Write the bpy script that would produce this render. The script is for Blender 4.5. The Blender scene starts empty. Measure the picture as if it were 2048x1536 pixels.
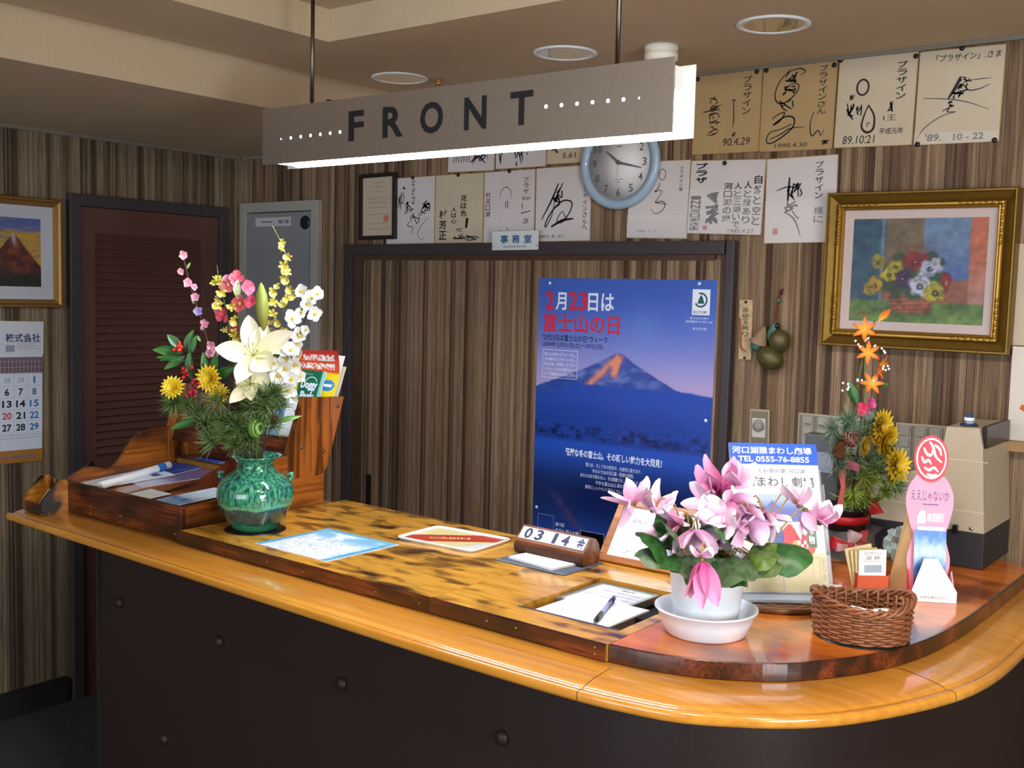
import bpy, bmesh, math, random
import numpy as np
from mathutils import Vector, Matrix, Euler
S = bpy.context.scene
COL = S.collection
random.seed(7)
PI = math.pi

# ------------------------------------------------------------------ camera
EYE = Vector((0, 0, 1.72))
FPX = 2162.5
_p, _r, _y = math.radians(4.786), math.radians(1.4185), math.radians(37.636)
FW = Vector((-math.sin(_y)*math.cos(_p), math.cos(_y)*math.cos(_p), -math.sin(_p)))
_rt = Vector((math.cos(_y), math.sin(_y), 0))
_up = _rt.cross(FW)
RT = _rt*math.cos(_r) + _up*math.sin(_r)
UP = -_rt*math.sin(_r) + _up*math.cos(_r)
cam_d = bpy.data.cameras.new('camera')
cam_d.sensor_width = 36.0
cam_d.sensor_fit = 'HORIZONTAL'
cam_d.lens = FPX/2048*36.0
cam_d.clip_start = 0.05
cam = bpy.data.objects.new('camera', cam_d)
COL.objects.link(cam)
cam.matrix_world = Matrix(((RT.x, UP.x, -FW.x, EYE.x), (RT.y, UP.y, -FW.y, EYE.y), (RT.z, UP.z, -FW.z, EYE.z), (0, 0, 0, 1)))
S.camera = cam

# ------------------------------------------------------------------ world, lights, exposure
W = bpy.data.worlds.new('daylight')
S.world = W
W.use_nodes = True
bg = W.node_tree.nodes['Background']
bg.inputs['Color'].default_value = (0.70, 0.82, 1.0, 1)
bg.inputs['Strength'].default_value = 0.85
S.view_settings.view_transform = 'Standard'
S.view_settings.look = 'None'
S.view_settings.exposure = 0.6
S.view_settings.gamma = 1.0
S.view_settings.use_curve_mapping = False

def area_light(name, loc, aim, sx, sy, power, col):
    d = bpy.data.lights.new(name, 'AREA')
    d.shape = 'RECTANGLE'; d.size = sx; d.size_y = sy; d.energy = power; d.color = col
    o = bpy.data.objects.new(name, d); COL.objects.link(o)
    o.location = loc
    o.rotation_euler = (Vector(aim)-Vector(loc)).to_track_quat('-Z', 'Y').to_euler()
    return o
# daylight through the glazed lobby front behind the camera, and the lobby's ceiling lamps in the coffer
area_light('lobby_window_light', (-1.6, -3.6, 1.4), (-3.4, 2.2, 0.9), 3.0, 1.8, 62, (0.80, 0.89, 1.0))
area_light('entrance_window_light', (1.44, 0.9, 1.30), (-0.85, 1.95, 0.55), 1.4, 1.1, 62, (0.88, 0.94, 1.0))
area_light('lobby_lamp_light', (-0.55, 0.9, 2.52), (-0.75, 1.9, 1.0), 0.30, 0.22, 14, (1.0, 0.93, 0.82))
area_light('lobby_lamp_light', (0.25, 1.1, 2.52), (-0.4, 1.9, 1.0), 0.25, 0.22, 12, (1.0, 0.95, 0.86))

# ------------------------------------------------------------------ geometry from the camera calibration
def ray(px, py):
    return FW + RT*((px-1024)/FPX) + UP*((768-py)/FPX)
def onz(px, py, z):
    d = ray(px, py); return EYE + d*((z-EYE.z)/d.z)
def ony(px, py, y):
    d = ray(px, py); return EYE + d*((y-EYE.y)/d.y)
def onx(px, py, x):
    d = ray(px, py); return EYE + d*((x-EYE.x)/d.x)
XL, YB = -4.087, 3.225          # left wall, back wall
ZC, ZB = 1.0, 1.035             # counter top, raised board top

# ------------------------------------------------------------------ materials
def lin(c):
    if isinstance(c, str):
        c = c.lstrip('#'); c = [int(c[i:i+2], 16)/255 for i in (0, 2, 4)]
    return tuple((x/12.92 if x <= 0.04045 else ((x+0.055)/1.055)**2.4) for x in c[:3])
_M = {}
def nt_new(name):
    m = bpy.data.materials.new(name); m.use_nodes = True
    nt = m.node_tree; b = nt.nodes['Principled BSDF']
    return m, nt, b
def nd(nt, typ, ins=None, **props):
    n = nt.nodes.new(typ)
    for k, v in props.items(): setattr(n, k, v)
    for k, v in (ins or {}).items():
        if isinstance(v, bpy.types.NodeSocket): nt.links.new(v, n.inputs[k])
        else: n.inputs[k].default_value = v
    return n
def ramp(nt, fac, stops, interp='LINEAR'):
    n = nt.nodes.new('ShaderNodeValToRGB'); r = n.color_ramp; r.interpolation = interp
    while len(r.elements) < len(stops): r.elements.new(0.5)
    for e, (p, c) in zip(r.elements, stops):
        e.position = p; e.color = (*lin(c), 1)
    nt.links.new(fac, n.inputs['Fac'])
    return n.outputs['Color']
def mixc(nt, fac, a, b, mode='MIX'):
    n = nt.nodes.new('ShaderNodeMix'); n.data_type = 'RGBA'; n.blend_type = mode
    for k, v in ((0, fac), (6, a), (7, b)):
        if isinstance(v, bpy.types.NodeSocket): nt.links.new(v, n.inputs[k])
        elif k == 0: n.inputs[k].default_value = v
        else: n.inputs[k].default_value = (*lin(v), 1)
    return n.outputs[2]
def bump(nt, b, height, strength=.3, dist=.002):
    n = nd(nt, 'ShaderNodeBump', {'Height': height, 'Strength': strength, 'Distance': dist})
    nt.links.new(n.outputs['Normal'], b.inputs['Normal'])
def mat(name, col=None, rough=.5, metal=0, coat=0, spec=.5, noise=None, trans=0, alpha=1, emit=None, estr=0, subs=0, ior=1.45):
    """plain procedural material; noise=(scale, amount, bump) breaks up the colour"""
    if name in _M: return _M[name]
    m, nt, b = nt_new(name)
    c = lin(col)
    b.inputs['Base Color'].default_value = (*c, 1)
    b.inputs['Roughness'].default_value = rough
    b.inputs['Metallic'].default_value = metal
    b.inputs['Specular IOR Level'].default_value = spec
    b.inputs['Coat Weight'].default_value = coat
    b.inputs['Coat Roughness'].default_value = .06
    b.inputs['IOR'].default_value = ior
    if trans: b.inputs['Transmission Weight'].default_value = trans
    if alpha < 1: b.inputs['Alpha'].default_value = alpha
    if subs:
        b.inputs['Subsurface Weight'].default_value = subs
        b.inputs['Subsurface Radius'].default_value = (.01, .006, .004)
    if emit:
        b.inputs['Emission Color'].default_value = (*lin(emit), 1); b.inputs['Emission Strength'].default_value = estr
    if noise:
        sc, am, bu = noise
        tc = nd(nt, 'ShaderNodeTexCoord')
        n = nd(nt, 'ShaderNodeTexNoise', {'Vector': tc.outputs['Object'], 'Scale': sc, 'Detail': 4.0})
        hs = nd(nt, 'ShaderNodeHueSaturation', {'Color': (*c, 1)})
        mr = nd(nt, 'ShaderNodeMapRange', {'Value': n.outputs['Fac'], 'From Min': .25, 'From Max': .75, 'To Min': 1-am, 'To Max': 1+am})
        nt.links.new(mr.outputs[0], hs.inputs['Value'])
        nt.links.new(hs.outputs[0], b.inputs['Base Color'])
        if bu: bump(nt, b, n.outputs['Fac'], bu, .002)
    _M[name] = m
    return m
def mat_printed(name='printed_ink', rough=.45, coat=0):
    if name in _M: return _M[name]
    m, nt, b = nt_new(name)
    a = nd(nt, 'ShaderNodeVertexColor', layer_name='ink')
    nt.links.new(a.outputs['Color'], b.inputs['Base Color'])
    b.inputs['Roughness'].default_value = rough
    b.inputs['Coat Weight'].default_value = coat
    _M[name] = m
    return m
def mat_stripes(name, axis, lighting_tint=None):
    """irregular vertical strips of the woven wall covering; axis 0 or 1 is the direction along the wall"""
    if name in _M: return _M[name]
    m, nt, b = nt_new(name)
    g = nd(nt, 'ShaderNodeNewGeometry')
    sp = nd(nt, 'ShaderNodeSeparateXYZ', {0: g.outputs['Position']})
    x = sp.outputs[axis]
    v1 = nd(nt, 'ShaderNodeTexVoronoi', {'W': x, 'Scale': 40.0}, voronoi_dimensions='1D')
    v2 = nd(nt, 'ShaderNodeTexVoronoi', {'W': x, 'Scale': 115.0}, voronoi_dimensions='1D')
    s1 = nd(nt, 'ShaderNodeSeparateColor', {0: v1.outputs['Color']})
    s2 = nd(nt, 'ShaderNodeSeparateColor', {0: v2.outputs['Color']})
    c1 = ramp(nt, s1.outputs[0], [(0, '#584737'), (.16, '#9b8a6e'), (.34, '#7d6a53'), (.46, '#a3937a'), (.62, '#5e4837'), (.72, '#8d7c64'), (.84, '#52453b'), (.9, '#ab9a80')], 'CONSTANT')
    c2 = ramp(nt, s2.outputs[1], [(0, '#4c3e33'), (.14, '#a39378'), (.40, '#8a7a63'), (.58, '#6a5340'), (.72, '#b0a088'), (.9, '#50443a')], 'CONSTANT')
    k = mixc(nt, .36, c1, c2)
    # fibre grain, long in z
    mp = nd(nt, 'ShaderNodeMapping', {'Vector': g.outputs['Position'], 'Scale': (420.0, 420.0, 9.0)})
    n = nd(nt, 'ShaderNodeTexNoise', {'Vector': mp.outputs[0], 'Scale': 1.0, 'Detail': 3.0})
    gr = ramp(nt, n.outputs['Fac'], [(.3, '#8c8c8c'), (.7, '#ffffff')])
    k = mixc(nt, .75, k, gr, 'MULTIPLY')
    ed = nd(nt, 'ShaderNodeTexVoronoi', {'W': x, 'Scale': 40.0}, voronoi_dimensions='1D', feature='DISTANCE_TO_EDGE')
    el = ramp(nt, ed.outputs['Distance'], [(0, '#3a3028'), (.05, '#ffffff')])
    k = mixc(nt, .5, k, el, 'MULTIPLY')
    if lighting_tint: k = mixc(nt, 1.0, k, lighting_tint, 'MULTIPLY')
    nt.links.new(k, b.inputs['Base Color'])
    b.inputs['Roughness'].default_value = .75
    b.inputs['Specular IOR Level'].default_value = .25
    bw = nd(nt, 'ShaderNodeMath', {0: n.outputs['Fac'], 1: ed.outputs['Distance']}, operation='ADD')
    bump(nt, b, bw.outputs[0], .35, .0015)
    _M[name] = m
    return m
def hexv(h):
    h = h.lstrip('#'); return [int(h[i:i+2], 16)/255 for i in (0, 2, 4)]
def mat_wood(name, light, mid, dark, scorch=.45, scale=(2.2, 9, 9), grain=(3, 70, 70), coat=.6, rough=.3, blotch=(.42, .62), ring=.5, gain=1.0):
    """lacquered wood in object space: grain along local X, scorched blotches"""
    if name in _M: return _M[name]
    m, nt, b = nt_new(name)
    tc = nd(nt, 'ShaderNodeTexCoord')
    mp = nd(nt, 'ShaderNodeMapping', {'Vector': tc.outputs['Object'], 'Scale': scale})
    n1 = nd(nt, 'ShaderNodeTexNoise', {'Vector': mp.outputs[0], 'Scale': 1.0, 'Detail': 1.6, 'Distortion': .2})
    mg = nd(nt, 'ShaderNodeMapping', {'Vector': tc.outputs['Object'], 'Scale': grain})
    n2 = nd(nt, 'ShaderNodeTexNoise', {'Vector': mg.outputs[0], 'Scale': 1.0, 'Detail': 5.0, 'Distortion': .4})
    base = ramp(nt, n2.outputs['Fac'], [(.3, mid), (.62, light)])
    msk = nd(nt, 'ShaderNodeMapRange', {'Value': n1.outputs['Fac'], 'From Min': blotch[0], 'From Max': blotch[1], 'To Min': 0.0, 'To Max': 1.0})
    mul = nd(nt, 'ShaderNodeMath', {0: msk.outputs[0], 1: scorch*2}, operation='MULTIPLY', use_clamp=True)
    m0 = nd(nt, 'ShaderNodeMapRange', {'Value': n1.outputs['Fac'], 'From Min': blotch[0]-.10, 'From Max': blotch[0]+.07, 'To Min': 0.0, 'To Max': .62*min(1, scorch*2)})
    k = mixc(nt, m0.outputs[0], base, tuple((p_+q_)/2 for p_, q_ in zip(hexv(mid), hexv(dark))))
    k = mixc(nt, mul.outputs[0], k, dark)
    if ring:
        gl = ramp(nt, n2.outputs['Fac'], [(.42, '#5a4030'), (.5, '#ffffff')])
        k = mixc(nt, ring, k, gl, 'MULTIPLY')
    nt.links.new(k, b.inputs['Base Color'])
    b.inputs['Roughness'].default_value = rough
    b.inputs['Coat Weight'].default_value = coat
    b.inputs['Coat Roughness'].default_value = .08
    bump(nt, b, n2.outputs['Fac'], .05, .001)
    _M[name] = m
    return m

# ------------------------------------------------------------------ mesh helpers
class MB:
    """collects shapes for ONE mesh object"""
    def __init__(s): s.v = []; s.f = []; s.sm = []
    def add(s, vs, fs, smooth=False):
        o = len(s.v); s.v += [tuple(a) for a in vs]
        s.f += [tuple(i+o for i in q) for q in fs]; s.sm += [smooth]*len(fs)
        return s
    def box(s, c, d, rot=None, taper=1.0):
        x, y, z = (k/2 for k in d)
        vs = []
        for k in (-1, 1):
            t = taper if k > 0 else 1.0
            for a, b_ in ((-1, -1), (1, -1), (1, 1), (-1, 1)): vs.append(Vector((a*x*t, b_*y*t, k*z)))
        if rot is not None: vs = [rot @ a for a in vs]
        vs = [a+Vector(c) for a in vs]
        return s.add(vs, [(3, 2, 1, 0), (4, 5, 6, 7), (0, 1, 5, 4), (1, 2, 6, 5), (2, 3, 7, 6), (3, 0, 4, 7)])
    def bbox(s, c, d, r=.003, rot=None):
        """box with chamfered vertical and horizontal edges"""
        x, y, z = (k/2 for k in d); r = min(r, x*.9, y*.9, z*.9)
        bm = bmesh.new()
        bmesh.ops.create_cube(bm, size=1.0)
        for q in bm.verts: q.co = Vector((q.co.x*d[0], q.co.y*d[1], q.co.z*d[2]))
        bmesh.ops.bevel(bm, geom=list(bm.edges), offset=r, segments=2, profile=.6, affect='EDGES')
        vs = [q.co.copy() for q in bm.verts]; bm.verts.index_update()
        fs = [[q.index for q in f.verts] for f in bm.faces]
        bm.free()
        if rot is not None: vs = [rot @ a for a in vs]
        return s.add([a+Vector(c) for a in vs], fs)
    def prism(s, pts, axis, a0, a1, smooth=False):
        """2D outline extruded along an axis: 'z' uses (x,y), 'y' uses (x,z), 'x' uses (y,z)"""
        def P(q, h):
            return {'z': (q[0], q[1], h), 'y': (q[0], h, q[1]), 'x': (h, q[0], q[1])}[axis]
        n = len(pts)
        vs = [P(q, a0) for q in pts]+[P(q, a1) for q in pts]
        fs = [tuple(range(n-1, -1, -1)), tuple(range(n, 2*n))]
        s.add(vs, fs); o = len(s.v)-2*n
        for i in range(n):
            j = (i+1) % n
            s.f.append((o+i, o+j, o+n+j, o+n+i)); s.sm.append(smooth)
        return s
    def tube(s, path, r, n=8, cap=True, smooth=True):
        path = [Vector(p) for p in path]; m = len(path)
        rr = r if isinstance(r, (list, tuple)) else [r]*m
        vs = []; up = None
        for i, p in enumerate(path):
            t = (path[min(i+1, m-1)]-path[max(i-1, 0)])
            t = t.normalized() if t.length > 1e-9 else Vector((0, 0, 1))
            if up is None:
                up = t.orthogonal().normalized()
            else:
                up = (up - t*up.dot(t)); up = up.normalized() if up.length > 1e-6 else t.orthogonal().normalized()
            w = t.cross(up)
            for k in range(n):
                a = 2*PI*k/n
                vs.append(p+(up*math.cos(a)+w*math.sin(a))*rr[i])
        fs = []
        for i in range(m-1):
            for k in range(n):
                l = (k+1) % n
                fs.append((i*n+k, i*n+l, (i+1)*n+l, (i+1)*n+k))
        s.add(vs, fs, smooth)
        if cap:
            o = len(s.v)-len(vs)
            s.f.append(tuple(o+k for k in range(n-1, -1, -1))); s.sm.append(False)
            s.f.append(tuple(o+(m-1)*n+k for k in range(n))); s.sm.append(False)
        return s
    def lathe(s, prof, n=32, c=(0, 0, 0), M=None, smooth=True):
        vs = []; m = len(prof)
        for (r, z) in prof:
            for k in range(n):
                a = 2*PI*k/n; vs.append(Vector((r*math.cos(a), r*math.sin(a), z)))
        if M is not None: vs = [M @ a for a in vs]
        vs = [a+Vector(c) for a in vs]
        fs = []
        for i in range(m-1):
            for k in range(n):
                l = (k+1) % n
                fs.append((i*n+k, i*n+l, (i+1)*n+l, (i+1)*n+k))
        s.add(vs, fs, smooth)
        o = len(s.v)-len(vs)
        if prof[0][0] > 1e-5: s.f.append(tuple(o+k for k in range(n-1, -1, -1))); s.sm.append(False)
        if prof[-1][0] > 1e-5: s.f.append(tuple(o+(m-1)*n+k for k in range(n))); s.sm.append(False)
        return s
    def ell(s, c, r, n=12, m=8, M=None):
        prof = [(max(1e-6, math.sin(PI*i/m)), -math.cos(PI*i/m)) for i in range(m+1)]
        r = r if isinstance(r, (list, tuple)) else (r, r, r)
        D = Matrix.Diagonal(r)
        return s.lathe(prof, n, c, (M @ D) if M is not None else D)
    def ribbon(s, L, R, smooth=True):
        n = len(L)
        return s.add(list(L)+list(R), [(i, i+1, n+i+1, n+i) for i in range(n-1)], smooth)
    def grid(s, rows, smooth=True):
        h = len(rows); w = len(rows[0])
        return s.add([p for r in rows for p in r], [(i*w+j, i*w+j+1, (i+1)*w+j+1, (i+1)*w+j) for i in range(h-1) for j in range(w-1)], smooth)
    def xf(s, M):
        s.v = [tuple(M @ Vector(a)) for a in s.v]; return s
    def mesh(s, name):
        me = bpy.data.meshes.new(name)
        me.from_pydata(s.v, [], s.f)
        me.polygons.foreach_set('use_smooth', s.sm)
        me.update()
        return me
    def build(s, name, m, parent=None, **kw):
        o = bpy.data.objects.new(name, s.mesh(name)); COL.objects.link(o)
        if m: o.data.materials.append(m)
        if parent is not None: o.parent = parent
        for k, v in kw.items(): o[k] = v
        return o
def link_mesh(name, me, parent, loc=None, rot=None, scale=None):
    o = bpy.data.objects.new(name, me); COL.objects.link(o); o.parent = parent
    if loc is not None: o.location = loc
    if rot is not None: o.rotation_euler = rot
    if scale is not None: o.scale = scale
    return o
def tag(o, label, cat, group=None):
    o['label'] = label; o['category'] = cat
    if group: o['group'] = group
    return o
def thing(name, label, cat, loc=(0, 0, 0), rot=(0, 0, 0), group=None):
    o = bpy.data.objects.new(name, None); COL.objects.link(o)
    o.empty_display_size = .05
    o.location = loc
    o.rotation_euler = rot if not isinstance(rot, (int, float)) else (0, 0, rot)
    return tag(o, label, cat, group)
def struct(o): o['kind'] = 'structure'; return o
def solidify(o, t):
    m = o.modifiers.new('thickness', 'SOLIDIFY'); m.thickness = t; m.offset = 0; return o
def bez(p0, p1, p2, n=8):
    p0, p1, p2 = Vector(p0), Vector(p1), Vector(p2)
    return [p0*(1-t)**2+p1*2*t*(1-t)+p2*t*t for t in (i/n for i in range(n+1))]
def catmull(pts, n=6):
    P = [Vector(p) for p in pts]; P = [P[0]*2-P[1]]+P+[P[-1]*2-P[-2]]; out = []
    for i in range(1, len(P)-2):
        a, b, c, d = P[i-1:i+3]
        for k in range(n):
            t = k/n
            out.append(.5*((2*b)+(c-a)*t+(2*a-5*b+4*c-d)*t*t+(3*b-a-3*c+d)*t**3))
    out.append(P[-2]); return out

# ---- lettering: text outlines turned into flat mesh, fitted to a box in wall coordinates (x right, z up, -y out)
_TX = {}
def text_verts(body, bold=0.0):
    key = (body, bold)
    if key not in _TX:
        cu = bpy.data.curves.new('lettering', 'FONT'); cu.body = body; cu.resolution_u = 3; cu.offset = bold
        o = bpy.data.objects.new('lettering', cu); COL.objects.link(o)
        me = bpy.data.meshes.new_from_object(o.evaluated_get(bpy.context.evaluated_depsgraph_get()))
        vs = [(q.co.x, q.co.y) for q in me.vertices]; fs = [tuple(p.vertices) for p in me.polygons]
        bpy.data.objects.remove(o); bpy.data.curves.remove(cu); bpy.data.meshes.remove(me)
        _TX[key] = (vs, fs)
    return _TX[key]
def put_text(mb, body, x0, x1, z0, z1, y=-.0006, bold=0.0, slant=0.0, keep=False, flat=False):
    """flat=True lays the text on a table top: (x, y) plane with z=y argument"""
    vs, fs = text_verts(body, bold)
    if not vs: return mb
    ax, bx = min(a for a, _ in vs), max(a for a, _ in vs); az, bz = min(b for _, b in vs), max(b for _, b in vs)
    sx = (x1-x0)/max(bx-ax, 1e-6); sz = (z1-z0)/max(bz-az, 1e-6)
    if keep:
        k = min(sx, sz); x0 = (x0+x1)/2-k*(bx-ax)/2; z0 = (z0+z1)/2-k*(bz-az)/2; sx = sz = k
    out = []
    for a, b in vs:
        X = x0+(a-ax)*sx+slant*(b-az)*sz; Z = z0+(b-az)*sz
        out.append((X, Z, y) if flat else (X, y, Z))
    return mb.add(out, fs)
def put_vtext(mb, body, x, z0, z1, w, y=-.0006, bold=0.0, slant=0.0):
    """vertical writing centred on x from z1 down to z0"""
    n = len(body); h = (z1-z0)/n
    for i, ch in enumerate(body):
        if ch == ' ': continue
        zt = z1-i*h
        put_text(mb, ch, x-w/2, x+w/2, zt-h*.92, zt-h*.08, y, bold, slant)
    return mb
def stroke(mb, pts, w, y=-.0006, n=6, taper=True, flat=False):
    """brush stroke in the wall plane through (x,z) points, w = full width"""
    P = catmull([(a, 0, b) for a, b in pts], n) if len(pts) > 2 else [Vector((a, 0, b)) for a, b in pts]
    L, R = [], []
    m = len(P)
    for i, p in enumerate(P):
        t = (P[min(i+1, m-1)]-P[max(i-1, 0)]); t = t.normalized() if t.length > 0 else Vector((1, 0, 0))
        q = Vector((-t.z, 0, t.x))
        k = w/2*((.55+.45*math.sin(PI*min(1, (i+.6)/m*1.1))) if taper else 1)
        for A, sg in ((L, 1), (R, -1)):
            e = p+q*k*sg
            A.append((e.x, e.z, y) if flat else (e.x, y, e.z))
    return mb.ribbon(L, R, False)
def ring_stroke(mb, cx, cz, rx, rz, w, y=-.0006, a0=0, a1=2*PI, n=24):
    return stroke(mb, [(cx+rx*math.cos(a0+(a1-a0)*i/n), cz+rz*math.sin(a0+(a1-a0)*i/n)) for i in range(n+1)], w, y, 1, False)
def rect_in(mb, x0, x1, z0, z1, y=-.0004, flat=False):
    q = [(x0, z0), (x1, z0), (x1, z1), (x0, z1)]
    return mb.add([(a, b, y) if flat else (a, y, b) for a, b in q], [(0, 1, 2, 3)])
def print_sheet(name, w, h, nx, ny, func, parent, m=None, y=0.0, flat=False, z0=0.0, x0=None, bend=None):
    """sheet whose printed picture is a colour attribute computed from u (right), v (up)"""
    x0 = -w/2 if x0 is None else x0
    u, v = np.meshgrid(np.linspace(0, 1, nx+1), np.linspace(0, 1, ny+1))
    c = np.clip(np.array(func(u, v), dtype=float), 0, 1)           # (3, ny+1, nx+1) sRGB
    c = np.where(c <= .04045, c/12.92, ((c+.055)/1.055)**2.4)
    X = x0+u*w; Z = z0+v*h; Y = np.full_like(X, y)
    if bend is not None: Y = Y+bend(u, v)
    co = np.stack([X, Z, Y] if flat else [X, Y, Z], -1).reshape(-1, 3)
    i = np.arange(nx*ny); r = i//nx; q = i % nx; a = r*(nx+1)+q
    fs = np.stack([a, a+1, a+nx+2, a+nx+1], -1)
    me = bpy.data.meshes.new(name)
    me.from_pydata(co.tolist(), [], fs.tolist())
    at = me.color_attributes.new('ink', 'FLOAT_COLOR', 'POINT')
    at.data.foreach_set('color', np.concatenate([np.moveaxis(c, 0, -1), np.ones(u.shape+(1,))], -1).astype(np.float32).ravel())
    me.materials.append(m or mat_printed())
    o = bpy.data.objects.new(name, me); COL.objects.link(o); o.parent = parent
    return o
def hexa(h):
    h = h.lstrip('#'); return np.array([int(h[i:i+2], 16)/255 for i in (0, 2, 4)])
def cmix(a, b, t):
    return a*(1-t)[None]+b*t[None]
def cfill(u, h): return np.repeat(hexa(h)[:, None, None], u.shape[0], 1).repeat(u.shape[1], 2)
def sstep(a, b, x):
    t = np.clip((x-a)/(b-a), 0, 1); return t*t*(3-2*t)
def vnoise(u, v, s, seed=0):
    rs = np.random.RandomState(seed); g = rs.rand(64, 64)
    x = u*s; y = v*s; i = np.floor(x).astype(int); j = np.floor(y).astype(int); fx = x-i; fy = y-j
    fx = fx*fx*(3-2*fx); fy = fy*fy*(3-2*fy)
    G = lambda a, b: g[a % 64, b % 64]
    return (G(i, j)*(1-fx)+G(i+1, j)*fx)*(1-fy)+(G(i, j+1)*(1-fx)+G(i+1, j+1)*fx)*fy
def fbm(u, v, s, seed=0, o=4):
    return sum(vnoise(u, v, s*2**k, seed+k)*.5**(k+1) for k in range(o))
# ---- placing: four pixel corners TL, TR, BR, BL -> centre, width, height, tilt
def on_back(q, y=YB):
    P = [ony(a, b, y) for a, b in q]
    c = sum(P, Vector())/4; w = ((P[1]-P[0]).length+(P[2]-P[3]).length)/2; h = ((P[0]-P[3]).length+(P[1]-P[2]).length)/2
    d = (P[1]-P[0])+(P[2]-P[3]); return c, w, h, -math.atan2(d.z, d.x)
def on_left(q, x=XL):
    P = [onx(a, b, x) for a, b in q]
    c = sum(P, Vector())/4; w = ((P[1]-P[0]).length+(P[2]-P[3]).length)/2; h = ((P[0]-P[3]).length+(P[1]-P[2]).length)/2
    d = (P[1]-P[0])+(P[2]-P[3]); return c, w, h, -math.atan2(d.z, d.y)
def on_top(q, z):
    """corners: near-left, near-right, far-right, far-left"""
    P = [onz(a, b, z) for a, b in q]
    c = sum(P, Vector())/4; w = ((P[1]-P[0]).length+(P[2]-P[3]).length)/2; h = ((P[0]-P[3]).length+(P[1]-P[2]).length)/2
    d = (P[1]-P[0])+(P[2]-P[3]); return c, w, h, math.atan2(d.y, d.x)
def wall_thing(name, label, cat, c, tilt, wall='back', off=0.0, group=None):
    """Empty on a wall: local x to the right as seen, z up, -y out of the wall"""
    if wall == 'back': M = Matrix.Rotation(tilt, 4, 'Y')
    else: M = Matrix.Rotation(PI/2, 4, 'Z') @ Matrix.Rotation(tilt, 4, 'Y')
    n = Vector((0, -1, 0)) if wall == 'back' else Vector((1, 0, 0))
    return thing(name, label, cat, c+n*off, M.to_euler(), group)
# ================================================================== the room
m_ceil = mat('ceiling_paper', '#bca88c', rough=.85, spec=.2, noise=(140, .05, .25))
m_floor = mat('floor_carpet', '#4b4a4a', rough=.9, spec=.1, noise=(60, .25, .4))
m_wall_back = mat_stripes('striped_wall_covering_back', 0, '#fbe7de')  # same covering on both walls; the warmer tint carries this wall's light
m_wall_left = mat_stripes('striped_wall_covering_left', 1, '#f6f1ea')  # greyer tint puts the different light on this wall into the colour
m_dark_trim = mat('dark_painted_trim', '#3b3436', rough=.45, noise=(30, .08, 0))
m_brown_trim = mat('brown_stained_trim', '#4a3324', rough=.45, noise=(30, .15, 0))

b = MB(); b.box((-1, -.4, -.05), (7, 8, .1)); struct(b.build('floor', m_floor))
b = MB(); b.box((XL-.05, -.4, 1.3), (.1, 8, 2.7)); wall_left = struct(b.build('wall_left', m_wall_left))
b = MB(); b.box((-1, YB+.05, 1.3), (6.4, .1, 2.7)); wall_back = struct(b.build('wall_back', m_wall_back))
b = MB(); b.box((1.55, -.4, 1.3), (.1, 8, 2.7)); struct(b.build('wall_right', mat('plain_wall', '#a89f90', rough=.8)))
XS, ZS, ZM, ZT = -2.885, 2.312, 2.455, 2.55        # soffit edge, soffit, middle ceiling, coffer heights
XF, YF = -2.47, 2.267                              # coffer corner
b = MB(); b.box(((XF+2.2)/2, (YF-4.4)/2, ZT+.05), (2.2-XF, 4.4+YF, .1)); ceil = struct(b.build('ceiling', m_ceil))
b = MB()
b.box(((XL+XS)/2, -.6, (ZS+ZT+.1)/2), (XS-XL, 7.6+.05, ZT+.1-ZS)); b.build('soffit', m_ceil, ceil)
DL = [(-2.66, 2.771), (-1.947, 2.749), (-1.274, 2.757)]      # downlight centres
b = MB()
b.box(((XS+XF)/2, (YF-4.4)/2, (ZM+ZT+.1)/2), (XF-XS, 4.4+YF, ZT+.1-ZM))
b.box(((XF+2.2)/2, YF+.01, (ZM+ZT+.1)/2+.0004), (2.2-XF, .02, ZT+.1-ZM-.0004))
def ceil_quad(x0, x1, y0_, y1_): b.add([(x0, y0_, ZM), (x1, y0_, ZM), (x1, y1_, ZM), (x0, y1_, ZM)], [(3, 2, 1, 0)])
ya, yb_, hr = 2.64, 2.88, .088
ceil_quad(XS, 2.2, YF, ya); ceil_quad(XS, 2.2, yb_, YB)
xs_ = XS
for (cx, cy) in DL:
    ceil_quad(xs_, cx-.12, ya, yb_); xs_ = cx+.12
    ring = [(cx+hr*math.cos(2*PI*i/32), cy+hr*math.sin(2*PI*i/32)) for i in range(32)]
    sq = []
    for i in range(32):
        a_ = 2*PI*i/32; k = max(abs(math.cos(a_)), abs(math.sin(a_)))
        sq.append((cx+.12*math.cos(a_)/k, min(max(cy+.12*math.sin(a_)/k, ya), yb_)))
    # corners of the square tile are exact at 45 degrees
    sq = [(p[0], ya if p[1] < cy-.10 else yb_ if p[1] > cy+.10 else p[1]) for p in sq]
    b.add([(x, y, ZM) for x, y in ring]+[(x, y, ZM) for x, y in sq], [(i, 32+i, 32+(i+1) % 32, (i+1) % 32) for i in range(32)])
ceil_quad(xs_, 2.2, ya, yb_)
b.build('dropped_ceiling', m_ceil, ceil)
# thin shadow-gap mouldings where the wall covering meets the ceiling
m_mould = mat('ceiling_moulding', '#7d7566', rough=.5)
b = MB(); b.box((XL+.006, -.4, ZS-.006), (.012, 7.2, .012)); struct(b.build('trim_1', m_mould))
b = MB(); b.box(((XL+XS)/2, YB-.006, ZS-.006), (XS-XL, .012, .012)); b.box(((XS+2.2)/2, YB-.006, ZM-.006), (2.2-XS, .012, .012)); struct(b.build('trim_2', m_mould))
b = MB(); b.box((XL+.012, -.75, .048), (.024, 6.15, .096)); b.box((XL+.006, -.75, .1), (.012, 6.15, .008)); struct(b.build('baseboard_left', mat('baseboard_vinyl', '#2c2728', rough=.4)))

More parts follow.
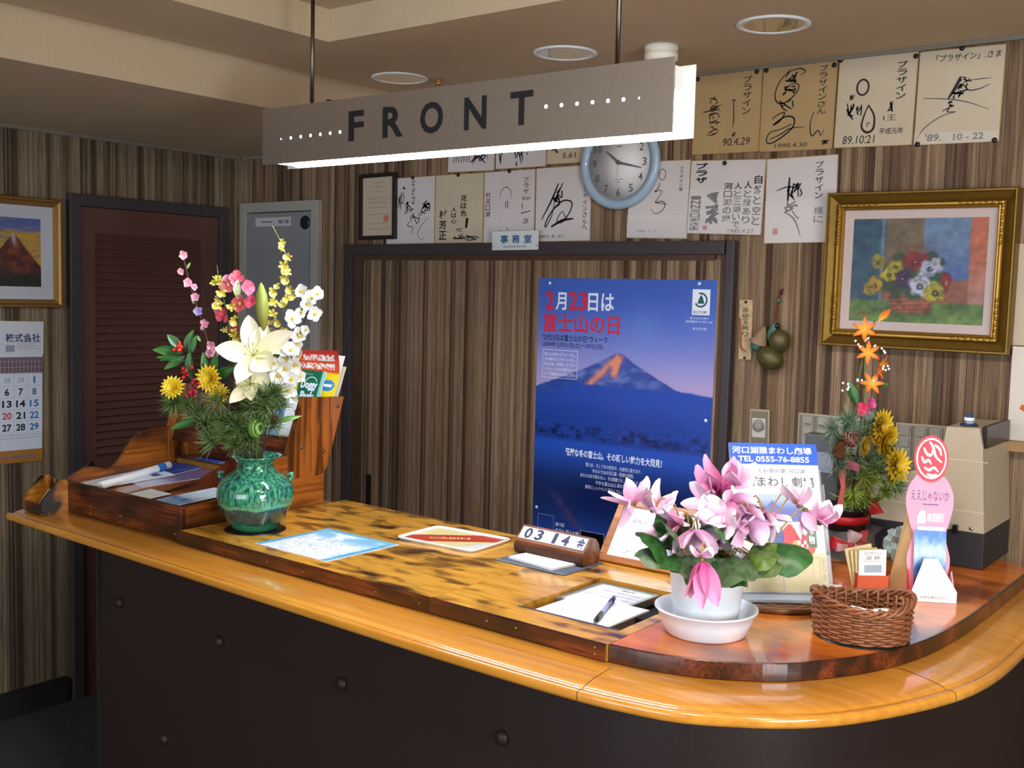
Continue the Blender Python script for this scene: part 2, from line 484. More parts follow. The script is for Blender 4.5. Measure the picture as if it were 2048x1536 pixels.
# ------------------------------------------------------------------ louvred door in the left wall
P0 = onx(131.6, 386, XL); P1 = onx(451, 415, XL)
dy0, dy1, dz = P0.y, P1.y, P0.z
d1 = thing('door_1', 'brown louvred door with dark frame in the left wall', 'door', (XL, (dy0+dy1)/2, 0), (0, 0, PI/2)); d1['kind'] = 'structure'
hw = (dy1-dy0)/2
b = MB()
b.bbox((-hw+.024, -.012, dz/2), (.048, .036, dz), .004); b.bbox((hw-.024, -.012, dz/2), (.048, .036, dz), .004)
b.bbox((0, -.012, dz-.024), (2*hw-.096, .036, .048), .004)
b.build('door_frame', m_dark_trim, d1)
m_leaf = mat('door_brown_paint', '#5c3b33', rough=.42, noise=(25, .06, 0))
sl0 = onx(186, 470, XL).y-(dy0+dy1)/2; sl1 = onx(398, 478, XL).y-(dy0+dy1)/2; zt = onx(186, 466, XL).z
b = MB()
b.box(((-hw+.05+sl0)/2, -.004, (dz-.05)/2), (sl0+hw-.05, .022, dz-.05)); b.box(((hw-.05+sl1)/2, -.004, (dz-.05)/2), (hw-.05-sl1, .022, dz-.05))
b.box(((sl0+sl1)/2, -.004, (zt+dz-.05)/2), (sl1-sl0, .022, dz-.05-zt)); b.box(((sl0+sl1)/2, -.004, .5), (sl1-sl0, .022, 1.0))
b.box(((sl0+sl1)/2, .001, (zt+1)/2), (sl1-sl0, .004, zt-1.0))
b.build('door_leaf', m_leaf, d1)
mb_ = MB(); mb_.box((0, 0, 0), (sl1-sl0, .004, .030), Matrix.Rotation(math.radians(-32), 3, 'X'))
slat_me = mb_.mesh('slat'); slat_me.materials.append(m_leaf)
n = int((zt-1.0)/.0315)
for i in range(n): link_mesh('slat', slat_me, d1, ((sl0+sl1)/2, -.008, zt-.018-i*.0315))
b = MB(); b.lathe([(.001, 0), (.011, 0), (.011, .03), (.02, .036), (.022, .05), (.012, .058), (.001, .058)], 16, (hw-.085, -.015, .98), Matrix.Rotation(PI/2, 3, 'X')); b.build('door_knob', mat('dark_brass', '#4a3a22', rough=.35, metal=1), d1)

# ------------------------------------------------------------------ sliding office door in the back wall
xa, xb, zd = -3.371, -1.576, 1.907
d2 = thing('door_2', 'sliding office door covered in the striped wall fabric, dark brown frame', 'door', ((xa+xb)/2, YB, 0)); d2['kind'] = 'structure'
hw = (xb-xa)/2
b = MB()
b.bbox((-hw+.021, -.016, zd/2), (.042, .034, zd), .003); b.bbox((hw-.015, -.016, zd/2), (.03, .034, zd), .003)
b.bbox((0, -.016, zd-.022), (2*hw-.072, .034, .044), .003)
b.build('door_frame', m_dark_trim, d2)
b = MB(); b.box((-hw+.067, -.009, (zd-.044)/2), (.05, .014, zd-.044)); b.box((hw-.042, -.009, (zd-.044)/2), (.024, .014, zd-.044)); b.build('jamb', m_brown_trim, d2)
seam = ony(1036, 700, YB).x-(xa+xb)/2
b = MB(); b.box(((-hw+.092+seam)/2, -.005, (zd-.06)/2), (seam+hw-.092, .006, zd-.06)); b.build('door_panel', m_wall_back, d2)
b = MB(); b.box(((seam+hw-.054)/2, -.010, (zd-.06)/2), (hw-.054-seam, .012, zd-.06)); b.build('door_panel', m_wall_back, d2)
b = MB(); b.box((-.02, -.012, zd-.054), (2*hw-.11, .012, .02)); b.build('top_rail', m_brown_trim, d2)
m_black = mat('black_plastic', '#0d0d0e', rough=.35)
c = ony(1457, 830, YB); cx = c.x-(xa+xb)/2
h1 = MB().bbox((cx, -.021, c.z), (.022, .012, .20), .002).build('pull_handle', m_black, d2)
MB().bbox((cx, -.0285, c.z+.012), (.010, .004, .145), .001).build('pale_insert', mat('pale_plastic', '#b9c0c8', rough=.3), h1)
c = ony(741, 985, YB); MB().bbox((c.x-(xa+xb)/2, -.012, c.z), (.02, .010, .16), .002).build('pull_handle', m_black, d2)

# ================================================================== counter
m_top = mat_wood('honey_lacquered_wood', '#df9a3a', '#d08628', '#b06a18', scorch=.12, scale=(1.2, 6, 6), grain=(2.5, 60, 60), coat=.9, rough=.22, ring=.03)
m_cedar = mat_wood('scorched_cedar_amber', '#e0a43c', '#cf8d2a', '#3d1d0c', scorch=.5, scale=(9, 20, 10), grain=(5, 75, 60), coat=.6, rough=.25, blotch=(.55, .72), ring=.04)
m_cedar_red = mat_wood('scorched_cedar_red', '#dd7a1c', '#cc6414', '#551c06', scorch=.42, scale=(6, 8, 8), grain=(4, 30, 30), coat=.55, rough=.2, blotch=(.54, .76), ring=0)
m_edge = mat_wood('scorched_dark_edge', '#7c3819', '#5f2611', '#240f08', scorch=.5, scale=(5, 20, 14), grain=(6, 260, 130), coat=.6, rough=.3, ring=.5)
m_leather = mat('dark_brown_vinyl', '#2a1a15', rough=.5, noise=(120, .12, .15))
outer = [(-3.30, 1.690), (-2.9, 1.674), (-2.3, 1.650), (-1.9, 1.635), (-1.5, 1.621), (-1.25, 1.617), (-1.08, 1.620), (-.98, 1.632), (-.89, 1.653), (-.80, 1.704), (-.72, 1.766), (-.656, 1.842), (-.60, 1.940), (-.555, 2.04), (-.522, 2.145), (-.503, 2.28), (-.498, 2.45), (-.498, 2.75), (-.498, 3.2)]
OUT = [Vector((p.x, p.y)) for p in catmull([(a, c_, 0) for a, c_ in outer], 4)]
def offset(pl, s):
    out = []
    for i, p in enumerate(pl):
        t = (pl[min(i+1, len(pl)-1)]-pl[max(i-1, 0)]).normalized()
        out.append(p+Vector((-t.y, t.x))*s)
    return out
ct = thing('reception_counter', 'long honey-coloured wooden reception counter with rounded corner and dark padded front', 'counter', (-1.9, 2.0, 0))
ctM = Matrix.Translation((1.9, -2.0, 0))
prof = [(.020, .9695), (.006, .9695), (.0015, .972), (0, .977), (0, .9845), (.0012, .9885), (.004, .991), (.009, .992), (.014, .9915), (.018, .9895), (.0215, .9888)]
prof += [(s, .989+.011*math.sqrt(max(0, 1-((.118-s)/.096)**2))) for s in (.024, .027, .031, .036, .042, .05, .06, .072, .086, .102, .118)]
prof += [(.130, .9994), (.142, .9985), (.16, .998), (.20, .998)]
rings = [[Vector((q.x, q.y, z)) for q in offset(OUT, s)] for s, z in prof]
b = MB(); b.grid(rings)
inner = rings[-1]
back = [Vector((-1.30, 3.2, .998)), Vector((-1.30, 2.45, .998)), Vector((-3.34, 2.53, .998))]
base = len(b.v); b.add(list(inner)+back, [tuple(range(len(inner)+3))])
b.add([Vector((a.x, a.y, .9695)) for a in list(offset_ for offset_ in rings[0])+back], [tuple(range(len(inner)+2, -1, -1))])
# left end and back faces
le = [r[0] for r in rings]
b.add(le+[Vector((-3.34, 2.53, .998)), Vector((-3.34, 2.53, .9695))], [tuple(range(len(le)+1, -1, -1))])
b.box((-2.3, 2.49, .983), (2.05, .06, .026))
b.xf(ctM); o = b.build('counter_top', m_top, ct)
# seams where the straight nosing meets the curved corner piece
for xs_ in (-1.085, -.535):
    i = min(range(len(OUT)), key=lambda k: abs(OUT[k].x-xs_)+(9 if OUT[k].y > 2.3 else 0))
    MB().tube([r_[i]+Vector((0, 0, .0001)) for r_ in rings[1:-3]], .0007, 5).xf(ctM).build('joint_line', mat('dark_joint', '#3a2412', rough=.6), ct)
# padded front
pan = [q for q in offset(OUT, .105)]
pan = [Vector((-2.93, 1.785))]+[q for q in pan if q.x > -2.90]
rows = [[Vector((q.x, q.y, z)) for q in pan] for z in (0, .3, .6, .9695)]
b = MB(); b.grid(rows)
b.add([Vector((-2.93, 1.785, 0)), Vector((-2.93, 2.45, 0)), Vector((-2.93, 2.45, .9695)), Vector((-2.93, 1.785, .9695))], [(3, 2, 1, 0)])
b.add([Vector((-2.93, 2.45, 0)), Vector((-1.2, 2.45, 0)), Vector((-1.2, 2.45, .9695)), Vector((-2.93, 2.45, .9695))], [(3, 2, 1, 0)])
b.xf(ctM); fp = b.build('padded_front', m_leather, ct)
for px, py in ((240, 1205), (440, 1283), (685, 1367), (1005, 1475), (330, 1478)):
    yy = 1.775
    for _ in range(4):
        q = ony(px, py, yy)
        yy = np.interp(q.x, [a.x for a in pan], [a.y for a in pan])
    mb_ = MB().ell((q.x, q.y-.004, q.z), (.017, .010, .017), 12, 6); mb_.xf(ctM); mb_.build('button', m_leather, ct)
b = MB().box((-2.93, 1.782, .485), (.012, .012, .969)); b.xf(ctM); b.build('corner_strip', mat('dull_metal_strip', '#3a3838', rough=.4, metal=.6), ct)

# ------------------------------------------------------------------ raised boards on the counter
def board(name, label, cut, m_surface, m_side, edge, nails, loc):
    t = thing(name, label, 'board', (*loc, ZC+.0005))
    D = Matrix.Translation((-loc[0], -loc[1], 0))
    b = MB()
    for pl in cut: b.prism(pl, 'z', .0, ZB-ZC-.0005)
    b.xf(D); b.build('plank', m_surface, t)
    L = [Vector(p) for p in edge]; O_ = offset(L, -.006)
    b = MB()
    b.grid([[Vector((q.x, q.y, 0)) for q in O_], [Vector((q.x, q.y, ZB-ZC-.0005-.0015)) for q in O_], [Vector((q.x, q.y, ZB-ZC-.0005+.0003)) for q in offset(L, -.0045)], [Vector((q.x, q.y, ZB-ZC-.0005+.0003)) for q in L]], False)
    b.xf(D); b.build('edge_strip', m_side, t)
    for (x, y, nx, ny, h) in nails:
        mb_ = MB().lathe([(.003, 0), (.0025, .0012), (.0005, .0016)], 8, (x-loc[0], y-loc[1], h), Vector((nx, ny, 0)).to_track_quat('Z', 'X').to_matrix()); mb_.build('nail', m_nail, t)
    return t
m_nail = mat('brass_nail', '#b08d4a', rough=.35, metal=1)
y0 = lambda x: 1.800+(x+2.55)*(-.019)
yk = lambda x: 2.436+(x+2.64)*(-.03)
xa_, xb_, xc_ = -2.552, -1.588, -1.113
fl = [(x, y0(x)) for x in (xa_, -2.2, -1.9, xb_)]
board('counter_board', 'long scorched amber cedar board on the counter under the map and tray', [[*fl, (xb_, yk(xb_)), (xa_, yk(xa_))]], m_cedar, m_edge, fl,
      [(x, y0(x)-.006, 0, -1, .016) for x in (-2.16, -2.02, -1.76, -1.62)], (-2.07, 2.1))
tx0, tx1, ty0, ty1 = -1.402, -1.142, 1.858, 2.190
fl = [(x, y0(x)) for x in (xb_+.001, -1.35, xc_)]
x0_ = xb_+.001
tr_board = board('counter_board', 'scorched amber cedar board with a sunken tray, between the long board and the curved board',
      [[(x0_, y0(x0_)), (xc_, y0(xc_)), (xc_, ty0), (x0_, ty0)], [(x0_, ty1), (xc_, ty1), (xc_, yk(xc_)), (x0_, yk(x0_))],
       [(x0_, ty0), (tx0, ty0), (tx0, ty1), (x0_, ty1)], [(tx1, ty0), (xc_, ty0), (xc_, ty1), (tx1, ty1)]], m_cedar, m_edge, fl,
      [(-1.42, y0(-1.42)-.006, 0, -1, .018), (-1.34, y0(-1.34)-.006, 0, -1, .02), (-1.14, y0(-1.14)-.006, 0, -1, .024), (-1.14, y0(-1.14)-.006, 0, -1, .010)], (-1.35, 2.1))
b = MB(); cx, cy = (tx0+tx1)/2+1.35, (ty0+ty1)/2-2.1; w, h = tx1-tx0, ty1-ty0
b.box((cx, cy, .003), (w, h, .004))
b.build('tray_floor', mat('black_felt', '#131417', rough=.8, noise=(300, .3, .3)), tr_board)
b = MB(); b.box((cx, ty0-2.1+.003, ZB-ZC-.0005-.001), (w, .006, .005)); b.build('front_strip', mat('blued_steel', '#9aa4c8', rough=.25, metal=1), tr_board)
cur = [(-1.111, 1.780), (-1.03, 1.790), (-.94, 1.818), (-.87, 1.857), (-.80, 1.912), (-.73, 2.008), (-.68, 2.11), (-.645, 2.24), (-.626, 2.40), (-.620, 2.55), (-.618, 2.8), (-.618, 3.02)]
CUR = [(p.x, p.y) for p in catmull([(a, c_, 0) for a, c_ in cur], 4)]
board('counter_board', 'curved reddish scorched board on the rounded counter end under the basket and cyclamen', [CUR+[(-.66, 3.08), (-1.27, 3.08), (-1.27, 2.43), (-1.111, 2.405)]], m_cedar_red, m_edge, CUR,
      [(-.70, 2.18, 0, 0, 0)][:0], (-.9, 2.3))
# ================================================================== hanging FRONT sign with its tube light
m_brush = mat('brushed_steel', '#a09286', rough=.42, metal=.8, noise=(90, .04, 0))
m_white_enamel = mat('white_enamel', '#e9ecec', rough=.35)
m_ink = mat('black_ink', '#15151a', rough=.5)
YS = 2.0
sx0, sx1, sz0, sz1 = -2.447, -1.139, 2.062, 2.216
sc = ((sx0+sx1)/2, YS+.06)
sg = thing('hanging_sign', 'brushed metal FRONT sign with glowing tube hung above the counter', 'sign', (*sc, sz1))
def sgp(x, y, z): return (x-sc[0], y-sc[1], z-sz1)
SD = .092
b = MB(); b.bbox(sgp((sx0+sx1)/2, YS+.0015, (sz0+sz1)/2), (sx1-sx0, .003, sz1-sz0), .0008); b.build('front_plate', m_brush, sg)
b = MB(); b.bbox(sgp((sx0+sx1)/2, YS+SD, (sz0+sz1)/2-.001), (sx1-sx0, .003, sz1-sz0+.001), .0008); b.build('back_plate', m_white_enamel, sg)
b = MB(); b.bbox(sgp((sx0+sx1)/2, YS+SD/2+.002, sz1-.035), (sx1-sx0-.03, SD-.004, .05), .003); b.build('lamp_housing', m_white_enamel, sg)
MB().bbox(sgp(sx0+.046, YS+SD/2, (sz0+sz1)/2), (.003, SD-.003, sz1-sz0-.004), .0008).build('light_baffle', m_white_enamel, sg)  # plate added to keep tube light from spilling out of the left end
m_tube = mat('lit_fluorescent_tube', '#ffffff', emit='#e6efff', estr=100.0)
b = MB(); b.tube([sgp(sx0+.075, YS+SD/2+.012, sz0+.020), sgp(sx1-.065, YS+SD/2+.012, sz0+.020)], .014, 14); b.build('tube', m_tube, sg)
for px in (sx0+.062, sx1-.06): MB().bbox(sgp(px, YS+SD/2+.012, sz0+.045), (.02, .03, .06), .003).build('lamp_socket', m_white_enamel, sg)
m_rod = mat('dark_steel_rod', '#6b6258', rough=.35, metal=1)
for px, py in ((624, 205), (1235, 118)):
    x = ony(px, py, YS+.03).x
    r_ = MB().tube([sgp(x, YS+.03, sz1-.02), sgp(x, YS+.03, ZT+.001)], .0055, 10).build('hanger_rod', m_rod, sg)
    MB().lathe([(.02, 0), (.02, -.004), (.009, -.012), (.001, -.012)], 16, sgp(x, YS+.03, ZT)).build('ceiling_rose', m_rod, r_)
b = MB().tube([sgp(-2.21, YS+.03, sz1-.003), sgp(-2.21, YS+.03, sz1+.010)], .008, 10); b.build('screw_cap', m_rod, sg)
for ch, x0, x1, y0_, y1_ in (('F', 697, 728, 222, 284), ('R', 765, 807, 212, 277), ('O', 840, 887, 200, 268), ('N', 928, 974, 190, 259), ('T', 1020, 1067, 177, 247)):
    p = ony(x0, y1_, YS); q = ony(x1, y0_, YS)
    zz0 = ony((x0+x1)/2, y1_-.5, YS).z; zz1 = ony((x0+x1)/2, y0_+.5, YS).z
    b = MB(); put_text(b, ch, p.x-sc[0], q.x-sc[0], 2.105-sz1, 2.182-sz1, YS-sc[1]-.0008, bold=.028); b.build('letter', m_ink, sg)
m_dot = mat('light_hole', '#ffffff', emit='#dfe6ff', estr=6.0)
dots = [(562+(680-562)*i/6, 278-(278-264)*i/6) for i in range(7)]+[(1092+(1278-1092)*i/6, 213-(213-196)*i/6) for i in range(7)]
for i, (px, py) in enumerate(dots):
    p = ony(px, py, YS); r = .0045 if i not in (0, 13) else .0024
    MB().lathe([(r, 0), (.0003, .0008)], 10, sgp(p.x, YS, p.z), Matrix.Rotation(PI/2, 3, 'X')).build('light_hole', m_dot, sg)

# ------------------------------------------------------------------ ceiling fittings
m_chrome = mat('bright_reflector', '#e6e6e8', rough=.10, metal=1)
for (cx, cy), lab in zip(DL, ('recessed round downlight above the office door, nearest the left beam', 'recessed round downlight in the ceiling, middle one of three', 'recessed round downlight in the ceiling, nearest the right picture')):
    t = thing('downlight', lab, 'downlight', (cx, cy, ZM), group='recessed ceiling downlights')
    MB().lathe([(.098, .0), (.098, -.004), (.092, -.006), (.080, -.005), (.080, .0), (.098, .0)], 40).build('trim_ring', m_white_enamel, t)
    MB().lathe([(.080, -.004), (.079, .03), (.076, .06), (.068, .085), (.04, .095)], 40).build('reflector', m_chrome, t)
    MB().lathe([(.022, .094), (.022, .035), (.018, .026), (.001, .024)], 24).build('lamp', mat('frosted_lamp', '#f4f1ea', rough=.4, emit='#fff4e2', estr=70.0), t)
    sd_ = bpy.data.lights.new('downlight_beam', 'SPOT'); sd_.energy = 6; sd_.color = (1.0, .92, .80); sd_.spot_size = math.radians(72); sd_.spot_blend = .7; sd_.shadow_soft_size = .03
    so_ = bpy.data.objects.new('downlight_beam', sd_); COL.objects.link(so_); so_.location = (cx, cy, ZM+.035)
p = onz(1323, 92, ZM)
t = thing('smoke_detector', 'round white smoke detector on the ceiling beside the hanging sign', 'smoke detector', (p.x, p.y, ZM))
MB().lathe([(.05, 0), (.05, -.012), (.046, -.014), (.046, -.02), (.05, -.022), (.048, -.042), (.03, -.05), (.001, -.051)], 32).build('housing', mat('ivory_plastic', '#e6e0d0', rough=.5), t)
MB().lathe([(.003, -.0495), (.003, -.0525), (.0005, -.053)], 8, (.02, .0, .002)).build('indicator', mat('red_led', '#5a1512', rough=.3), t)
p = onz(877, 160, ZM)
t = thing('ceiling_sensor', 'tiny brass sprinkler stub on the ceiling behind the hanging sign', 'sprinkler', (p.x, p.y, ZM))
MB().lathe([(.016, 0), (.016, -.004), (.008, -.008), (.008, -.02), (.012, -.023), (.001, -.025)], 16).build('stub', mat('pale_brass', '#b98f55', rough=.4, metal=.8), t)

# ================================================================== things on the back wall
m_card_lt = mat('card_cream', '#bcae97', rough=.7, noise=(14, .04, 0))
m_card_wh = mat('card_white', '#c6bfbf', rough=.6, noise=(14, .03, 0))
m_card_tan = mat('card_tan', '#a88d62', rough=.7, noise=(10, .07, 0))
m_card_rim = mat('card_gilt_rim', '#a5854f', rough=.5)
m_pin = mat('dark_pin', '#1c1a1a', rough=.3)
m_seal = mat('red_seal_ink', '#b4513f', rough=.6)
m_ink_thin = mat('grey_pen_ink', '#3b3838', rough=.6)
def scribble(b, cx, cz, w, h, k, sw, seed):
    """a small cursive knot"""
    r = random.Random(seed)
    for i in range(k):
        x0, x1 = cx+w*(r.random()-.5), cx+w*(r.random()-.5); z0, z1 = cz+h*(r.random()-.5), cz+h*(r.random()-.5)
        stroke(b, [(x0, z0), ((x0+x1)/2+w*.25*(r.random()-.5), (z0+z1)/2+h*.25*(r.random()-.5)), (x1, z1)], sw, n=4)
def shikishi(label, q, m, draw, pins=(), group='signed autograph cards on the back wall', off=.0035, sleeve=None):
    c, w, h, tilt = on_back(q)
    t = wall_thing('autograph_card', label, 'card', c, tilt, 'back', off, group)
    MB().bbox((0, 0, 0), (w, .003, h), .0008).build('card', m, t)
    b = MB()
    for x0, x1, z0, z1 in ((-w/2, w/2, h/2-.0022, h/2), (-w/2, w/2, -h/2, -h/2+.0022), (-w/2, -w/2+.0022, -h/2, h/2), (w/2-.0022, w/2, -h/2, h/2)): rect_in(b, x0, x1, z0, z1, -.0018)
    b.build('gilt_rim', m_card_rim, t)
    I, R_ = MB(), MB()
    class D: pass
    d = D()
    X = lambda u: (u-.5)*w; Z = lambda v: (v-.5)*h
    d.vt = lambda s, u, v0, v1, ww, bold=.01, sl=0: put_vtext(I, s, X(u), Z(v0), Z(v1), ww*w*1.15, -.002, bold+.006, sl)
    d.t = lambda s, u0, u1, v0, v1, bold=0, sl=.15: put_text(I, s, X(u0), X(u1), Z(v0), Z(v1), -.002, bold, sl)
    d.s = lambda pts, sw=.004, n=6: stroke(I, [(X(u), Z(v)) for u, v in pts], sw*1.25, -.002, n)
    d.ring = lambda u, v, ru, rv, sw=.004, a0=0, a1=2*PI: ring_stroke(I, X(u), Z(v), ru*w, rv*h, sw, -.002, a0, a1)
    d.k = lambda u, v, ww, hh, k, sw, seed: scribble_y(I, X(u), Z(v), ww*w*1.35, hh*h*1.35, k+1, sw*1.3, seed)
    d.seal = lambda u, v, s=.05: rect_in(R_, X(u)-s*w, X(u)+s*w, Z(v)-s*h, Z(v)+s*h, -.002)
    draw(d)
    if I.v: I.build('handwriting', m_ink, t, kind='stuff')
    if R_.v: R_.build('red_seal', m_seal, t)
    for u, v in pins: MB().lathe([(.0075, 0), (.0075, .003), (.004, .006), (.0005, .0065)], 12, (X(u), -.0015, Z(v)), Matrix.Rotation(PI/2, 3, 'X')).build('push_pin', m_pin, t)
    if sleeve:
        MB().bbox((0, -.0028, -h*.5+sleeve*h/2), (w*1.0, .0006, sleeve*h), .0002).build('plastic_sleeve', mat('clear_sleeve', '#ffffff', rough=.12, alpha=.10, spec=.8), t)
    return t
def scribble_y(b, cx, cz, w, h, k, sw, seed):
    r = random.Random(seed)
    for i in range(k):
        x0, x1 = cx+w*(r.random()-.5), cx+w*(r.random()-.5); z0, z1 = cz+h*(r.random()-.5), cz+h*(r.random()-.5)
        stroke(b, [(x0, z0), ((x0+x1)/2+w*.3*(r.random()-.5), (z0+z1)/2+h*.3*(r.random()-.5)), (x1, z1)], sw, -.002, 4)
def dA1(d):
    d.vt('プラザイン', .80, .45, .92, .11, .0, -.1); d.s([(.60, .64), (.615, .40), (.60, .31)], .003); d.s([(.57, .63), (.61, .64), (.63, .62)], .003); d.s([(.60, .24), (.615, .20), (.64, .25), (.645, .20)], .003)
    for i, v in enumerate((.66, .56, .46, .37, .26)): d.k(.31+.02*(i % 2), v, .14, .075, 5, .0026, 11+i)
    d.s([(.14, .52), (.24, .53), (.42, .60)], .003); d.t('90.4.29', .46, .86, .09, .18)
def dA2(d):
    d.vt('プラザインさん', .83, .40, .97, .10, .0, -.1)
    d.s([(.38, .95), (.24, .82), (.18, .66), (.24, .56), (.36, .58), (.48, .68), (.50, .76), (.42, .78), (.30, .72)], .0035); d.s([(.36, .92), (.50, .95), (.58, .91), (.52, .87)], .003)
    d.k(.40, .86, .14, .12, 6, .004, 3); d.k(.38, .70, .14, .10, 6, .004, 4); d.k(.34, .53, .16, .10, 5, .0035, 5)
    d.s([(.16, .38), (.24, .43), (.33, .45), (.28, .36), (.18, .31), (.34, .40), (.46, .38), (.46, .28), (.34, .18), (.18, .10), (.10, .12), (.14, .22), (.30, .26), (.44, .31)], .0042)
    d.s([(.14, .14), (.30, .20), (.42, .26), (.62, .27)], .003); d.s([(.73, .44), (.69, .30), (.72, .16), (.80, .22), (.84, .16), (.88, .23)], .003); d.k(.90, .09, .08, .05, 4, .003, 8)
    d.t('1990.4.30', .22, .66, .04, .09)
def dA3(d):
    d.vt('プラザイン', .82, .50, .92, .11, .01, -.1); d.ring(.33, .66, .075, .085, .0055); d.s([(.42, .46), (.50, .34), (.50, .20), (.42, .16), (.35, .22), (.37, .34), (.42, .46)], .0055)
    d.k(.20, .55, .05, .06, 4, .003, 21); d.k(.18, .40, .08, .14, 6, .004, 22); d.k(.30, .41, .05, .12, 5, .0035, 23); d.k(.70, .42, .06, .10, 4, .003, 24); d.t('平成元年', .58, .88, .13, .20, .01, 0)
    d.t('1王', .62, .78, .28, .34, 0, 0); d.t('89.10.21', .11, .52, .04, .13, 0, .1); d.t('r', .41, .45, .22, .27); d.s([(.41, .115), (.42, .105)], .005)
def dA4(d):
    d.t('「プラザイン」.さま', .20, .95, .87, .945, .01, .1)
    d.s([(.51, .70), (.45, .58), (.38, .48)], .008); d.s([(.58, .655), (.74, .66), (.86, .66)], .0018); d.s([(.56, .60), (.62, .55), (.74, .56), (.85, .60)], .0025)
    d.s([(.08, .50), (.36, .475), (.60, .43), (.86, .34)], .002); d.s([(.48, .335), (.30, .29), (.12, .18), (.02, .05)], .002); d.s([(.32, .35), (.40, .38), (.38, .34), (.48, .335)], .003)
    d.k(.58, .66, .10, .05, 5, .003, 31); d.k(.55, .59, .09, .06, 5, .004, 32); d.k(.49, .51, .12, .06, 6, .004, 33); d.k(.41, .42, .07, .05, 5, .004, 34)
    d.t("'89.", .13, .33, .035, .115, .02, .05); d.t('10 - 22', .47, .82, .035, .105, .02, .05)
g = 'autograph cards in the top row'
shikishi('tan autograph card dated 90.4.29 right of the hanging sign', [(1388, 148), (1524, 136), (1521, 302), (1390, 311)], m_card_tan, dA1, ((.04, .93), (.92, .95)), g)
shikishi('tan autograph card dated 1990.4.30 with large looping signature', [(1525, 136), (1672, 122), (1670, 298), (1523, 304)], m_card_tan, dA2, ((.04, .96), (.96, .95)), g)
shikishi('cream autograph card dated 89.10.21 with two round figures', [(1677, 118), (1835, 104), (1829, 290), (1672, 297)], m_card_lt, dA3, ((.02, .98), (.97, .95)), g)
shikishi("cream autograph card dated '89 10 22 with long crossing strokes, rightmost of top row", [(1836, 104), (2010, 89), (2003, 282), (1833, 292)], m_card_lt, dA4, ((.5, .995), (.05, .01), (.95, .015)), g, sleeve=.12)
def dB1(d):
    d.vt('プラザイン様', .86, .60, .92, .05, 0); d.ring(.55, .82, .055, .07, .0022); d.s([(.52, .72), (.50, .66), (.44, .60), (.52, .62), (.58, .60)], .0025)
    d.s([(.56, .60), (.50, .52), (.46, .46), (.56, .48), (.62, .44), (.58, .36), (.46, .32), (.40, .38)], .0025); d.s([(.46, .46), (.66, .44)], .002); d.t('1988. 9. 2', .16, .48, .085, .105)
def dB2(d):
    d.vt('プラザ', .16, .68, .97, .14, .03, -.1); d.vt('INN河口湖さま', .10, .04, .52, .12, .02); d.vt('自然と空と', .92, .12, .80, .09, .01); d.vt('人と緑あり', .79, .14, .72, .09, .01)
    d.vt('人と三湖いで', .66, .08, .70, .09, .01); d.vt('河口湖の緑', .53, .16, .70, .10, .015); d.k(.34, .50, .12, .10, 8, .007, 41); d.k(.34, .34, .14, .12, 9, .006, 42); d.k(.33, .20, .13, .10, 9, .006, 43)
    d.t('1985.9.27', .56, .90, .025, .075); d.seal(.25, .085, .028)
def dB3(d):
    d.vt('プラザイン', .76, .50, .94, .10, 0, -.1); d.vt('様に', .76, .22, .42, .11, 0); d.s([(.16, .62), (.34, .66), (.52, .62)], .003); d.s([(.34, .77), (.33, .58), (.32, .44)], .006)
    d.s([(.40, .70), (.38, .56), (.42, .50)], .004); d.s([(.46, .70), (.47, .54)], .004); d.k(.42, .60, .16, .14, 7, .0035, 51); d.k(.36, .42, .14, .10, 6, .004, 52)
    d.s([(.30, .36), (.40, .30), (.46, .22), (.52, .08)], .004); d.s([(.34, .44), (.46, .30), (.50, .30)], .003); d.seal(.16, .14, .035)
g = 'autograph cards in the middle row right of the clock'
shikishi('white autograph card in a plastic sleeve beside the wall clock', [(1262, 326), (1383, 317), (1376, 480), (1254, 474)], m_card_wh, dB1, (), g, .0035, sleeve=.30)
shikishi('white autograph card covered in bold brush calligraphy, crinkled sleeve', [(1383, 321), (1532, 319), (1527, 470), (1378, 468)], m_card_wh, dB2, ((.46, .955),), g, .007, sleeve=.6)
shikishi('white autograph card partly behind the gold picture frame', [(1533, 318), (1678, 309), (1671, 484), (1531, 488)], m_card_wh, dB3, (), g, .0035, sleeve=.5)
def dC1(d):
    d.k(.36, .84, .07, .05, 4, .003, 61); d.vt('なぎさ', .55, .60, .97, .06, 0, .2); d.k(.30, .66, .10, .2, 7, .003, 62); d.k(.48, .54, .16, .16, 7, .0035, 63); d.k(.82, .54, .16, .16, 8, .005, 64); d.k(.60, .38, .18, .14, 6, .003, 65)
    d.s([(.50, .34), (.44, .28), (.56, .24), (.52, .14)], .0025); d.s([(.88, .40), (.70, .24), (.66, .12), (.76, .06), (.78, .12)], .002)
def dC2(d): d.vt('花は色', .60, .38, .70, .11, .015); d.vt('人は心', .40, .28, .53, .10, .015); d.vt('村芳正', .17, .04, .50, .14, .015); d.t('MS', .45, .56, .16, .22, 0, .3); d.k(.55, .10, .26, .07, 7, .003, 71); d.k(.80, .07, .26, .05, 6, .003, 72); d.s([(.68, .36), (.66, .22)], .012)
def dC3(d):
    d.vt('村河口湖', .08, .36, .72, .08, .005); d.s([(.32, .62), (.36, .74), (.46, .77), (.54, .70), (.53, .60)], .002); d.s([(.44, .58), (.44, .48)], .003); d.s([(.48, .58), (.48, .47)], .003)
    d.vt('プラザ', .83, .66, .90, .09, 0); d.t('Inn', .76, .90, .58, .64); d.s([(.74, .40), (.92, .43)], .003); d.t('28', .78, .87, .26, .33); d.s([(.76, .54), (.77, .46)], .003); d.s([(.47, .21), (.48, .17)], .004); d.s([(.32, .18), (.33, .15)], .003)
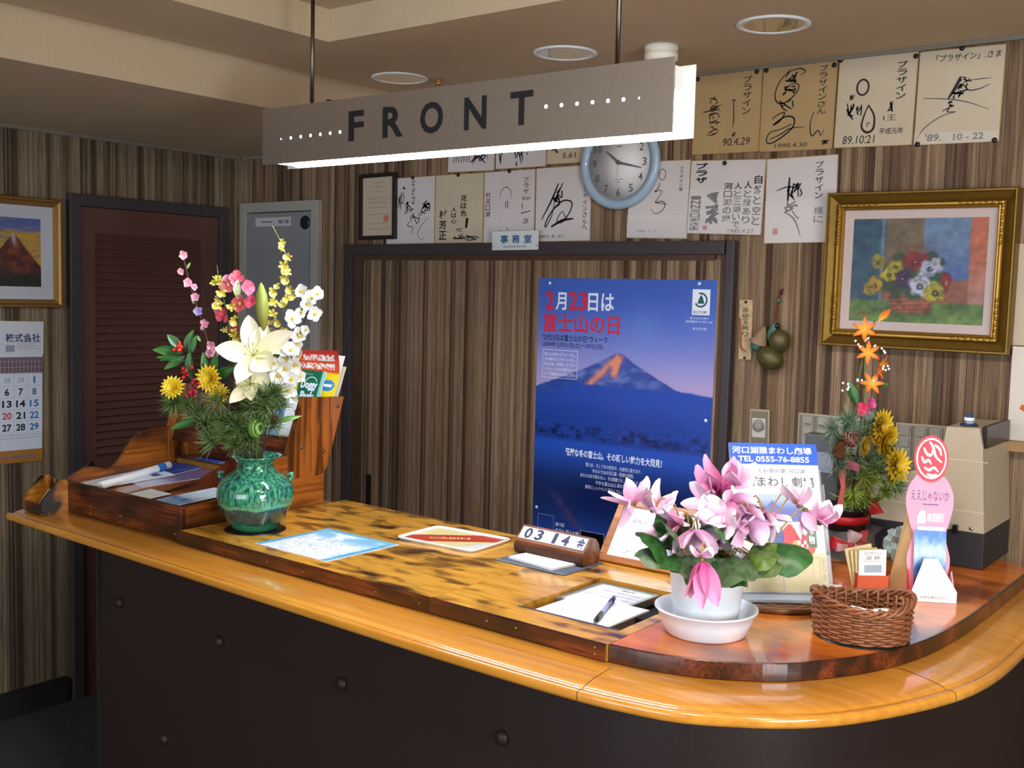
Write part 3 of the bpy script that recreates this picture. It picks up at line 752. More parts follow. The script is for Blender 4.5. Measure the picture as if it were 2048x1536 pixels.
def dC4(d):
    d.s([(.42, .78), (.30, .56), (.12, .30)], .006); d.s([(.50, .78), (.40, .62), (.36, .54), (.42, .58), (.44, .50), (.34, .44)], .006); d.k(.40, .62, .14, .16, 6, .005, 81)
    d.s([(.36, .54), (.30, .34), (.20, .20), (.20, .26), (.32, .42), (.50, .54), (.66, .52), (.64, .40), (.50, .26), (.40, .28), (.50, .40), (.56, .30)], .0045); d.s([(.30, .20), (.50, .28), (.70, .30)], .008)
    d.vt('プラザインさんへ', .90, .14, .80, .07, 0); d.t('2003. 8. 21', .05, .50, .055, .09, 0, .1)
g = 'autograph cards in the row above the office door'
shikishi('white autograph card in a sleeve next to the small dark-framed certificate', [(778, 358), (874, 351), (869, 487), (772, 489)], m_card_wh, dC1, ((.55, .99),), g, sleeve=.14)
shikishi('cream autograph card with three columns of brushed characters above the office door', [(875, 351), (971, 345), (966, 486), (870, 487)], m_card_lt, dC2, ((.48, .985),), g, .0045)
shikishi('white autograph card with faint face sketch above the office nameplate', [(972, 345), (1074, 337), (1068, 485), (967, 486)], m_card_wh, dC3, ((.5, .99),), g, .0035, sleeve=.2)
shikishi('white autograph card with thick sweeping signature left of the clock', [(1075, 337), (1184, 329), (1183, 482), (1071, 484)], m_card_wh, dC4, (), g, .0045)
def dD1(d):
    for i in range(7): d.s([(.16+.05*i, .30-.01*i), (.12+.055*i, .14)], .003)
    d.s([(.50, .14), (.66, .22), (.80, .12)], .006); d.k(.68, .22, .22, .18, 6, .004, 91); d.s([(.86, .30), (.84, .18)], .003)
def dD2(d): d.k(.10, .22, .08, .22, 6, .003, 92); d.k(.48, .22, .12, .26, 7, .0045, 93); d.s([(.62, .22), (.65, .19)], .004)
def dD3(d): d.k(.2, .25, .2, .14, 6, .003, 94); d.t('5.61', .34, .62, .08, .16); d.k(.5, .30, .3, .10, 4, .003, 95)
g = 'autograph cards half hidden behind the hanging sign'
shikishi('white autograph card half hidden by the hanging sign, leftmost of that row', [(901, 213), (994, 205), (991, 341), (897, 346)], m_card_wh, dD1, (), g)
shikishi('white autograph card half hidden by the hanging sign, middle of that row', [(997, 204), (1098, 196), (1095, 332), (994, 341)], m_card_wh, dD2, (), g, .008)
shikishi('cream autograph card tucked behind the wall clock under the hanging sign', [(1099, 194), (1192, 187), (1190, 323), (1096, 331)], m_card_lt, dD3, (), g, .006)

# framed certificate
c, w, h, tilt = on_back([(727, 350), (799, 345), (796, 478), (724, 481)])
t = wall_thing('framed_certificate', 'small certificate in a thin dark wooden frame left of the cards', 'frame', c, tilt, 'back', .0155)
b = MB()
for q in (((-w/2+.008, 0, 0), (.016, .016, h)), ((w/2-.008, 0, 0), (.016, .016, h)), ((0, 0, h/2-.008), (w-.032, .016, .016)), ((0, 0, -h/2+.008), (w-.032, .016, .016))): b.bbox(*q, .003)
b.build('frame', mat('dark_frame_wood', '#231a18', rough=.4), t)
MB().box((0, .003, 0), (w-.03, .004, h-.03)).build('paper', mat('aged_paper', '#b9a793', rough=.7, noise=(8, .04, 0)), t)
b = MB()
for i, (v, l) in enumerate(((.36, .3), (.30, .5), (.22, .2), (.12, .62), (.06, .55), (-.02, .45), (-.12, .6), (-.26, .5), (-.34, .66))): rect_in(b, -l*w/2, l*w/2, v*h, v*h+.0018, .0005)
b.build('print_lines', mat('faded_print', '#8b7566', rough=.7), t)
b = MB(); rect_in(b, w*.16, w*.30, -h*.24, -h*.14, .0004); b.build('red_seal', mat('faded_seal', '#b9705c', rough=.7), t)

# wall clock
c = ony(1236, 325, YB-.03)
rc = (ony(1318, 325, YB-.03).x-ony(1160, 325, YB-.03).x)/2
ck = wall_thing('wall_clock', 'round wall clock with pale blue rim and white dial, showing quarter past ten', 'clock', Vector((c.x, YB, c.z)), 0)
RX = Matrix.Rotation(PI/2, 3, 'X')
MB().lathe([(rc*.9, .004), (rc*.98, .012), (rc, .020), (rc*.985, .028), (rc*.94, .034), (rc*.88, .035), (rc*.83, .031), (rc*.80, .026), (rc*.795, .021)], 64, (0, 0, 0), RX).build('rim', mat('pearl_blue_plastic', '#98aec4', rough=.3, coat=.4), ck)
MB().lathe([(rc*.79, .022), (.0005, .0222)], 64, (0, 0, 0), RX).build('dial', mat('clock_dial', '#e6e4e6', rough=.5), ck)
for k in range(1, 13):
    b = MB(); a = PI/2-k*PI/6; r = rc*.63; hh = rc*.085; ww = hh*(.28 if k == 1 else .62 if k < 10 else 1.15)
    put_text(b, str(k), r*math.cos(a)-ww, r*math.cos(a)+ww, r*math.sin(a)-hh, r*math.sin(a)+hh, -.0226, .008); b.build('numeral', m_ink, ck)
b = MB(); rect_in(b, -.018, .018, -rc*.36, -rc*.36+.0015, -.0226); rect_in(b, -.004, .004, -rc*.42, -rc*.40, -.0226); rect_in(b, -.012, .012, rc*.34, rc*.36, -.0226); b.build('dial_marks', m_ink_thin, ck, kind='stuff')
def hand(name, ang, L, w_, y, m=m_ink):
    d = Vector((math.sin(ang), 0, math.cos(ang))); n_ = Vector((d.z, 0, -d.x)); Y = Vector((0, -y, 0))
    MB().add([Y+n_*w_*.8-d*L*.12, Y-n_*w_*.8-d*L*.12, Y-n_*w_-d*0, Y-n_*w_*.35+d*L, Y+n_*w_*.35+d*L, Y+n_*w_-d*0, ], [(0, 1, 2, 3, 4, 5)]).build(name, m, ck)
hand('hour_hand', math.radians(-52), rc*.42, rc*.035, .026); hand('minute_hand', math.radians(103), rc*.60, rc*.028, .028); hand('second_hand', math.radians(182), rc*.5, rc*.006, .030, mat('grey_hand', '#6c6c70', rough=.4))
MB().lathe([(rc*.045, .024), (rc*.045, .031), (.0005, .032)], 16, (0, 0, 0), RX).build('hub', m_ink, ck)
MB().lathe([(rc*.81, .0325), (rc*.5, .0335), (.0005, .034)], 48, (0, 0, 0), RX).build('glass', mat('clock_glass', '#ffffff', rough=.05, alpha=.06, spec=.8), ck)

# office nameplate
c, w, h, tilt = on_back([(984, 463), (1077, 461), (1076, 499), (985, 501)], YB-.036)
t = wall_thing('office_nameplate', 'small white nameplate with blue characters on top of the office door frame', 'sign', Vector((c.x, YB-.0355, c.z)), tilt)
MB().bbox((0, 0, 0), (w, .004, h), .0008).build('plate', mat('white_acrylic', '#d2d8d8', rough=.3), t)
b = MB()
for k, ch in enumerate('事務室'): put_text(b, ch, -w*.31+k*w*.255, -w*.31+k*w*.255+w*.17, -h*.14, h*.30, -.0026, .025)
put_text(b, 'BUSINESS ROOM', -w*.24, w*.25, -h*.37, -h*.27, -.0026, 0)
b.build('lettering', mat('blue_print', '#27598c', rough=.5), t)
for u in (-.47, .47): MB().lathe([(.0025, 0), (.0005, .0015)], 8, (u*w, -.002, -h*.28), RX).build('screw', m_pin, t)

# ------------------------------------------------------------------ mount Fuji poster on the office door
PW, PH = .722, 1.03
pc = ony(1256, 558, YB-.0175); pz = pc.z
t = wall_thing('mountain_poster', 'large blue poster of a snow-capped mountain above a lake at dawn', 'poster', Vector(((ony(1080, 558, YB-.0175).x+ony(1432, 558, YB-.0175).x)/2, YB-.0175, pz-PH/2)), 0)
def fuji(u, v):  # print colours raised to include the haze of the gloss reflection
    y = 1-v                                     # from the top
    ar = PH/PW
    sky = cmix(cfill(u, '#3f62bc'), cfill(u, '#a99ccc'), sstep(0, .42, y)**1.3)
    sky = cmix(sky, cfill(u, '#b59cc0'), sstep(.25, .42, y)*sstep(.35, 1, u)*.6)
    sky = cmix(sky, cfill(u, '#6f8fdc'), .35*np.exp(-((u-.62)**2/.012+(y-.17)**2/.006)))
    img = sky
    # slopes of the cone
    px_, py_ = .505, .252
    l = np.clip((px_-.035-u)/(px_-.035), 0, 1); r = np.clip((u-px_-.012)/(1-px_), 0, 1)
    ridge = np.where(u < px_, py_+.133*l**.86+.0, py_+.167*r**.82)+.006*(fbm(u, v*0, 40, 3)-.5)
    mt = sstep(-.0015, .0015, y-ridge)
    rock = cmix(cfill(u, '#3d4f99'), cfill(u, '#25418f'), sstep(.27, .42, y))
    snow = fbm(u*1.2+.3*y, v*4, 14, 5)
    rock = cmix(rock, cfill(u, '#7f8fc9'), np.clip((snow-.42)*3, 0, 1)*sstep(.44, .33, y)*.8)
    lit = np.exp(-((y-py_-(px_-u)*.62)/.018)**2)*sstep(.02, .05, px_-u+.02)*sstep(.32, .18, px_-u)
    lit2 = np.exp(-((u-(.492-.30*(y-py_)))/.018)**2)*sstep(.0, .03, y-py_)*sstep(.10, .06, y-py_)
    lit3 = np.exp(-((u-(.515-.75*(y-py_)))/.016)**2)*sstep(.0, .01, y-py_)*sstep(.09, .05, y-py_)
    rock = cmix(rock, cfill(u, '#e58a6c'), np.clip((lit+lit2+.8*lit3)*(.5+.9*(fbm(u, v, 60, 8))), 0, 1)*.95)
    img = cmix(img, rock, mt)
    fore = sstep(-.003, .003, y-(.335+.04*np.abs(u-.45)**1.1*4*.5+.012*(fbm(u, v*0, 12, 9)-.5)+np.where(u < .3, .05*(.3-u)/.3, 0)-.02*np.exp(-((u-.55)/.08)**2)))*sstep(.0, .01, y-.36)
    fore = np.maximum(fore, sstep(.40, .415, y))
    img = cmix(img, cmix(cfill(u, '#2a4aa4'), cfill(u, '#203f92'), sstep(.4, .5, y)), np.clip(fore, 0, 1))
    tex = fbm(u*2, v*9, 16, 12)
    img = cmix(img, cfill(u, '#2d56b4'), np.clip((tex-.5)*2.5, 0, 1)*sstep(.44, .49, y)*.6)
    town = sstep(.505, .515, y)*sstep(.565, .55, y)
    img = cmix(img, cfill(u, '#0b1538'), town*np.clip((fbm(u, v*2, 26, 15)-.40)*3.2, 0, 1)*.7)
    img = cmix(img, cfill(u, '#3a64bd'), town*np.clip((fbm(u*1.5, v*5, 40, 17)-.58)*7, 0, 1)*.5)
    lake = sstep(.562, .575, y)
    wat = cmix(cfill(u, '#2550b2'), cfill(u, '#182c62'), sstep(.58, .74, y))
    wat = cmix(wat, cfill(u, '#2748a0'), sstep(.76, .93, y))
    wat = cmix(wat, cfill(u, '#2a57bb'), np.clip((fbm(u, v*12, 8, 21)-.5)*3, 0, 1)*.35*sstep(.72, .6, y))
    # reflected slope
    rf = np.exp(-((u-(.10+1.35*(y-.74)))/.03)**2)*sstep(.74, .78, y)
    wat = cmix(wat, cfill(u, '#6d4a72'), np.clip(rf*(.3+fbm(u, v, 30, 25)), 0, 1)*.7)
    dk = sstep(.0, .05, y-(.70+.22*(1-np.abs(u-.62)*1.5)))
    wat = cmix(wat, cfill(u, '#0c1c52'), np.clip(sstep(.66, .74, y)*sstep(.86, .78, y)*sstep(.1, .4, u), 0, 1)*.6)
    img = cmix(img, wat, lake)
    return img
print_sheet('sheet', PW, PH, 240, 330, fuji, t, mat_printed('poster_gloss', .28, .25), 0.0, z0=-PH/2)
MB().box((0, .0008, 0), (PW, .0010, PH)).build('backing', m_card_wh, t)
X = lambda u: (u-.5)*PW
Zy = lambda y: PH/2-y*PH
m_pred = mat('poster_red', '#c42f4d', rough=.4); m_pwhite = mat('poster_white', '#e8eefc', rough=.4); m_pnavy = mat('poster_navy', '#14204a', rough=.4)
b = MB()
# measured positions: u from the left edge, y from the top edge
put_text(b, '2', X(.045), X(.10), Zy(.112), Zy(.046), -.0006, .03); put_text(b, '23', X(.185), X(.30), Zy(.112), Zy(.046), -.0006, .03)
put_text(b, '富士山の日', X(.035), X(.49), Zy(.190), Zy(.122), -.0006, .022)
b.build('red_title', m_pred, t)
b = MB(); put_text(b, '月', X(.11), X(.175), Zy(.112), Zy(.050), -.0006, .02); put_text(b, '日は', X(.305), X(.455), Zy(.112), Zy(.050), -.0006, .02)
put_text(b, '荘厳な冬の富士山。その新しい魅力を大発見！', X(.195), X(.75), Zy(.622), Zy(.594), -.0006, .025)
for k, (s_, a0, a1) in enumerate((('雪と氷、そして冬の夜空が、大自然に描き出す、', .32, .64), ('冬ならではの河口湖・西湖の表情。', .36, .60), ('あなたのまだ知らない、その素敵さを、お伝えしたくて。', .29, .66), ('今冬も富士山と湖の舞台で、', .38, .60), ('素晴らしいイベントをたくさんご用意。', .32, .58))):
    put_text(b, s_, X(a0), X(a1), Zy(.651+.0195*k), Zy(.637+.0195*k), -.0006, 0)
for k, s_ in enumerate(('富士山を考えるフォーラム、', '3770個のエコキャンドル、', '花火大会、天然氷、ネイチャ', 'ーウォークなど多彩なイベ', 'ントで皆様をおむかえします。')):
    put_text(b, s_, X(.05), X(.05+.19), Zy(.274+.0175*k), Zy(.262+.0175*k), -.0006, 0)
x0, x1, z0, z1 = X(.038), X(.252), Zy(.352), Zy(.252)
for q in ((x0, x1, z0, z0+.0014), (x0, x1, z1-.0014, z1), (x0, x0+.0014, z0, z1), (x1-.0014, x1, z0, z1)): rect_in(b, *q, -.0006)
put_text(b, '富士山の日実行', X(.87), X(.965), Zy(.126), Zy(.119), -.0006, 0); put_text(b, '自然環境を守り育てる会', X(.85), X(.985), Zy(.138), Zy(.130), -.0006, 0); put_text(b, '富士河口湖', X(.885), X(.955), Zy(.160), Zy(.152), -.0006, 0)
put_text(b, '第7回', X(.145), X(.20), Zy(.880), Zy(.866), -.0006, .01); put_text(b, '冬花火 湖上の舞', X(.145), X(.29), Zy(.905), Zy(.887), -.0006, .02)
for q in ((X(.035), X(.135), Zy(.907), Zy(.845)), (X(.30), X(.44), Zy(.945), Zy(.879))):
    for r_ in ((q[0], q[1], q[3]-.001, q[3]), (q[0], q[0]+.001, q[2], q[3]), (q[1]-.001, q[1], q[2], q[3])): rect_in(b, *r_, -.0008)
b.build('white_print', m_pwhite, t, kind='stuff')
b = MB(); put_text(b, '“2月23日は富士山の日”ウィーク', X(.03), X(.425), Zy(.220), Zy(.197), -.0006, .015); put_text(b, '2004年 2月21日(土)～29日(日)', X(.035), X(.40), Zy(.244), Zy(.224), -.0006, .01)
b.build('navy_print', m_pnavy, t)
b = MB(); rect_in(b, X(.305), X(.438), Zy(.945), Zy(.881), -.0005); b.build('dark_photo', mat('poster_night', '#070a14', rough=.3), t)
b = MB(); rect_in(b, X(.878), X(.968), Zy(.112), Zy(.030), -.0005); b.build('emblem_panel', m_pwhite, t)
b = MB(); cx, cz = X(.921), Zy(.064)
ring_stroke(b, cx, cz, .022, .022, .006, -.0008, -2.6, 1.9); b.add([(cx-.012, -.0008, cz-.012), (cx+.014, -.0008, cz-.012), (cx+.008, -.0008, cz+.006), (cx+.002, -.0008, cz+.018), (cx-.006, -.0008, cz+.006)], [(0, 1, 2, 3, 4)])
b.build('emblem', mat('emblem_green', '#1d5a55', rough=.4), t)
b = MB(); put_text(b, '富士河口湖町', X(.886), X(.957), Zy(.108), Zy(.098), -.0008, .01); b.build('emblem_name', m_pnavy, t)
for u, y in ((.07, .018), (.91, .012), (.97, .449), (.025, .824)):
    MB().lathe([(.006, 0), (.006, .001), (.0005, .002)], 10, (X(u), -.0006, Zy(y)), RX).build('tape_dot', m_pwhite, t)

# ------------------------------------------------------------------ pansy painting in a gold frame
c, w, h, tilt = on_back([(1652, 386), (2037, 374), (2020, 711), (1643, 690)], YB-.045)
t = wall_thing('framed_painting', 'gold framed oil painting of pansies in a wicker basket', 'painting', Vector((c.x, YB-.03, c.z)), tilt)
m_gold = mat('antique_gold', '#7d6026', rough=.42, metal=.65, noise=(40, .12, 0)); m_gold_hi = mat('bright_gilding', '#a8823a', rough=.34, metal=.8, noise=(60, .08, 0))
def frame_ring(name, prof, m):
    """mitred frame: prof = list of (inset from outer edge, y depth)"""
    rows = [[(-w/2+s, y, -h/2+s), (w/2-s, y, -h/2+s), (w/2-s, y, h/2-s), (-w/2+s, y, h/2-s), (-w/2+s, y, -h/2+s)] for s, y in prof]
    return MB().grid(rows, False).build(name, m, t)
frame_ring('outer_moulding', [(0, .028), (0, -.018), (.003, -.024), (.007, -.024), (.011, -.018), (.030, -.002), (.036, .004)], m_gold)
frame_ring('inner_moulding', [(.034, .006), (.034, -.012), (.037, -.016), (.042, -.016), (.045, -.010), (.046, -.012), (.049, -.013), (.052, -.010), (.053, .004)], m_gold_hi)
frame_ring('linen_liner', [(.052, .001), (.078, .004), (.079, .008)], mat('linen_liner', '#b8a7a4', rough=.85, noise=(400, .08, .2)))
orn = MB().ell((0, 0, 0), (.0075, .0035, .0035), 8, 5).mesh('carved_leaf'); orn.materials.append(m_gold_hi)
for sx_ in (-1, 1):
    for sz_ in (-1, 1):
        for k in range(7):
            link_mesh('carved_leaf', orn, t, (sx_*(w/2-.048-k*.017), -.017, sz_*(h/2-.0395)), (0, .5*(-1)**k, 0)); link_mesh('carved_leaf', orn, t, (sx_*(w/2-.0395), -.017, sz_*(h/2-.048-k*.017)), (0, PI/2+.5*(-1)**k, 0))
iw, ih = w-.156, h-.156
def pansies(u, v):
    y = 1-v
    n1 = fbm(u, v, 9, 30)-.47; n2 = fbm(u, v, 26, 33)-.47
    img = cmix(cfill(u, '#2f4f6b'), cfill(u, '#3d6070'), np.clip(.5+n1*3, 0, 1))
    img = cmix(img, cfill(u, '#76654f'), sstep(.24, .27, u)*1.0); img = cmix(img, cfill(u, '#7d8ea5'), np.exp(-((u-.235)/.015)**2)*.8)
    img = cmix(img, cmix(cfill(u, '#6a86ad'), cfill(u, '#4d6cad'), sstep(.2, .6, y)), sstep(.53, .56, u+.01*n1)*sstep(.60, .58, y+.02*n2))
    img = cmix(img, cfill(u, '#9a5f45'), sstep(.58, .60, y)*sstep(.24, .27, u))
    img = cmix(img, cmix(cfill(u, '#c8694a'), cfill(u, '#b9837c'), sstep(.2, .85, y)), sstep(.865, .89, u+.02*n1))
    img = cmix(img, cfill(u, '#7d4d3d'), np.exp(-(((u-.45)/.12)**2+((y-.33)/.09)**2))*.7)
    gl = cmix(cfill(u, '#4d7038'), cfill(u, '#7c9a4a'), np.clip(.4+n1*2+.7*np.exp(-(((u-.8)/.09)**2+((y-.93)/.09)**2)), 0, 1))
    img = cmix(img, gl, sstep(.775, .80, y-.02*u))
    bk = (np.abs(u-.48+.02*(y-.8))/(.215-.27*(y-.66)) < 1)&(y > .665+.25*(np.abs(u-.46))**2*0)&(y < .915+.0-.9*(u-.47)**2*0)
    bs = sstep(1.02, .98, np.abs(u-.475)/(.205-.30*np.clip(y-.66, 0, 1)))*sstep(.655, .67, y+.10*np.clip(.475-u, 0, 1))*sstep(.925, .905, y+.6*(u-.475)**2)
    img = cmix(img, cmix(cfill(u, '#6d3a2c'), cfill(u, '#a8614a'), np.clip(.35+.3*np.sin(y*150+u*12)+n2*1.5+.5*np.exp(-((u-.5)/.1)**2), 0, 1)), bs)
    def blob(img, cu, cy, ru, ry, c, k=1.0, pet=0, soft=.25, seed=1):
        a = np.arctan2(y-cy, (u-cu)*1.25); d = np.sqrt(((u-cu)/ru)**2+((y-cy)/ry)**2)
        edge = 1+(.10*np.cos(pet*a+.6+seed) if pet else 0)+.75*(fbm(u, v, 17, seed)-.47)
        return cmix(img, cfill(u, c), sstep(edge+soft, edge-soft, d)*k)
    for cu, cy, r in ((.28, .62, .07), (.36, .69, .06), (.50, .70, .07), (.62, .64, .07), (.60, .38, .05), (.68, .42, .03), (.37, .38, .05), (.68, .56, .05), (.44, .58, .10), (.30, .52, .05)): img = blob(img, cu, cy, r, r*1.2, '#2d4a2e', .95, 0, .3, int(cu*99))
    for cu, cy, ru, ry, c, ce in ((.49, .41, .09, .075, '#8c2028', '#5a1018'), (.40, .57, .065, .085, '#47275a', '#2a1638'), (.205, .42, .045, .06, '#a8993a', '#3a3a20'), (.345, .46, .055, .055, '#b9ae2c', '#4a4420'), (.295, .54, .05, .06, '#c0b42e', '#4a3a1e'),
                               (.19, .65, .055, .08, '#c39a30', '#4a3018'), (.145, .69, .04, .05, '#a88a35', '#6b5a28'), (.605, .475, .075, .065, '#aeb2cc', '#2e2a5c'), (.535, .64, .08, .095, '#c9cde0', '#3a3560'), (.65, .70, .075, .085, '#c6bb2f', '#3a3420'), (.725, .60, .035, .08, '#8a2434', '#c05a58'), (.635, .43, .04, .05, '#b8b6c8', '#8a88a8')):
        img = blob(img, cu, cy, ru*1.08, ry*1.08, c, 1, 5, .22, int(cu*777)); img = img*(1-.28*(np.sqrt(((u-cu)/ru)**2+((y-cy)/ry)**2) < 1.1)*np.clip((fbm(u, v, 30, int(cu*55))-.45)*4, 0, 1))[None]; img = blob(img, cu, cy+ry*.15, ru*.36, ry*.34, ce, .85, 3, .3, 5)
        img = blob(img, cu, cy+ry*.12, ru*.09, ry*.09, '#d9b83a', .9)
    img = img*(.80+.30*n2+.22*n1)[None]
    return img
print_sheet('canvas', iw, ih, 230, 190, pansies, t, mat_printed('oil_paint', .5), .006, z0=-ih/2)
b = MB(); put_text(b, 'yukie', -iw*.445, -iw*.34, -ih*.455, -ih*.40, .0052, 0, .3); b.build('signature', mat('signature_red', '#7a2a1e', rough=.5), t)

# ------------------------------------------------------------------ small things right of the door
c, w, h, tilt = on_back([(1481, 599), (1507, 600), (1504, 719), (1479, 719)])
t = wall_thing('wood_plaque', 'narrow weathered wooden plaque with vertical writing beside the office door', 'plaque', c, tilt, 'back', .004)
MB().bbox((0, 0, 0), (w, .008, h), .0015).build('slip', mat('weathered_slip', '#b39a76', rough=.7, noise=(35, .35, .2)), t)
b = MB(); put_vtext(b, 'まゆ玉飾り', 0, -h*.12, h*.38, w*.5, -.0046, .01); b.build('writing', mat('plaque_ink', '#3a3630', rough=.6), t)
b = MB(); stroke(b, [(-w*.42, h*.2), (-w*.36, -h*.1), (-w*.30, -h*.30), (w*.1, -h*.36)], .010, -.0044); b.build('rust_stain', mat('rust_stain', '#8a5426', rough=.8), t)
for v in (.46, -.47): MB().lathe([(.005, 0), (.004, .003), (.0005, .004)], 10, (0, -.004, v*h), RX).build('nail', m_pin, t)
# hanging clay bells
c = ony(1560, 585, YB)
t = wall_thing('hanging_bells', 'cluster of old clay bells with straw hat hung on a cord', 'ornament', c, 0)
def rel(px, py, off): q = ony(px, py, YB-off); return Vector((q.x-c.x, -off, q.z-c.z))
m_bell = mat('bronze_clay', '#57502e', rough=.45, metal=.35, noise=(40, .2, .1)); m_cord = mat('red_cord', '#6b2b22', rough=.8)
MB().tube([rel(1562, 580, .004), rel(1556, 602, .008), rel(1552, 630, .01), rel(1549, 655, .02)], .0035, 8).build('cord', m_cord, t)
MB().tube([rel(1566, 578, .0), rel(1566, 578, .02), rel(1563, 590, .02)], .002, 6).build('hook', m_pin, t)
MB().ell(rel(1557, 601, .012), (.010, .008, .006), 8, 6).build('knot', mat('green_cord', '#3f6b5c', rough=.8), t)
b = MB(); b.ell(rel(1559, 682, .035), (.034, .030, .036), 20, 12); b.build('bell', m_bell, t)
b = MB(); b.ell(rel(1540, 716, .04), (.046, .034, .036), 20, 12, Matrix.Rotation(.45, 3, 'Y')); b.build('bell', m_bell, t)
b = MB(); b.lathe([(.0008, .045), (.012, .026), (.030, -.012), (.031, -.016), (.026, -.014), (.001, -.01)], 16, rel(1520, 678, .03), Matrix.Rotation(.35, 3, 'Y')); b.build('straw_hat', mat('straw_hat', '#8b7358', rough=.8, noise=(80, .15, .2)), t)
b = MB(); b.ell(rel(1513, 691, .03), (.020, .018, .018), 12, 8); b.build('doll_head', mat('green_clay', '#476a58', rough=.6, noise=(40, .3, 0)), t)
b = MB(); b.ell(rel(1545, 663, .025), (.014, .014, .032), 12, 8, Matrix.Rotation(.35, 3, 'Y')); b.build('leaf_charm', mat('green_clay', '#476a58', rough=.6, noise=(40, .3, 0)), t)
b = MB(); b.ell(rel(1554, 652, .026), .010, 10, 6); b.build('dark_bead', m_pin, t)
# wall plates
m_plate = mat('taupe_plate', '#7d735f', rough=.4, noise=(60, .03, 0)); m_plate_rim = mat('pale_plate_rim', '#a69b84', rough=.35, metal=.3); m_key = mat('grey_switch', '#98948a', rough=.4); m_key_dk = mat('switch_dark', '#4f4a42', rough=.5)
def plate(name, label, q):
    c, w, h, tilt = on_back(q)
    t = wall_thing(name, label, 'switch', c, tilt, 'back', .006)
    MB().bbox((0, 0, 0), (w, .010, h), .002).build('rim', m_plate_rim, t)
    MB().bbox((0, -.0045, 0), (w-.012, .004, h-.012), .001).build('plate', m_plate, t)
    return t, w, h
t, w, h = plate('dial_plate', 'small taupe wall plate with a rotary dial, left of the switch panels', [(1503, 817), (1544, 820), (1539, 893), (1500, 890)])
MB().bbox((0, -.008, 0), (.046, .004, .062), .001).build('dial_face', mat('dial_face', '#c6c2b8', rough=.4), t)
MB().lathe([(.016, 0), (.014, .010), (.0005, .011)], 20, (0, -.010, .004), RX).build('knob', m_key, t)
b = MB(); ring_stroke(b, 0, .004, .019, .021, .003, -.0104, -.6, 3.6); b.build('dial_scale', m_key_dk, t)
def rockers(t, x, z, n_, dark=True):
    MB().bbox((x, -.008, z), (.036, .004, .10), .001).build('switch_frame', m_key, t)
    for k in range(n_):
        zz = z+.033-k*.033
        r_ = MB().bbox((x, -.011, zz), (.026, .005, .024), .001).build('rocker', m_key if not dark else mat('rocker_pale', '#a39d8f', rough=.4), t)
        if dark: MB().box((x, -.0138, zz-.008), (.020, .0008, .003)).build('name_strip', m_key_dk, r_)
t, w, h = plate('switch_panel', 'wide taupe wall plate with columns of small switches behind the flower arrangement', [(1599, 825), (1736, 836), (1732, 912), (1596, 896)])
for k, u in enumerate((-.34, -.12, .10, .32)): rockers(t, u*w, 0, 3)
t, w, h = plate('switch_panel', 'taupe wall plate with pale switches beside the cash register', [(1795, 844), (1894, 852), (1890, 930), (1791, 921)])
for k, u in enumerate((-.30, .02, .32)): rockers(t, u*w, .0, 3, False)
# cards at the right edge
t = wall_thing('wall_card', 'white card with orange brush mark on the wall above the cash register', 'card', ony(2090, 790, YB), 0, 'back', .02)
w, h = .17, .26
MB().bbox((0, 0, .0), (w, .006, h), .001).build('card', mat('card_pale', '#cfc5ba', rough=.6), t)
b = MB(); stroke(b, [(-.055, -.035), (-.03, -.045), (-.005, -.062), (.02, -.07)], .022, -.0036); b.build('brush_mark', mat('orange_ink', '#c8572c', rough=.6), t)
MB().bbox((0, -.012, -h/2-.014), (w+.02, .04, .028), .003).build('ledge', mat('pale_pine', '#a07e52', rough=.5, noise=(20, .1, 0)), t)
t = wall_thing('wall_card', 'white card on the wall right of the gold picture frame', 'card', ony(2075, 590, YB), 0, 'back', .004)
MB().bbox((0, 0, 0), (.15, .004, .28), .001).build('card', m_card_lt, t)
b = MB(); rect_in(b, -.06, -.056, -.1, .1, -.0024); b.build('print_line', m_ink_thin, t)

# electrical cabinet in the corner
c, w, h, tilt = on_back([(488, 408), (645, 400), (637, 860), (483, 880)])
zt = ony(566, 404, YB).z; x0 = ony(488, 408, YB).x; x1 = ony(645, 400, YB).x
t = wall_thing('electrical_cabinet', 'grey metal electrical cabinet in the corner behind the flowers', 'cabinet', Vector(((x0+x1)/2, YB, zt)), 0)
w = x1-x0; h = 1.0
m_grey = mat('grey_enamel', '#9d9890', rough=.45); m_grey2 = mat('grey_enamel_door', '#858486', rough=.4)
b = MB()
for q in (((-w/2+.022, -.014, -h/2), (.044, .028, h)), ((w/2-.022, -.014, -h/2), (.044, .028, h)), ((0, -.014, -.022), (w-.088, .028, .044)), ((0, -.014, -h+.022), (w-.088, .028, .044))): b.bbox(*q, .003)
b.build('frame', m_grey, t)
d = MB().bbox((0, -.010, -h/2), (w-.096, .012, h-.096), .002).build('cabinet_door', m_grey2, t)
MB().bbox((-.04, -.0175, -.088), (.24, .002, .040), .0005).build('label_strip', mat('label_strip', '#b8b8bc', rough=.5), d)
b = MB(); put_text(b, '電灯盤', .0, .07, -.097, -.079, -.0190, .01); rect_in(b, -.12, -.045, -.09, -.086, -.0190); b.build('label_writing', m_ink_thin, d)
MB().lathe([(.030, 0), (.030, .005), (.022, .008), (.0005, .008)], 24, (w/2-.09, -.015, -.095), RX).build('lock', mat('dark_lock', '#1d1a22', rough=.4), d)

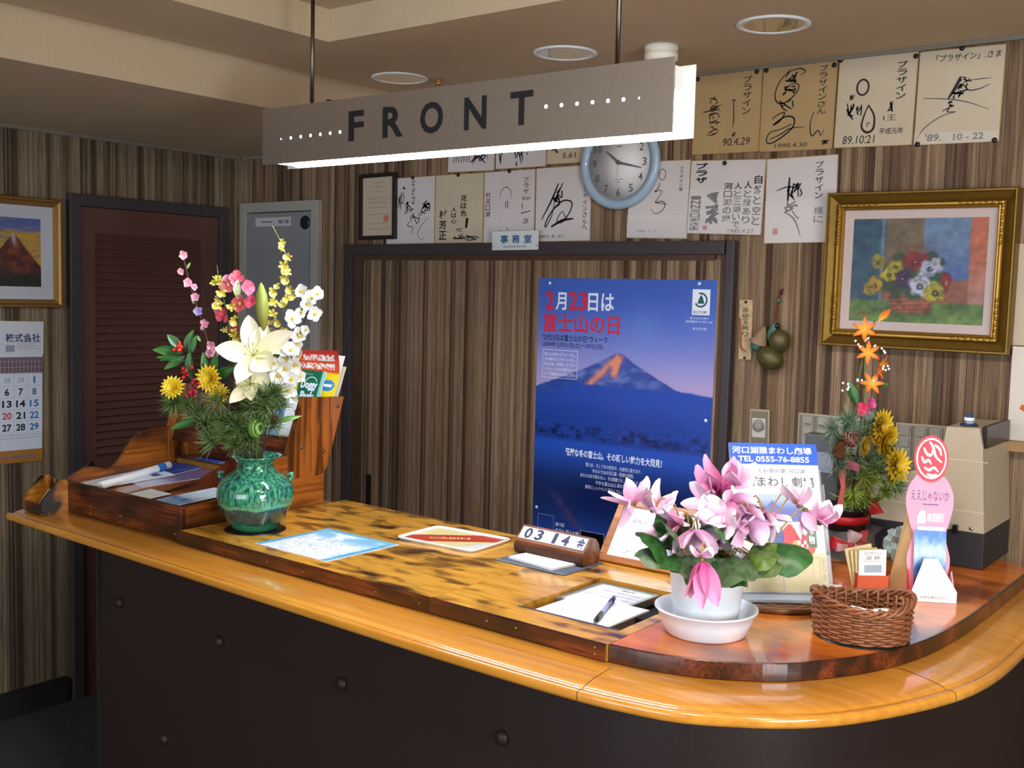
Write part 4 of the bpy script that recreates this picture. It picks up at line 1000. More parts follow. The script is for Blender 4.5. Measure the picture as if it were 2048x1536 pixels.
# ================================================================== things on the left wall
q = [(-128, 383), (127, 397), (117, 613), (-128, 616)]
c, w, h, tilt = on_left(q, XL+.02)
t = wall_thing('framed_picture', 'gold framed picture of a red mountain at sunset on the left wall', 'painting', Vector((XL, c.y, c.z)), 0, 'left', .016)
rows = lambda prof: [[(-w/2+s, y, -h/2+s), (w/2-s, y, -h/2+s), (w/2-s, y, h/2-s), (-w/2+s, y, h/2-s), (-w/2+s, y, -h/2+s)] for s, y in prof]
MB().grid(rows([(0, .015), (0, -.014), (.004, -.02), (.010, -.02), (.016, -.014), (.026, -.012), (.032, .0)]), False).build('frame', mat('warm_gold', '#8f6a34', rough=.4, metal=.6, noise=(40, .1, 0)), t)
MB().grid(rows([(.031, .0), (.080, .001), (.081, .003)]), False).build('mat_board', mat('mat_board', '#b6b8c0', rough=.7), t)  # bluish tone includes the reflection in the picture glass
iw, ih = w-.16, h-.16
def redfuji(u, v):
    y = 1-v
    img = cmix(cfill(u, '#4d5a96'), cfill(u, '#b88a2e'), np.clip(sstep(.05, .3, y)+.9*(fbm(u, v*5, 6, 50)-.5)*2, 0, 1))
    img = cmix(img, cfill(u, '#6a6aa0'), np.clip((fbm(u, v*6, 5, 53)-.5)*4, 0, 1)*sstep(.5, .3, y))
    rd = .22+np.abs(u-.66)*1.45+.03*(fbm(u, v, 12, 55)-.5)
    mt = sstep(-.01, .01, y-rd)
    rock = cmix(cfill(u, '#7c3620'), cfill(u, '#2e1712'), np.clip(fbm(u*1.5, v, 12, 57)*1.6-.3+.4*(y-.4), 0, 1))
    rock = cmix(rock, cfill(u, '#c0bfc8'), np.exp(-((u-.66-.12*(y-.3))/.03)**2)*sstep(.5, .3, y)*.8)
    img = cmix(img, rock, mt)
    return cmix(img, cfill(u, '#1d2114'), sstep(.78, .86, y+.08*(fbm(u, v, 10, 59)-.5)))
print_sheet('print', iw, ih, 110, 90, redfuji, t, mat_printed('picture_print', .5), .002, z0=-ih/2)
# calendar
c0 = onx(79, 643, XL+.006); cb = onx(93, 920, XL+.006)
H_ = c0.z-cb.z; cw = .055
t = wall_thing('wall_calendar', 'large wall calendar page for March hanging on the left wall', 'calendar', Vector((XL, (c0.y+cb.y)/2-.002, c0.z)), math.radians(1.0), 'left', .004)
w = cw*7+.012; xr = .004; xl = xr-w; mid = (xl+xr)/2
zof = lambda py: onx(85, py, XL+.006).z-c0.z
MB().box((mid, 0, -H_/2), (w, .004, H_)).build('page', mat('calendar_paper', '#cdd3de', rough=.6), t)
MB().box((mid, -.003, (zof(643)+zof(708))/2), (w+.004, .003, zof(643)-zof(708))).build('header_card', mat('calendar_header', '#cbcdd2', rough=.5), t)
b = MB(); put_text(b, '株式会社', xr-.150-.001, xr-.010-.001, zof(684), zof(667), -.00515, .02); b.build('company_name', mat('calendar_navy', '#2f3d6e', rough=.5), t)
b = MB()
for k in range(5): rect_in(b, xr-.105, xr-.012-.02*(k % 2), zof(697-3*k)-.0008, zof(697-3*k)+.0006, -.005)
rect_in(b, xr-.150, xr-.115, zof(703), zof(690), -.005); b.build('small_print', mat('calendar_grey', '#8d93a6', rough=.6), t)
b = MB(); rect_in(b, xl, xr, zof(745), zof(714), -.0024); b.build('month_band', mat('calendar_band', '#6a5560', rough=.6), t)
b = MB()
for k in range(26): rect_in(b, xl+w*k/26-.0007, xl+w*k/26+.0007, zof(745), zof(716), -.0028)
for py in (722, 733): rect_in(b, xl, xr, zof(py)-.0006, zof(py)+.0006, -.0028)
rect_in(b, xl, xr, zof(713)-.0012, zof(713)+.0012, -.0032)
b.build('band_grid', mat('calendar_pale', '#b9adb4', rough=.6), t)
zg0, zg1 = zof(863), zof(747); rh = (zg1-zg0)/5
b = MB()
for k in range(1, 7): rect_in(b, xr-.006-cw*k-.0005, xr-.006-cw*k+.0005, zg0, zg1, -.0024)
for k in range(0, 6): rect_in(b, xl, xr, zg0+rh*k-.0005, zg0+rh*k+.0005, -.0024)
b.build('grid_lines', mat('calendar_rule', '#8f9ab5', rough=.6), t)
inks = {'k': (MB(), mat('calendar_black', '#1d2230', rough=.5)), 'b': (MB(), mat('calendar_blue', '#3f6cae', rough=.5)), 'r': (MB(), mat('calendar_red', '#c04a5a', rough=.5)), 'g': (MB(), mat('calendar_faint', '#8c93a4', rough=.6))}
rowsd = [[24, 25, 26, 27, 28, 29, 1]]+[[2+7*r+k for k in range(7)] for r in range(4)]
for r, row in enumerate(rowsd):
    for k, n_ in enumerate(row):
        cx = xr-.006-cw*(6-k)-cw/2; cz = zg1-rh*(r+.5)
        key = 'g' if (r == 0 and k < 6) else 'r' if (k == 0 or n_ == 20) else 'b' if k == 6 else 'k'
        s_ = .7 if key == 'g' else 1
        hh = rh*.30*s_; ww = cw*(.07 if n_ == 1 else .16 if n_ < 10 else .34)*s_
        put_text(inks[key][0], str(n_), cx-ww, cx+ww, cz-hh, cz+hh, -.0028, .03 if s_ == 1 else .0)
for key, nm in (('k', 'black_dates'), ('b', 'saturday_dates'), ('r', 'red_dates'), ('g', 'previous_month_dates')): inks[key][0].build(nm, inks[key][1], t)
b = MB()
for k in range(31): rect_in(b, xr-.008-.012*k-.003, xr-.008-.012*k+.001, zof(874), zof(871), -.0026)
rect_in(b, xl, xr, zof(867), zof(866), -.0026); b.build('mini_dates', mat('calendar_grey', '#8d93a6'), t)
b = MB(); b.box((mid, -.001, (zof(896)-H_)/2), (w+.002, .005, H_+zof(896))); b.build('bottom_band', mat('calendar_orange', '#a8702c', rough=.5), t)
b = MB(); rect_in(b, xr-.13, xr-.03, zof(911), zof(907), -.004); rect_in(b, xr-.16, xr-.145, zof(914), zof(906), -.004); b.build('sponsor_print', mat('calendar_violet', '#7d6a8a', rough=.5), t)
# ================================================================== helpers for plants
class CMB(MB):
    """mesh with a natural colour gradient per vertex (petals, leaves)"""
    def __init__(s): super().__init__(); s.c = []
    def petal(s, o, d, up, L, W, cup=.2, curl=.2, c0='#ffffff', c1='#ffffff', p=1.0, q=.8, nu=6, nv=5, wave=0.0, twist=0.0):
        o = Vector(o); d = Vector(d).normalized(); up = Vector(up); up = (up-d*up.dot(d)).normalized(); sd = d.cross(up)
        rows = []; a, b_ = np.array(lin(c0)), np.array(lin(c1))
        for i in range(nu+1):
            t = i/nu; w = W*max(.04, math.sin(PI*min(.995, max(.02, t**p)))**q)
            row = []
            ca = twist*t
            s2 = sd*math.cos(ca)+up*math.sin(ca); u2 = up*math.cos(ca)-sd*math.sin(ca)
            for j in range(nv):
                k = 2*j/(nv-1)-1
                row.append(o+d*L*t+u2*(curl*L*t*t+cup*w*k*k+wave*W*math.sin(5*t+3*k)*abs(k))+s2*w*k/2*1.0)
                s.c.append(tuple(a*(1-t)+b_*t)+(1.0,))
            rows.append(row)
        s.grid(rows); return s
    def pad(s, col):
        c = lin(col)+(1.0,)
        while len(s.c) < len(s.v): s.c.append(c)
        return s
    def build(s, name, m, parent=None, **kw):
        o = super().build(name, m, parent, **kw)
        at = o.data.color_attributes.new('ink', 'FLOAT_COLOR', 'POINT')
        at.data.foreach_set('color', np.array(s.c[:len(s.v)], dtype=np.float32).ravel())
        return o
m_petal = mat_printed('petal_skin', .55)
m_leafy = mat_printed('leaf_skin', .4)
m_stem_g = mat('green_stem', '#55702f', rough=.5); m_stem_b = mat('brown_twig', '#4a332c', rough=.7, noise=(60, .2, .2))
def rdir(r): 
    v = Vector((r.gauss(0, 1), r.gauss(0, 1), r.gauss(0, 1))); return v.normalized()
def blossom(parent, c, nrm, R, n_, c0, c1, cc=None, name='blossom', cup=.25, curl=.12, seed=0, q=.7, wf=1.0, p=1.2):
    r = random.Random(seed); nrm = Vector(nrm).normalized(); a = nrm.orthogonal().normalized(); b_ = nrm.cross(a)
    m = CMB(); ph = r.random()*6
    for k in range(n_):
        t = ph+2*PI*(k+.12*r.random())/n_; d = a*math.cos(t)+b_*math.sin(t)+nrm*(.15+.45*r.random())
        m.petal(c, d, nrm, R*(.88+.24*r.random()), R*.92*wf, cup*(.5+r.random()), curl*r.uniform(-1.5, 1.5), c0, c1, 1.7, .62, 6, 4, .06)
    o = m.build(name, m_petal, parent)
    if cc: MB().ell(Vector(c)+nrm*R*.22, R*.2, 8, 5).build('stamens', mat('stamen_'+cc.strip('#'), cc, rough=.7), o)
    return o
def pine(parent, c, d, L, n_, seed, cols=('#2f4a2c', '#6f8a4a'), w=.0011, spread=1.0, name='needle_tuft'):
    r = random.Random(seed); d = Vector(d).normalized(); m = CMB(); c = Vector(c)
    for k in range(n_):
        v = (d*(.35+.5*r.random())+rdir(r)*spread*.8).normalized(); l = L*(.7+.4*r.random())
        s_ = v.orthogonal().normalized(); s_ = (Matrix.Rotation(r.random()*6.28, 3, v) @ s_)*w
        o_ = c+d*L*.25*(r.random()-.5); mid = o_+v*l*.55+d*l*.06; e = o_+v*l+d*l*.10*r.random()
        i = len(m.v); m.add([o_+s_, o_-s_, mid+s_, mid-s_, e], [(0, 1, 3, 2), (2, 3, 4)])
        t = r.random(); a, b_ = np.array(lin(cols[0])), np.array(lin(cols[1])); k_ = tuple(a*(1-t)+b_*t)+(1.0,)
        m.c += [k_]*5
    return m.build(name, m_leafy, parent, kind='stuff')
def mum(parent, c, nrm, R, seed, c0='#c99a10', c1='#f2d32a', rows=3, name='chrysanthemum'):
    r = random.Random(seed); nrm = Vector(nrm).normalized(); a = nrm.orthogonal().normalized(); b_ = nrm.cross(a); m = CMB()
    for j in range(rows):
        n_ = 18-4*j
        for k in range(n_):
            t = 2*PI*(k+.5*j)/n_+r.random()*.1; e = .15+.35*j
            d = a*math.cos(t)+b_*math.sin(t)+nrm*e
            m.petal(c, d, nrm, R*(1-.22*j)*(.9+.2*r.random()), R*.26, .3, .06, c0, c1, 1.3, .6, 4, 3)
    return m.build(name, m_petal, parent)
def leaf(parent, o, d, up, L, W, c0='#234a22', c1='#4c7f35', curl=-.15, name='leaf', cup=.25, q=.8, p=.9, wave=.0):
    return CMB().petal(o, d, up, L, W, cup, curl, c0, c1, p, q, 7, 5, wave).build(name, m_leafy, parent)
def cone(parent, c, R, seed, name='pine_cone'):
    r = random.Random(seed); m = CMB(); ax = rdir(r); ax.z = abs(ax.z); a = ax.orthogonal().normalized(); b_ = ax.cross(a); c = Vector(c)
    for j in range(7):
        rr = R*math.sin(PI*(j+1)/8.5); h = R*(1.6*j/6-.8)
        for k in range(9):
            t = 2*PI*(k+.5*(j % 2))/9; d = a*math.cos(t)+b_*math.sin(t)+ax*.5
            m.petal(c+ax*h+(a*math.cos(t)+b_*math.sin(t))*rr*.35, d, ax, R*.55, R*.42, .2, .2, '#2c1712', '#7a4a30', 1.0, .6, 2, 3)
    return m.build(name, m_leafy, parent)

# ================================================================== wooden brochure tray at the left end
m_tray = mat_wood('brochure_tray_wood', '#a05a1e', '#7e4215', '#2a120a', scorch=.5, scale=(5, 4, 14), grain=(70, 4, 90), coat=.6, rough=.25, blotch=(.48, .7), ring=.25)
m_tray_v = mat_wood('rack_cheek_wood', '#a05c1e', '#7a4012', '#2b1208', scorch=.35, scale=(9, 9, 3), grain=(40, 40, 2.5), coat=.6, rough=.25, blotch=(.52, .72), ring=.55)
TX0, TX1 = -3.2, -2.56
tox, toy = -2.88, 1.81
tr = thing('brochure_tray', 'scorched wooden brochure tray with curved sides and an upright rack behind the vase', 'tray', (tox, toy, ZC))
D = lambda x, y, z: (x-tox, y-toy, z-ZC)
th = .016
MB().bbox(D((TX0+TX1)/2, 1.818, ZC+.049), (TX1-TX0, th, .098), .003).build('front_panel', m_edge, tr)
def side_prof(right):
    top = [(1.826, .095), (1.86, .112), (1.90, .128), (1.93, .126), (1.96, .116), (1.99, .118), (2.02, .142), (2.05, .184), (2.08, .214), (2.115, .232), (2.16, .236), (2.345, .236)]
    if right: top = [(1.826, .095), (1.90, .098), (1.97, .100), (2.02, .108), (2.06, .135), (2.10, .172), (2.14, .195), (2.19, .203), (2.345, .206)]
    pts = [(y, z) for y, z in top]
    sm = [(p.x, p.y) for p in catmull([(a, c_, 0) for a, c_ in pts], 4)]
    return [(1.826-toy, 0), (2.345-toy, 0)]+[(a-toy, c_) for a, c_ in reversed(sm)]
MB().prism(side_prof(False), 'x', TX0-tox, TX0+th-tox).build('side_panel', m_tray, tr)
MB().prism(side_prof(True), 'x', TX1-th-tox, TX1-tox).build('side_panel', m_tray, tr)
# sloping floor
FA, FB = (1.827, .072), (2.24, .104)
fz = lambda y: ZC+FA[1]+(y-FA[0])*(FB[1]-FA[1])/(FB[0]-FA[0])
MB().prism([(FA[0]-toy, FA[1]-.012), (FB[0]-toy, FB[1]-.012), (FB[0]-toy, FB[1]), (FA[0]-toy, FA[1])], 'x', TX0+th-tox, TX1-th-tox).build('tray_floor', m_tray, tr)
MB().bbox(D((TX0+TX1)/2, 2.338, ZC+.118), (TX1-TX0-2*th, .012, .236), .002).build('back_panel', m_edge, tr)
MB().bbox(D((TX0+TX1)/2, 2.25, ZC+.112), (TX1-TX0-2*th, .030, .022), .003).build('rear_ledge', mat('pale_ledge_wood', '#a8762f', rough=.35, coat=.4, noise=(30, .15, 0)), tr)
XD = -2.845
dv = [(1.90-toy, .073), (2.235-toy, .105), (2.235-toy, .170), (2.20-toy, .158), (2.15-toy, .135), (2.08-toy, .108), (1.98-toy, .090), (1.90-toy, .080)]
MB().prism(dv, 'x', XD-.006-tox, XD+.006-tox).build('divider', m_edge, tr)
# upright rack behind: two leaning cheeks, floor slat and back board
ck_prof = [(2.335, .13), (2.36, .155), (2.429, .374), (2.257, .382), (2.195, .205), (2.195, .13)]
for x in (TX0, TX1-.018):
    MB().prism([(a-toy, c_) for a, c_ in ck_prof], 'x', x-tox-.001*(x < -3), x+.018-tox+.0015*(x > -3)).build('rack_cheek', m_tray_v, tr)
def lean(y0, z0, y1, z1, t_, x0, x1, name, m):
    d = Vector((0, y1-y0, z1-z0)); n_ = Vector((0, -d.z, d.y)).normalized()*t_
    P = [(y0-toy, z0), (y1-toy, z1), (y1+n_.y-toy, z1+n_.z), (y0+n_.y-toy, z0+n_.z)]
    return MB().prism(P, 'x', x0-tox, x1-tox).build(name, m, tr)
lean(2.345, .14, 2.425, .33, .010, TX0+.018, TX1-.018, 'rack_back', m_edge)
lean(2.225, .185, 2.245, .25, .012, TX0+.018, TX1-.018, 'rack_front_slat', m_edge)
for (y, z) in ((2.40, .345), (2.25, .225), (2.34, .205)):
    MB().lathe([(.006, 0), (.005, .003), (.0005, .0045)], 10, D(TX1+.0015, y, ZC+z), Matrix.Rotation(PI/2, 3, 'Y')).build('screw', mat('screw_steel', '#6d6a66', rough=.35, metal=1), tr)
for (x, z) in ((-3.02, .035), (-3.02, .012), (-2.86, .03), (-2.86, .012), (-2.585, .018)):
    MB().lathe([(.004, 0), (.003, .0015), (.0005, .002)], 8, D(x, 1.81, ZC+z), RX).build('nail', m_nail, tr)

def sheet(name, label, cat, c, w, h, rot, m=None, t_=.0012, func=None, n=(40, 56), group=None, r=0):
    """flat sheet on a table: local x,y plane, top at z=t"""
    o = thing(name, label, cat, c, rot, group)
    MB().bbox((0, 0, t_/2), (w, h, t_), min(.0006, t_*.3)).build('sheet', m or mat('white_paper', '#f0f0f0', rough=.6), o)
    if func is not None: print_sheet('print', w*.985, h*.985, n[0], n[1], func, o, mat_printed('flyer_print', .4), t_+.0004, flat=True, z0=-h*.985/2)
    return o
slope = math.atan2(FB[1]-FA[1], FB[0]-FA[0])
def in_tray(px, py):
    y = 2.0
    for _ in range(12):
        p = onz(px, py, fz(y)+.002); y = min(max(p.y, 1.84), 2.24)
    return p
def tsheet(label, q, func, lift=.001, n=(40, 56), name='leaflet', extra=None):
    P = [in_tray(a, b_) for a, b_ in q]
    c = sum(P, Vector())/4+Vector((0, 0, lift)); w = ((P[1]-P[0]).length+(P[2]-P[3]).length)/2; h = ((P[3]-P[0]).length+(P[2]-P[1]).length)/2
    d = (P[1]-P[0])+(P[2]-P[3]); a = math.atan2(d.y, d.x)
    R = Matrix.Rotation(slope, 4, 'X') @ Matrix.Rotation(a, 4, 'Z')
    o = sheet(name, label, 'leaflet', c, w, h, R.to_euler(), func=func, n=n, group='leaflets in the brochure tray')
    return o, w, h
white_f = lambda u, v: cfill(u, '#eef0f6')
def f_blue(u, v):
    img = cmix(cfill(u, '#18307c'), cfill(u, '#1f52b0'), sstep(0, 1, v)); img = cmix(img, cfill(u, '#9ab0d8'), np.clip((fbm(u, v*.3, 30, 61)-.52)*6, 0, 1)*sstep(.6, .8, u)); return cmix(img, cfill(u, '#c9a86a'), sstep(.75, .9, v)*sstep(.35, .15, u)*.8)
def f_map(u, v):
    n1 = fbm(u, v, 8, 63); img = cmix(cfill(u, '#f3f5f2'), cfill(u, '#d9e6ea'), np.clip((n1-.4)*3, 0, 1)); img = cmix(img, cfill(u, '#4aa0c8'), sstep(.10, .04, np.minimum(np.minimum(u, 1-u), 1-v)+.05*(n1-.5)))
    sea = np.clip((fbm(u*1.2, v, 4, 64)+.5*(v-.6)-.45)*6, 0, 1)*sstep(.55, .8, v); img = cmix(img, cfill(u, '#6db4d2'), sea*.9)
    ln = np.abs(((fbm(u, v, 7, 66)*9) % 1)-.5) < .05; img = cmix(img, cfill(u, '#b9a7ac'), ln*.55); return cmix(img, cfill(u, '#7fa6cc'), (fbm(u, v, 26, 67) > .64)*.6)
def f_purple(u, v):
    img = cmix(cfill(u, '#d7d6e6'), cfill(u, '#6f5f86'), sstep(.12, .3, v)); img = cmix(img, cfill(u, '#8d5c6a'), sstep(.4, .62, v)); img = cmix(img, cfill(u, '#d9a63a'), np.exp(-((v-.72-.04*u)/.05)**2)); return cmix(img, cfill(u, '#3a3f5c'), sstep(.8, .95, v))
def f_sky(u, v):
    img = cmix(cfill(u, '#7ea7cf'), cfill(u, '#dfe9ee'), np.clip(sstep(.2, .6, v)+(fbm(u, v, 8, 71)-.5), 0, 1)); return cmix(img, cfill(u, '#2d4f9a'), (np.abs(v-.32) < .06)*(fbm(u*3, v, 9, 72) > .45)*.8)
def f_text(u, v):
    row = (v*9) % 1; img = cfill(u, '#efece6'); return cmix(img, cfill(u, '#6a6670'), ((row > .4) & (row < .6) & (vnoise(u, np.floor(v*9), 22, 75) > .45) & (u > .15) & (u < .85) & (v > .3))*.7)
tsheet('dark blue night-scene brochure at the back of the tray', [(322, 950), (385, 953), (415, 925), (350, 910)], f_blue, .004, name='brochure')
o, w, h = tsheet('large white leaflet under the rolled paper in the tray', [(172, 972), (218, 984), (312, 950), (262, 926)], white_f, .002)
b = MB(); rect_in(b, -w*.1, w*.38, h*.28, h*.38, .0022, True); b.build('blue_heading', mat('print_blue', '#3a5590', rough=.5), o)
p0, p1 = in_tray(200, 982), in_tray(338, 940)
ro = thing('rolled_leaflet', 'white rolled-up leaflet with blue band lying in the tray', 'leaflet', (p0+p1)/2+Vector((0, 0, .016)))
dv_ = (p1-p0)/2
MB().tube([-dv_, -dv_*.3, dv_*.4, dv_], [.012, .0125, .013, .0135], 18, True).build('paper_roll', mat('white_paper', '#f0f0f0'), ro)
MB().tube([dv_*.62, dv_*.84], [.0137, .0139], 18, False).build('blue_band', mat('print_blue2', '#2f6fb4', rough=.5), ro)
o, w, h = tsheet('small white card lying by the tray front', [(260, 993), (298, 1003), (334, 988), (292, 979)], f_text, .002, (50, 40), 'card')
tsheet('purple sunset leaflet curling up behind the vase', [(362, 974), (398, 978), (458, 930), (418, 908)], f_purple, .003)
tsheet('pale blue leaflet at the right front of the tray', [(330, 1010), (364, 1018), (446, 988), (402, 972)], f_sky, .003)

# brochures standing in the rack
def rack_sheet(label, name, x, w, h, ybase, zbase, func, n=(40, 60), tilt=20, cat='brochure', curl=0):
    o = thing(name, label, cat, (x, ybase, zbase), (math.radians(-tilt), 0, 0), 'brochures standing in the tray rack')
    MB().bbox((0, .001, h/2), (w, .0012, h*(1 if not curl else .96)), .0003).build('sheet', mat('white_paper', '#f0f0f0'), o)
    print_sheet('print', w, h, n[0], n[1], func, o, mat_printed('flyer_print', .4), -.0002, z0=0, bend=(lambda u, v: -curl*np.clip(v-.72, 0, 1)**1.6*(.3+u)) if curl else None)
    return o
def f_yel(u, v):
    img = cmix(cfill(u, '#f2dc1f'), cfill(u, '#e2552f'), sstep(.765, .775, v)); img = cmix(img, cfill(u, '#d4382f'), sstep(.9, .93, v))
    t = (vnoise(u*2+v*4, v*3, 22, 81) > .42)&(((v > .80) & (v < .865)) | ((v > .89) & (v < .955)))&(u > .1)&(u < .9); img = cmix(img, cfill(u, '#ffffff'), t*1.0)
    img = cmix(img, cfill(u, '#ffffff'), ((np.abs(u-.45)/.25)**2+((v-.655)/.045)**2 < 1)*1.0); ring_ = (np.abs(np.sqrt(((u-.33)/.07)**2+((v-.655)/.03)**2)-1) < .35); img = cmix(img, cfill(u, '#cf2f5a'), ring_*1.0)
    img = cmix(img, cfill(u, '#2f86cf'), (((u-.80)/.15)**2+((v-.63)/.065)**2 < 1)*1.0); img = cmix(img, cfill(u, '#ffffff'), ((np.abs(u-.80) < .09) & (np.abs(v-.63) < .016))*1.0)
    return cmix(img, cfill(u, '#c2d84a'), (fbm(u, v, 9, 83) > .56)*(v < .45)*.8)
def f_green(u, v): return cmix(cfill(u, '#17694a'), cfill(u, '#8fd0c6'), sstep(.86, .87, u))
def f_dog(u, v):
    img = cmix(cfill(u, '#eef1f4'), cfill(u, '#8cc04c'), sstep(.26, .25, v)); img = cmix(img, cfill(u, '#e0893f'), sstep(.07, .06, v)); return cmix(img, cfill(u, '#2c3560'), (fbm(u, v, 7, 85) > .60)*(v > .45)*(v < .8)*1.0)
def f_bl(u, v): return cmix(cfill(u, '#3b62b0'), cfill(u, '#a9c8dd'), np.clip((fbm(u, v, 7, 87)-.35)*3, 0, 1))
zb = ZC+.20
rack_sheet('cream card standing at the right of the brochure rack, behind the yellow flyer', 'brochure', -2.630, .10, .255, 2.366, zb+.03, lambda u, v: cfill(u, '#d8d3a8'), (4, 4), 21)
rack_sheet('yellow flyer with curling orange-red top in the brochure rack', 'flyer', -2.685, .21, .297, 2.352, zb+.03, f_yel, (70, 100), 20, 'flyer', .22)
gb = rack_sheet('green dog park booklet with white lettering in the brochure rack', 'booklet', -2.672, .115, .21, 2.332, zb+.055, f_green, (40, 4), 20, 'booklet')
b = MB(); put_text(b, 'Doggy', -.045, .034, .140, .175, -.0012, .05); put_text(b, 'Park', -.036, .032, .106, .138, -.0012, .05); put_text(b, 'FUJI RESORT PARK', -.048, .0, .193, .198, -.0012, 0); ring_stroke(b, .0, .165, .028, .022, .003, -.0012, .3, 2.8)
b.build('lettering', m_pwhite, gb, kind='stuff')
db = rack_sheet('white leaflet with dog drawing and green band in front of the rack', 'leaflet', -2.70, .10, .165, 2.305, zb, f_dog, (40, 60), 20, 'leaflet')
rack_sheet('blue leaflet standing in the rack behind the pine twigs', 'leaflet', -2.79, .10, .19, 2.305, zb-.04, f_bl, (30, 50), 20, 'leaflet')
rack_sheet('white flyer standing at the left of the rack behind the lily', 'flyer', -2.86, .21, .28, 2.34, zb-.02, lambda u, v: cmix(cfill(u, '#e4e8f0'), cfill(u, '#2b4a9a'), ((v > .6) & (v < .66) & (u < .3))*1.0), (40, 50), 20, 'flyer')

# small scorched wooden card holder at the counter end
p = onz(78, 1029, ZC)
bh = thing('card_holder', 'little scorched wooden box holding a card at the left counter end', 'box', (p.x-.035, p.y+.05, ZC), math.radians(-4))
m_scorch = mat_wood('scorched_pine', '#c8852e', '#a86420', '#1a0f0a', scorch=.8, scale=(14, 14, 12), grain=(8, 8, 60), coat=.5, rough=.25, blotch=(.45, .6), ring=.15)
w, d, h = .125, .10, .105
sp = [(-d/2, 0), (d/2, 0), (d/2, h*.7), (d*.28, h), (d*.05, h), (-d/2, h*.42)]
for x in (-w/2, w/2-.008): MB().prism(sp, 'x', x, x+.008).build('side_cheek', m_scorch, bh)
MB().bbox((0, -d/2+.005, .016), (w-.016, .010, .032), .001).build('front_lip', m_edge, bh)
MB().bbox((0, d*.25, h*.48), (w-.016, .008, h*.96), .001).build('back_board', m_scorch, bh)
MB().box((0, 0, .004), (w-.016, d-.02, .008)).build('floor_board', m_scorch, bh)
MB().prism([(-d*.35, .01), (-d*.30, .01), (d*.17, h*.62), (d*.12, h*.62)], 'x', -.02, .03).build('inserted_card', mat('tan_card', '#c9a878', rough=.6), bh)
p = onx(168, 932, XL+.75)
bp = onz(168, 1000, ZC)
t = thing('bell_push', 'small dark desk bell behind the tray side', 'bell', (-3.235, 1.945, ZC))
MB().lathe([(.034, 0), (.034, .01), (.03, .016), (.03, .09), (.028, .1), (.022, .118), (.008, .128), (.006, .134), (.0005, .135)], 24).build('dome', mat('dark_chrome', '#40454e', rough=.15, metal=1), t)

# ================================================================== flat things on the boards
c, w, h, a = on_top([(529, 1091), (673, 1128), (778, 1087), (637, 1054)], ZB)
o = sheet('map_card', 'laminated white and pale blue area map on the long board beside the vase', 'map', (c.x, c.y, ZB+.0005), w, h, a, func=f_map, n=(120, 110))
c, w, h, a = on_top([(797, 1074), (949, 1105), (1022, 1077), (868, 1051)], ZB+.006)
ct_ = thing('cash_tray', 'white cash tray with diagonal red CABIN band on the long board', 'tray', (c.x, c.y, ZB+.0005), a)
def rrect(w, h, r, n=5):
    out = []
    for cx, cy, a0 in ((w/2-r, -h/2+r, -PI/2), (w/2-r, h/2-r, 0), (-w/2+r, h/2-r, PI/2), (-w/2+r, -h/2+r, PI)):
        for k in range(n+1): t = a0+PI/2*k/n; out.append((cx+r*math.cos(t), cy+r*math.sin(t)))
    return out
rings = [[(x, y, z) for x, y in rrect(w-2*i, h-2*i, .018)] for i, z in ((.004, 0), (0, .006), (.002, .0085), (.007, .0085), (.012, .004))]
b = MB()
for A, B in zip(rings[:-1], rings[1:]):
    n_ = len(A); b.add(A+B, [(i, (i+1) % n_, n_+(i+1) % n_, n_+i) for i in range(n_)], False)
b.add(rings[-1], [tuple(range(len(rings[-1])))]); b.add(rings[0], [tuple(range(len(rings[0])-1, -1, -1))]); b.build('tray', mat('white_gloss_plastic', '#e6e2da', rough=.25, coat=.3), ct_)
iw, ih = (w-.03)/2, (h-.03)/2
P = [Vector((-iw, -ih, 0)), Vector((iw, ih, 0))]; dd = (P[1]-P[0]).normalized(); nn = Vector((-dd.y, dd.x, 0)); bw = .020
b = MB(); b.add([(-iw, -ih+.0, .0046), (-iw+.075, -ih, .0046), (iw, ih-.042, .0046), (iw, ih, .0046), (iw-.075, ih, .0046), (-iw, -ih+.042, .0046)], [(0, 1, 2, 3, 4, 5)]); b.build('red_band', mat('cabin_red', '#b03a24', rough=.35), ct_)
b = MB(); b.add([(-iw, -ih+.044, .0044), (iw-.078, ih, .0044), (-iw, ih, .0044)], [(0, 1, 2)]); b.add([(-iw+.05, -ih, .0044), (iw*.5, -ih, .0044), (iw, ih-.03, .0044)], [(0, 1, 2)]); b.build('cream_field', mat('cabin_cream', '#dcc98a', rough=.35), ct_, kind='stuff')
b = MB(); put_text(b, 'CABIN', -.068, .045, -.011, .011, .0050, .03, 0, False, True); b.v = [tuple(Matrix.Rotation(math.atan2(ih, iw), 3, 'Z') @ Vector(q)) for q in b.v]; b.build('lettering', mat('cabin_gold', '#e3bd86', rough=.35), ct_)
# grey mat with memo pad and wooden date block
c, w, h, a = on_top([(997, 1122), (1137, 1154), (1200, 1126), (1062, 1097)], ZB)
t = thing('felt_mat', 'speckled grey felt mat under the memo pad and date block', 'mat', (c.x, c.y, ZB+.0005), a)
MB().bbox((0, 0, .001), (w, h, .002), .0006).build('felt', mat('speckled_felt', '#565b66', rough=.9, noise=(420, .6, .4)), t)
MB().box((0, -h/2+.004, .0024), (w*.98, .003, .0008)).build('stitched_edge', mat('stitch_thread', '#8d93a0', rough=.9), t)
c2, w2, h2, a2 = on_top([(1024, 1115), (1110, 1142), (1157, 1124), (1070, 1102)], ZB+.006)
t = thing('memo_pad', 'white memo pad on the grey mat in front of the date block', 'notepad', (c2.x, c2.y, ZB+.003), a2)
MB().bbox((0, 0, .003), (w2, h2, .006), .0006).build('pages', mat('white_paper', '#f0f0f0'), t)
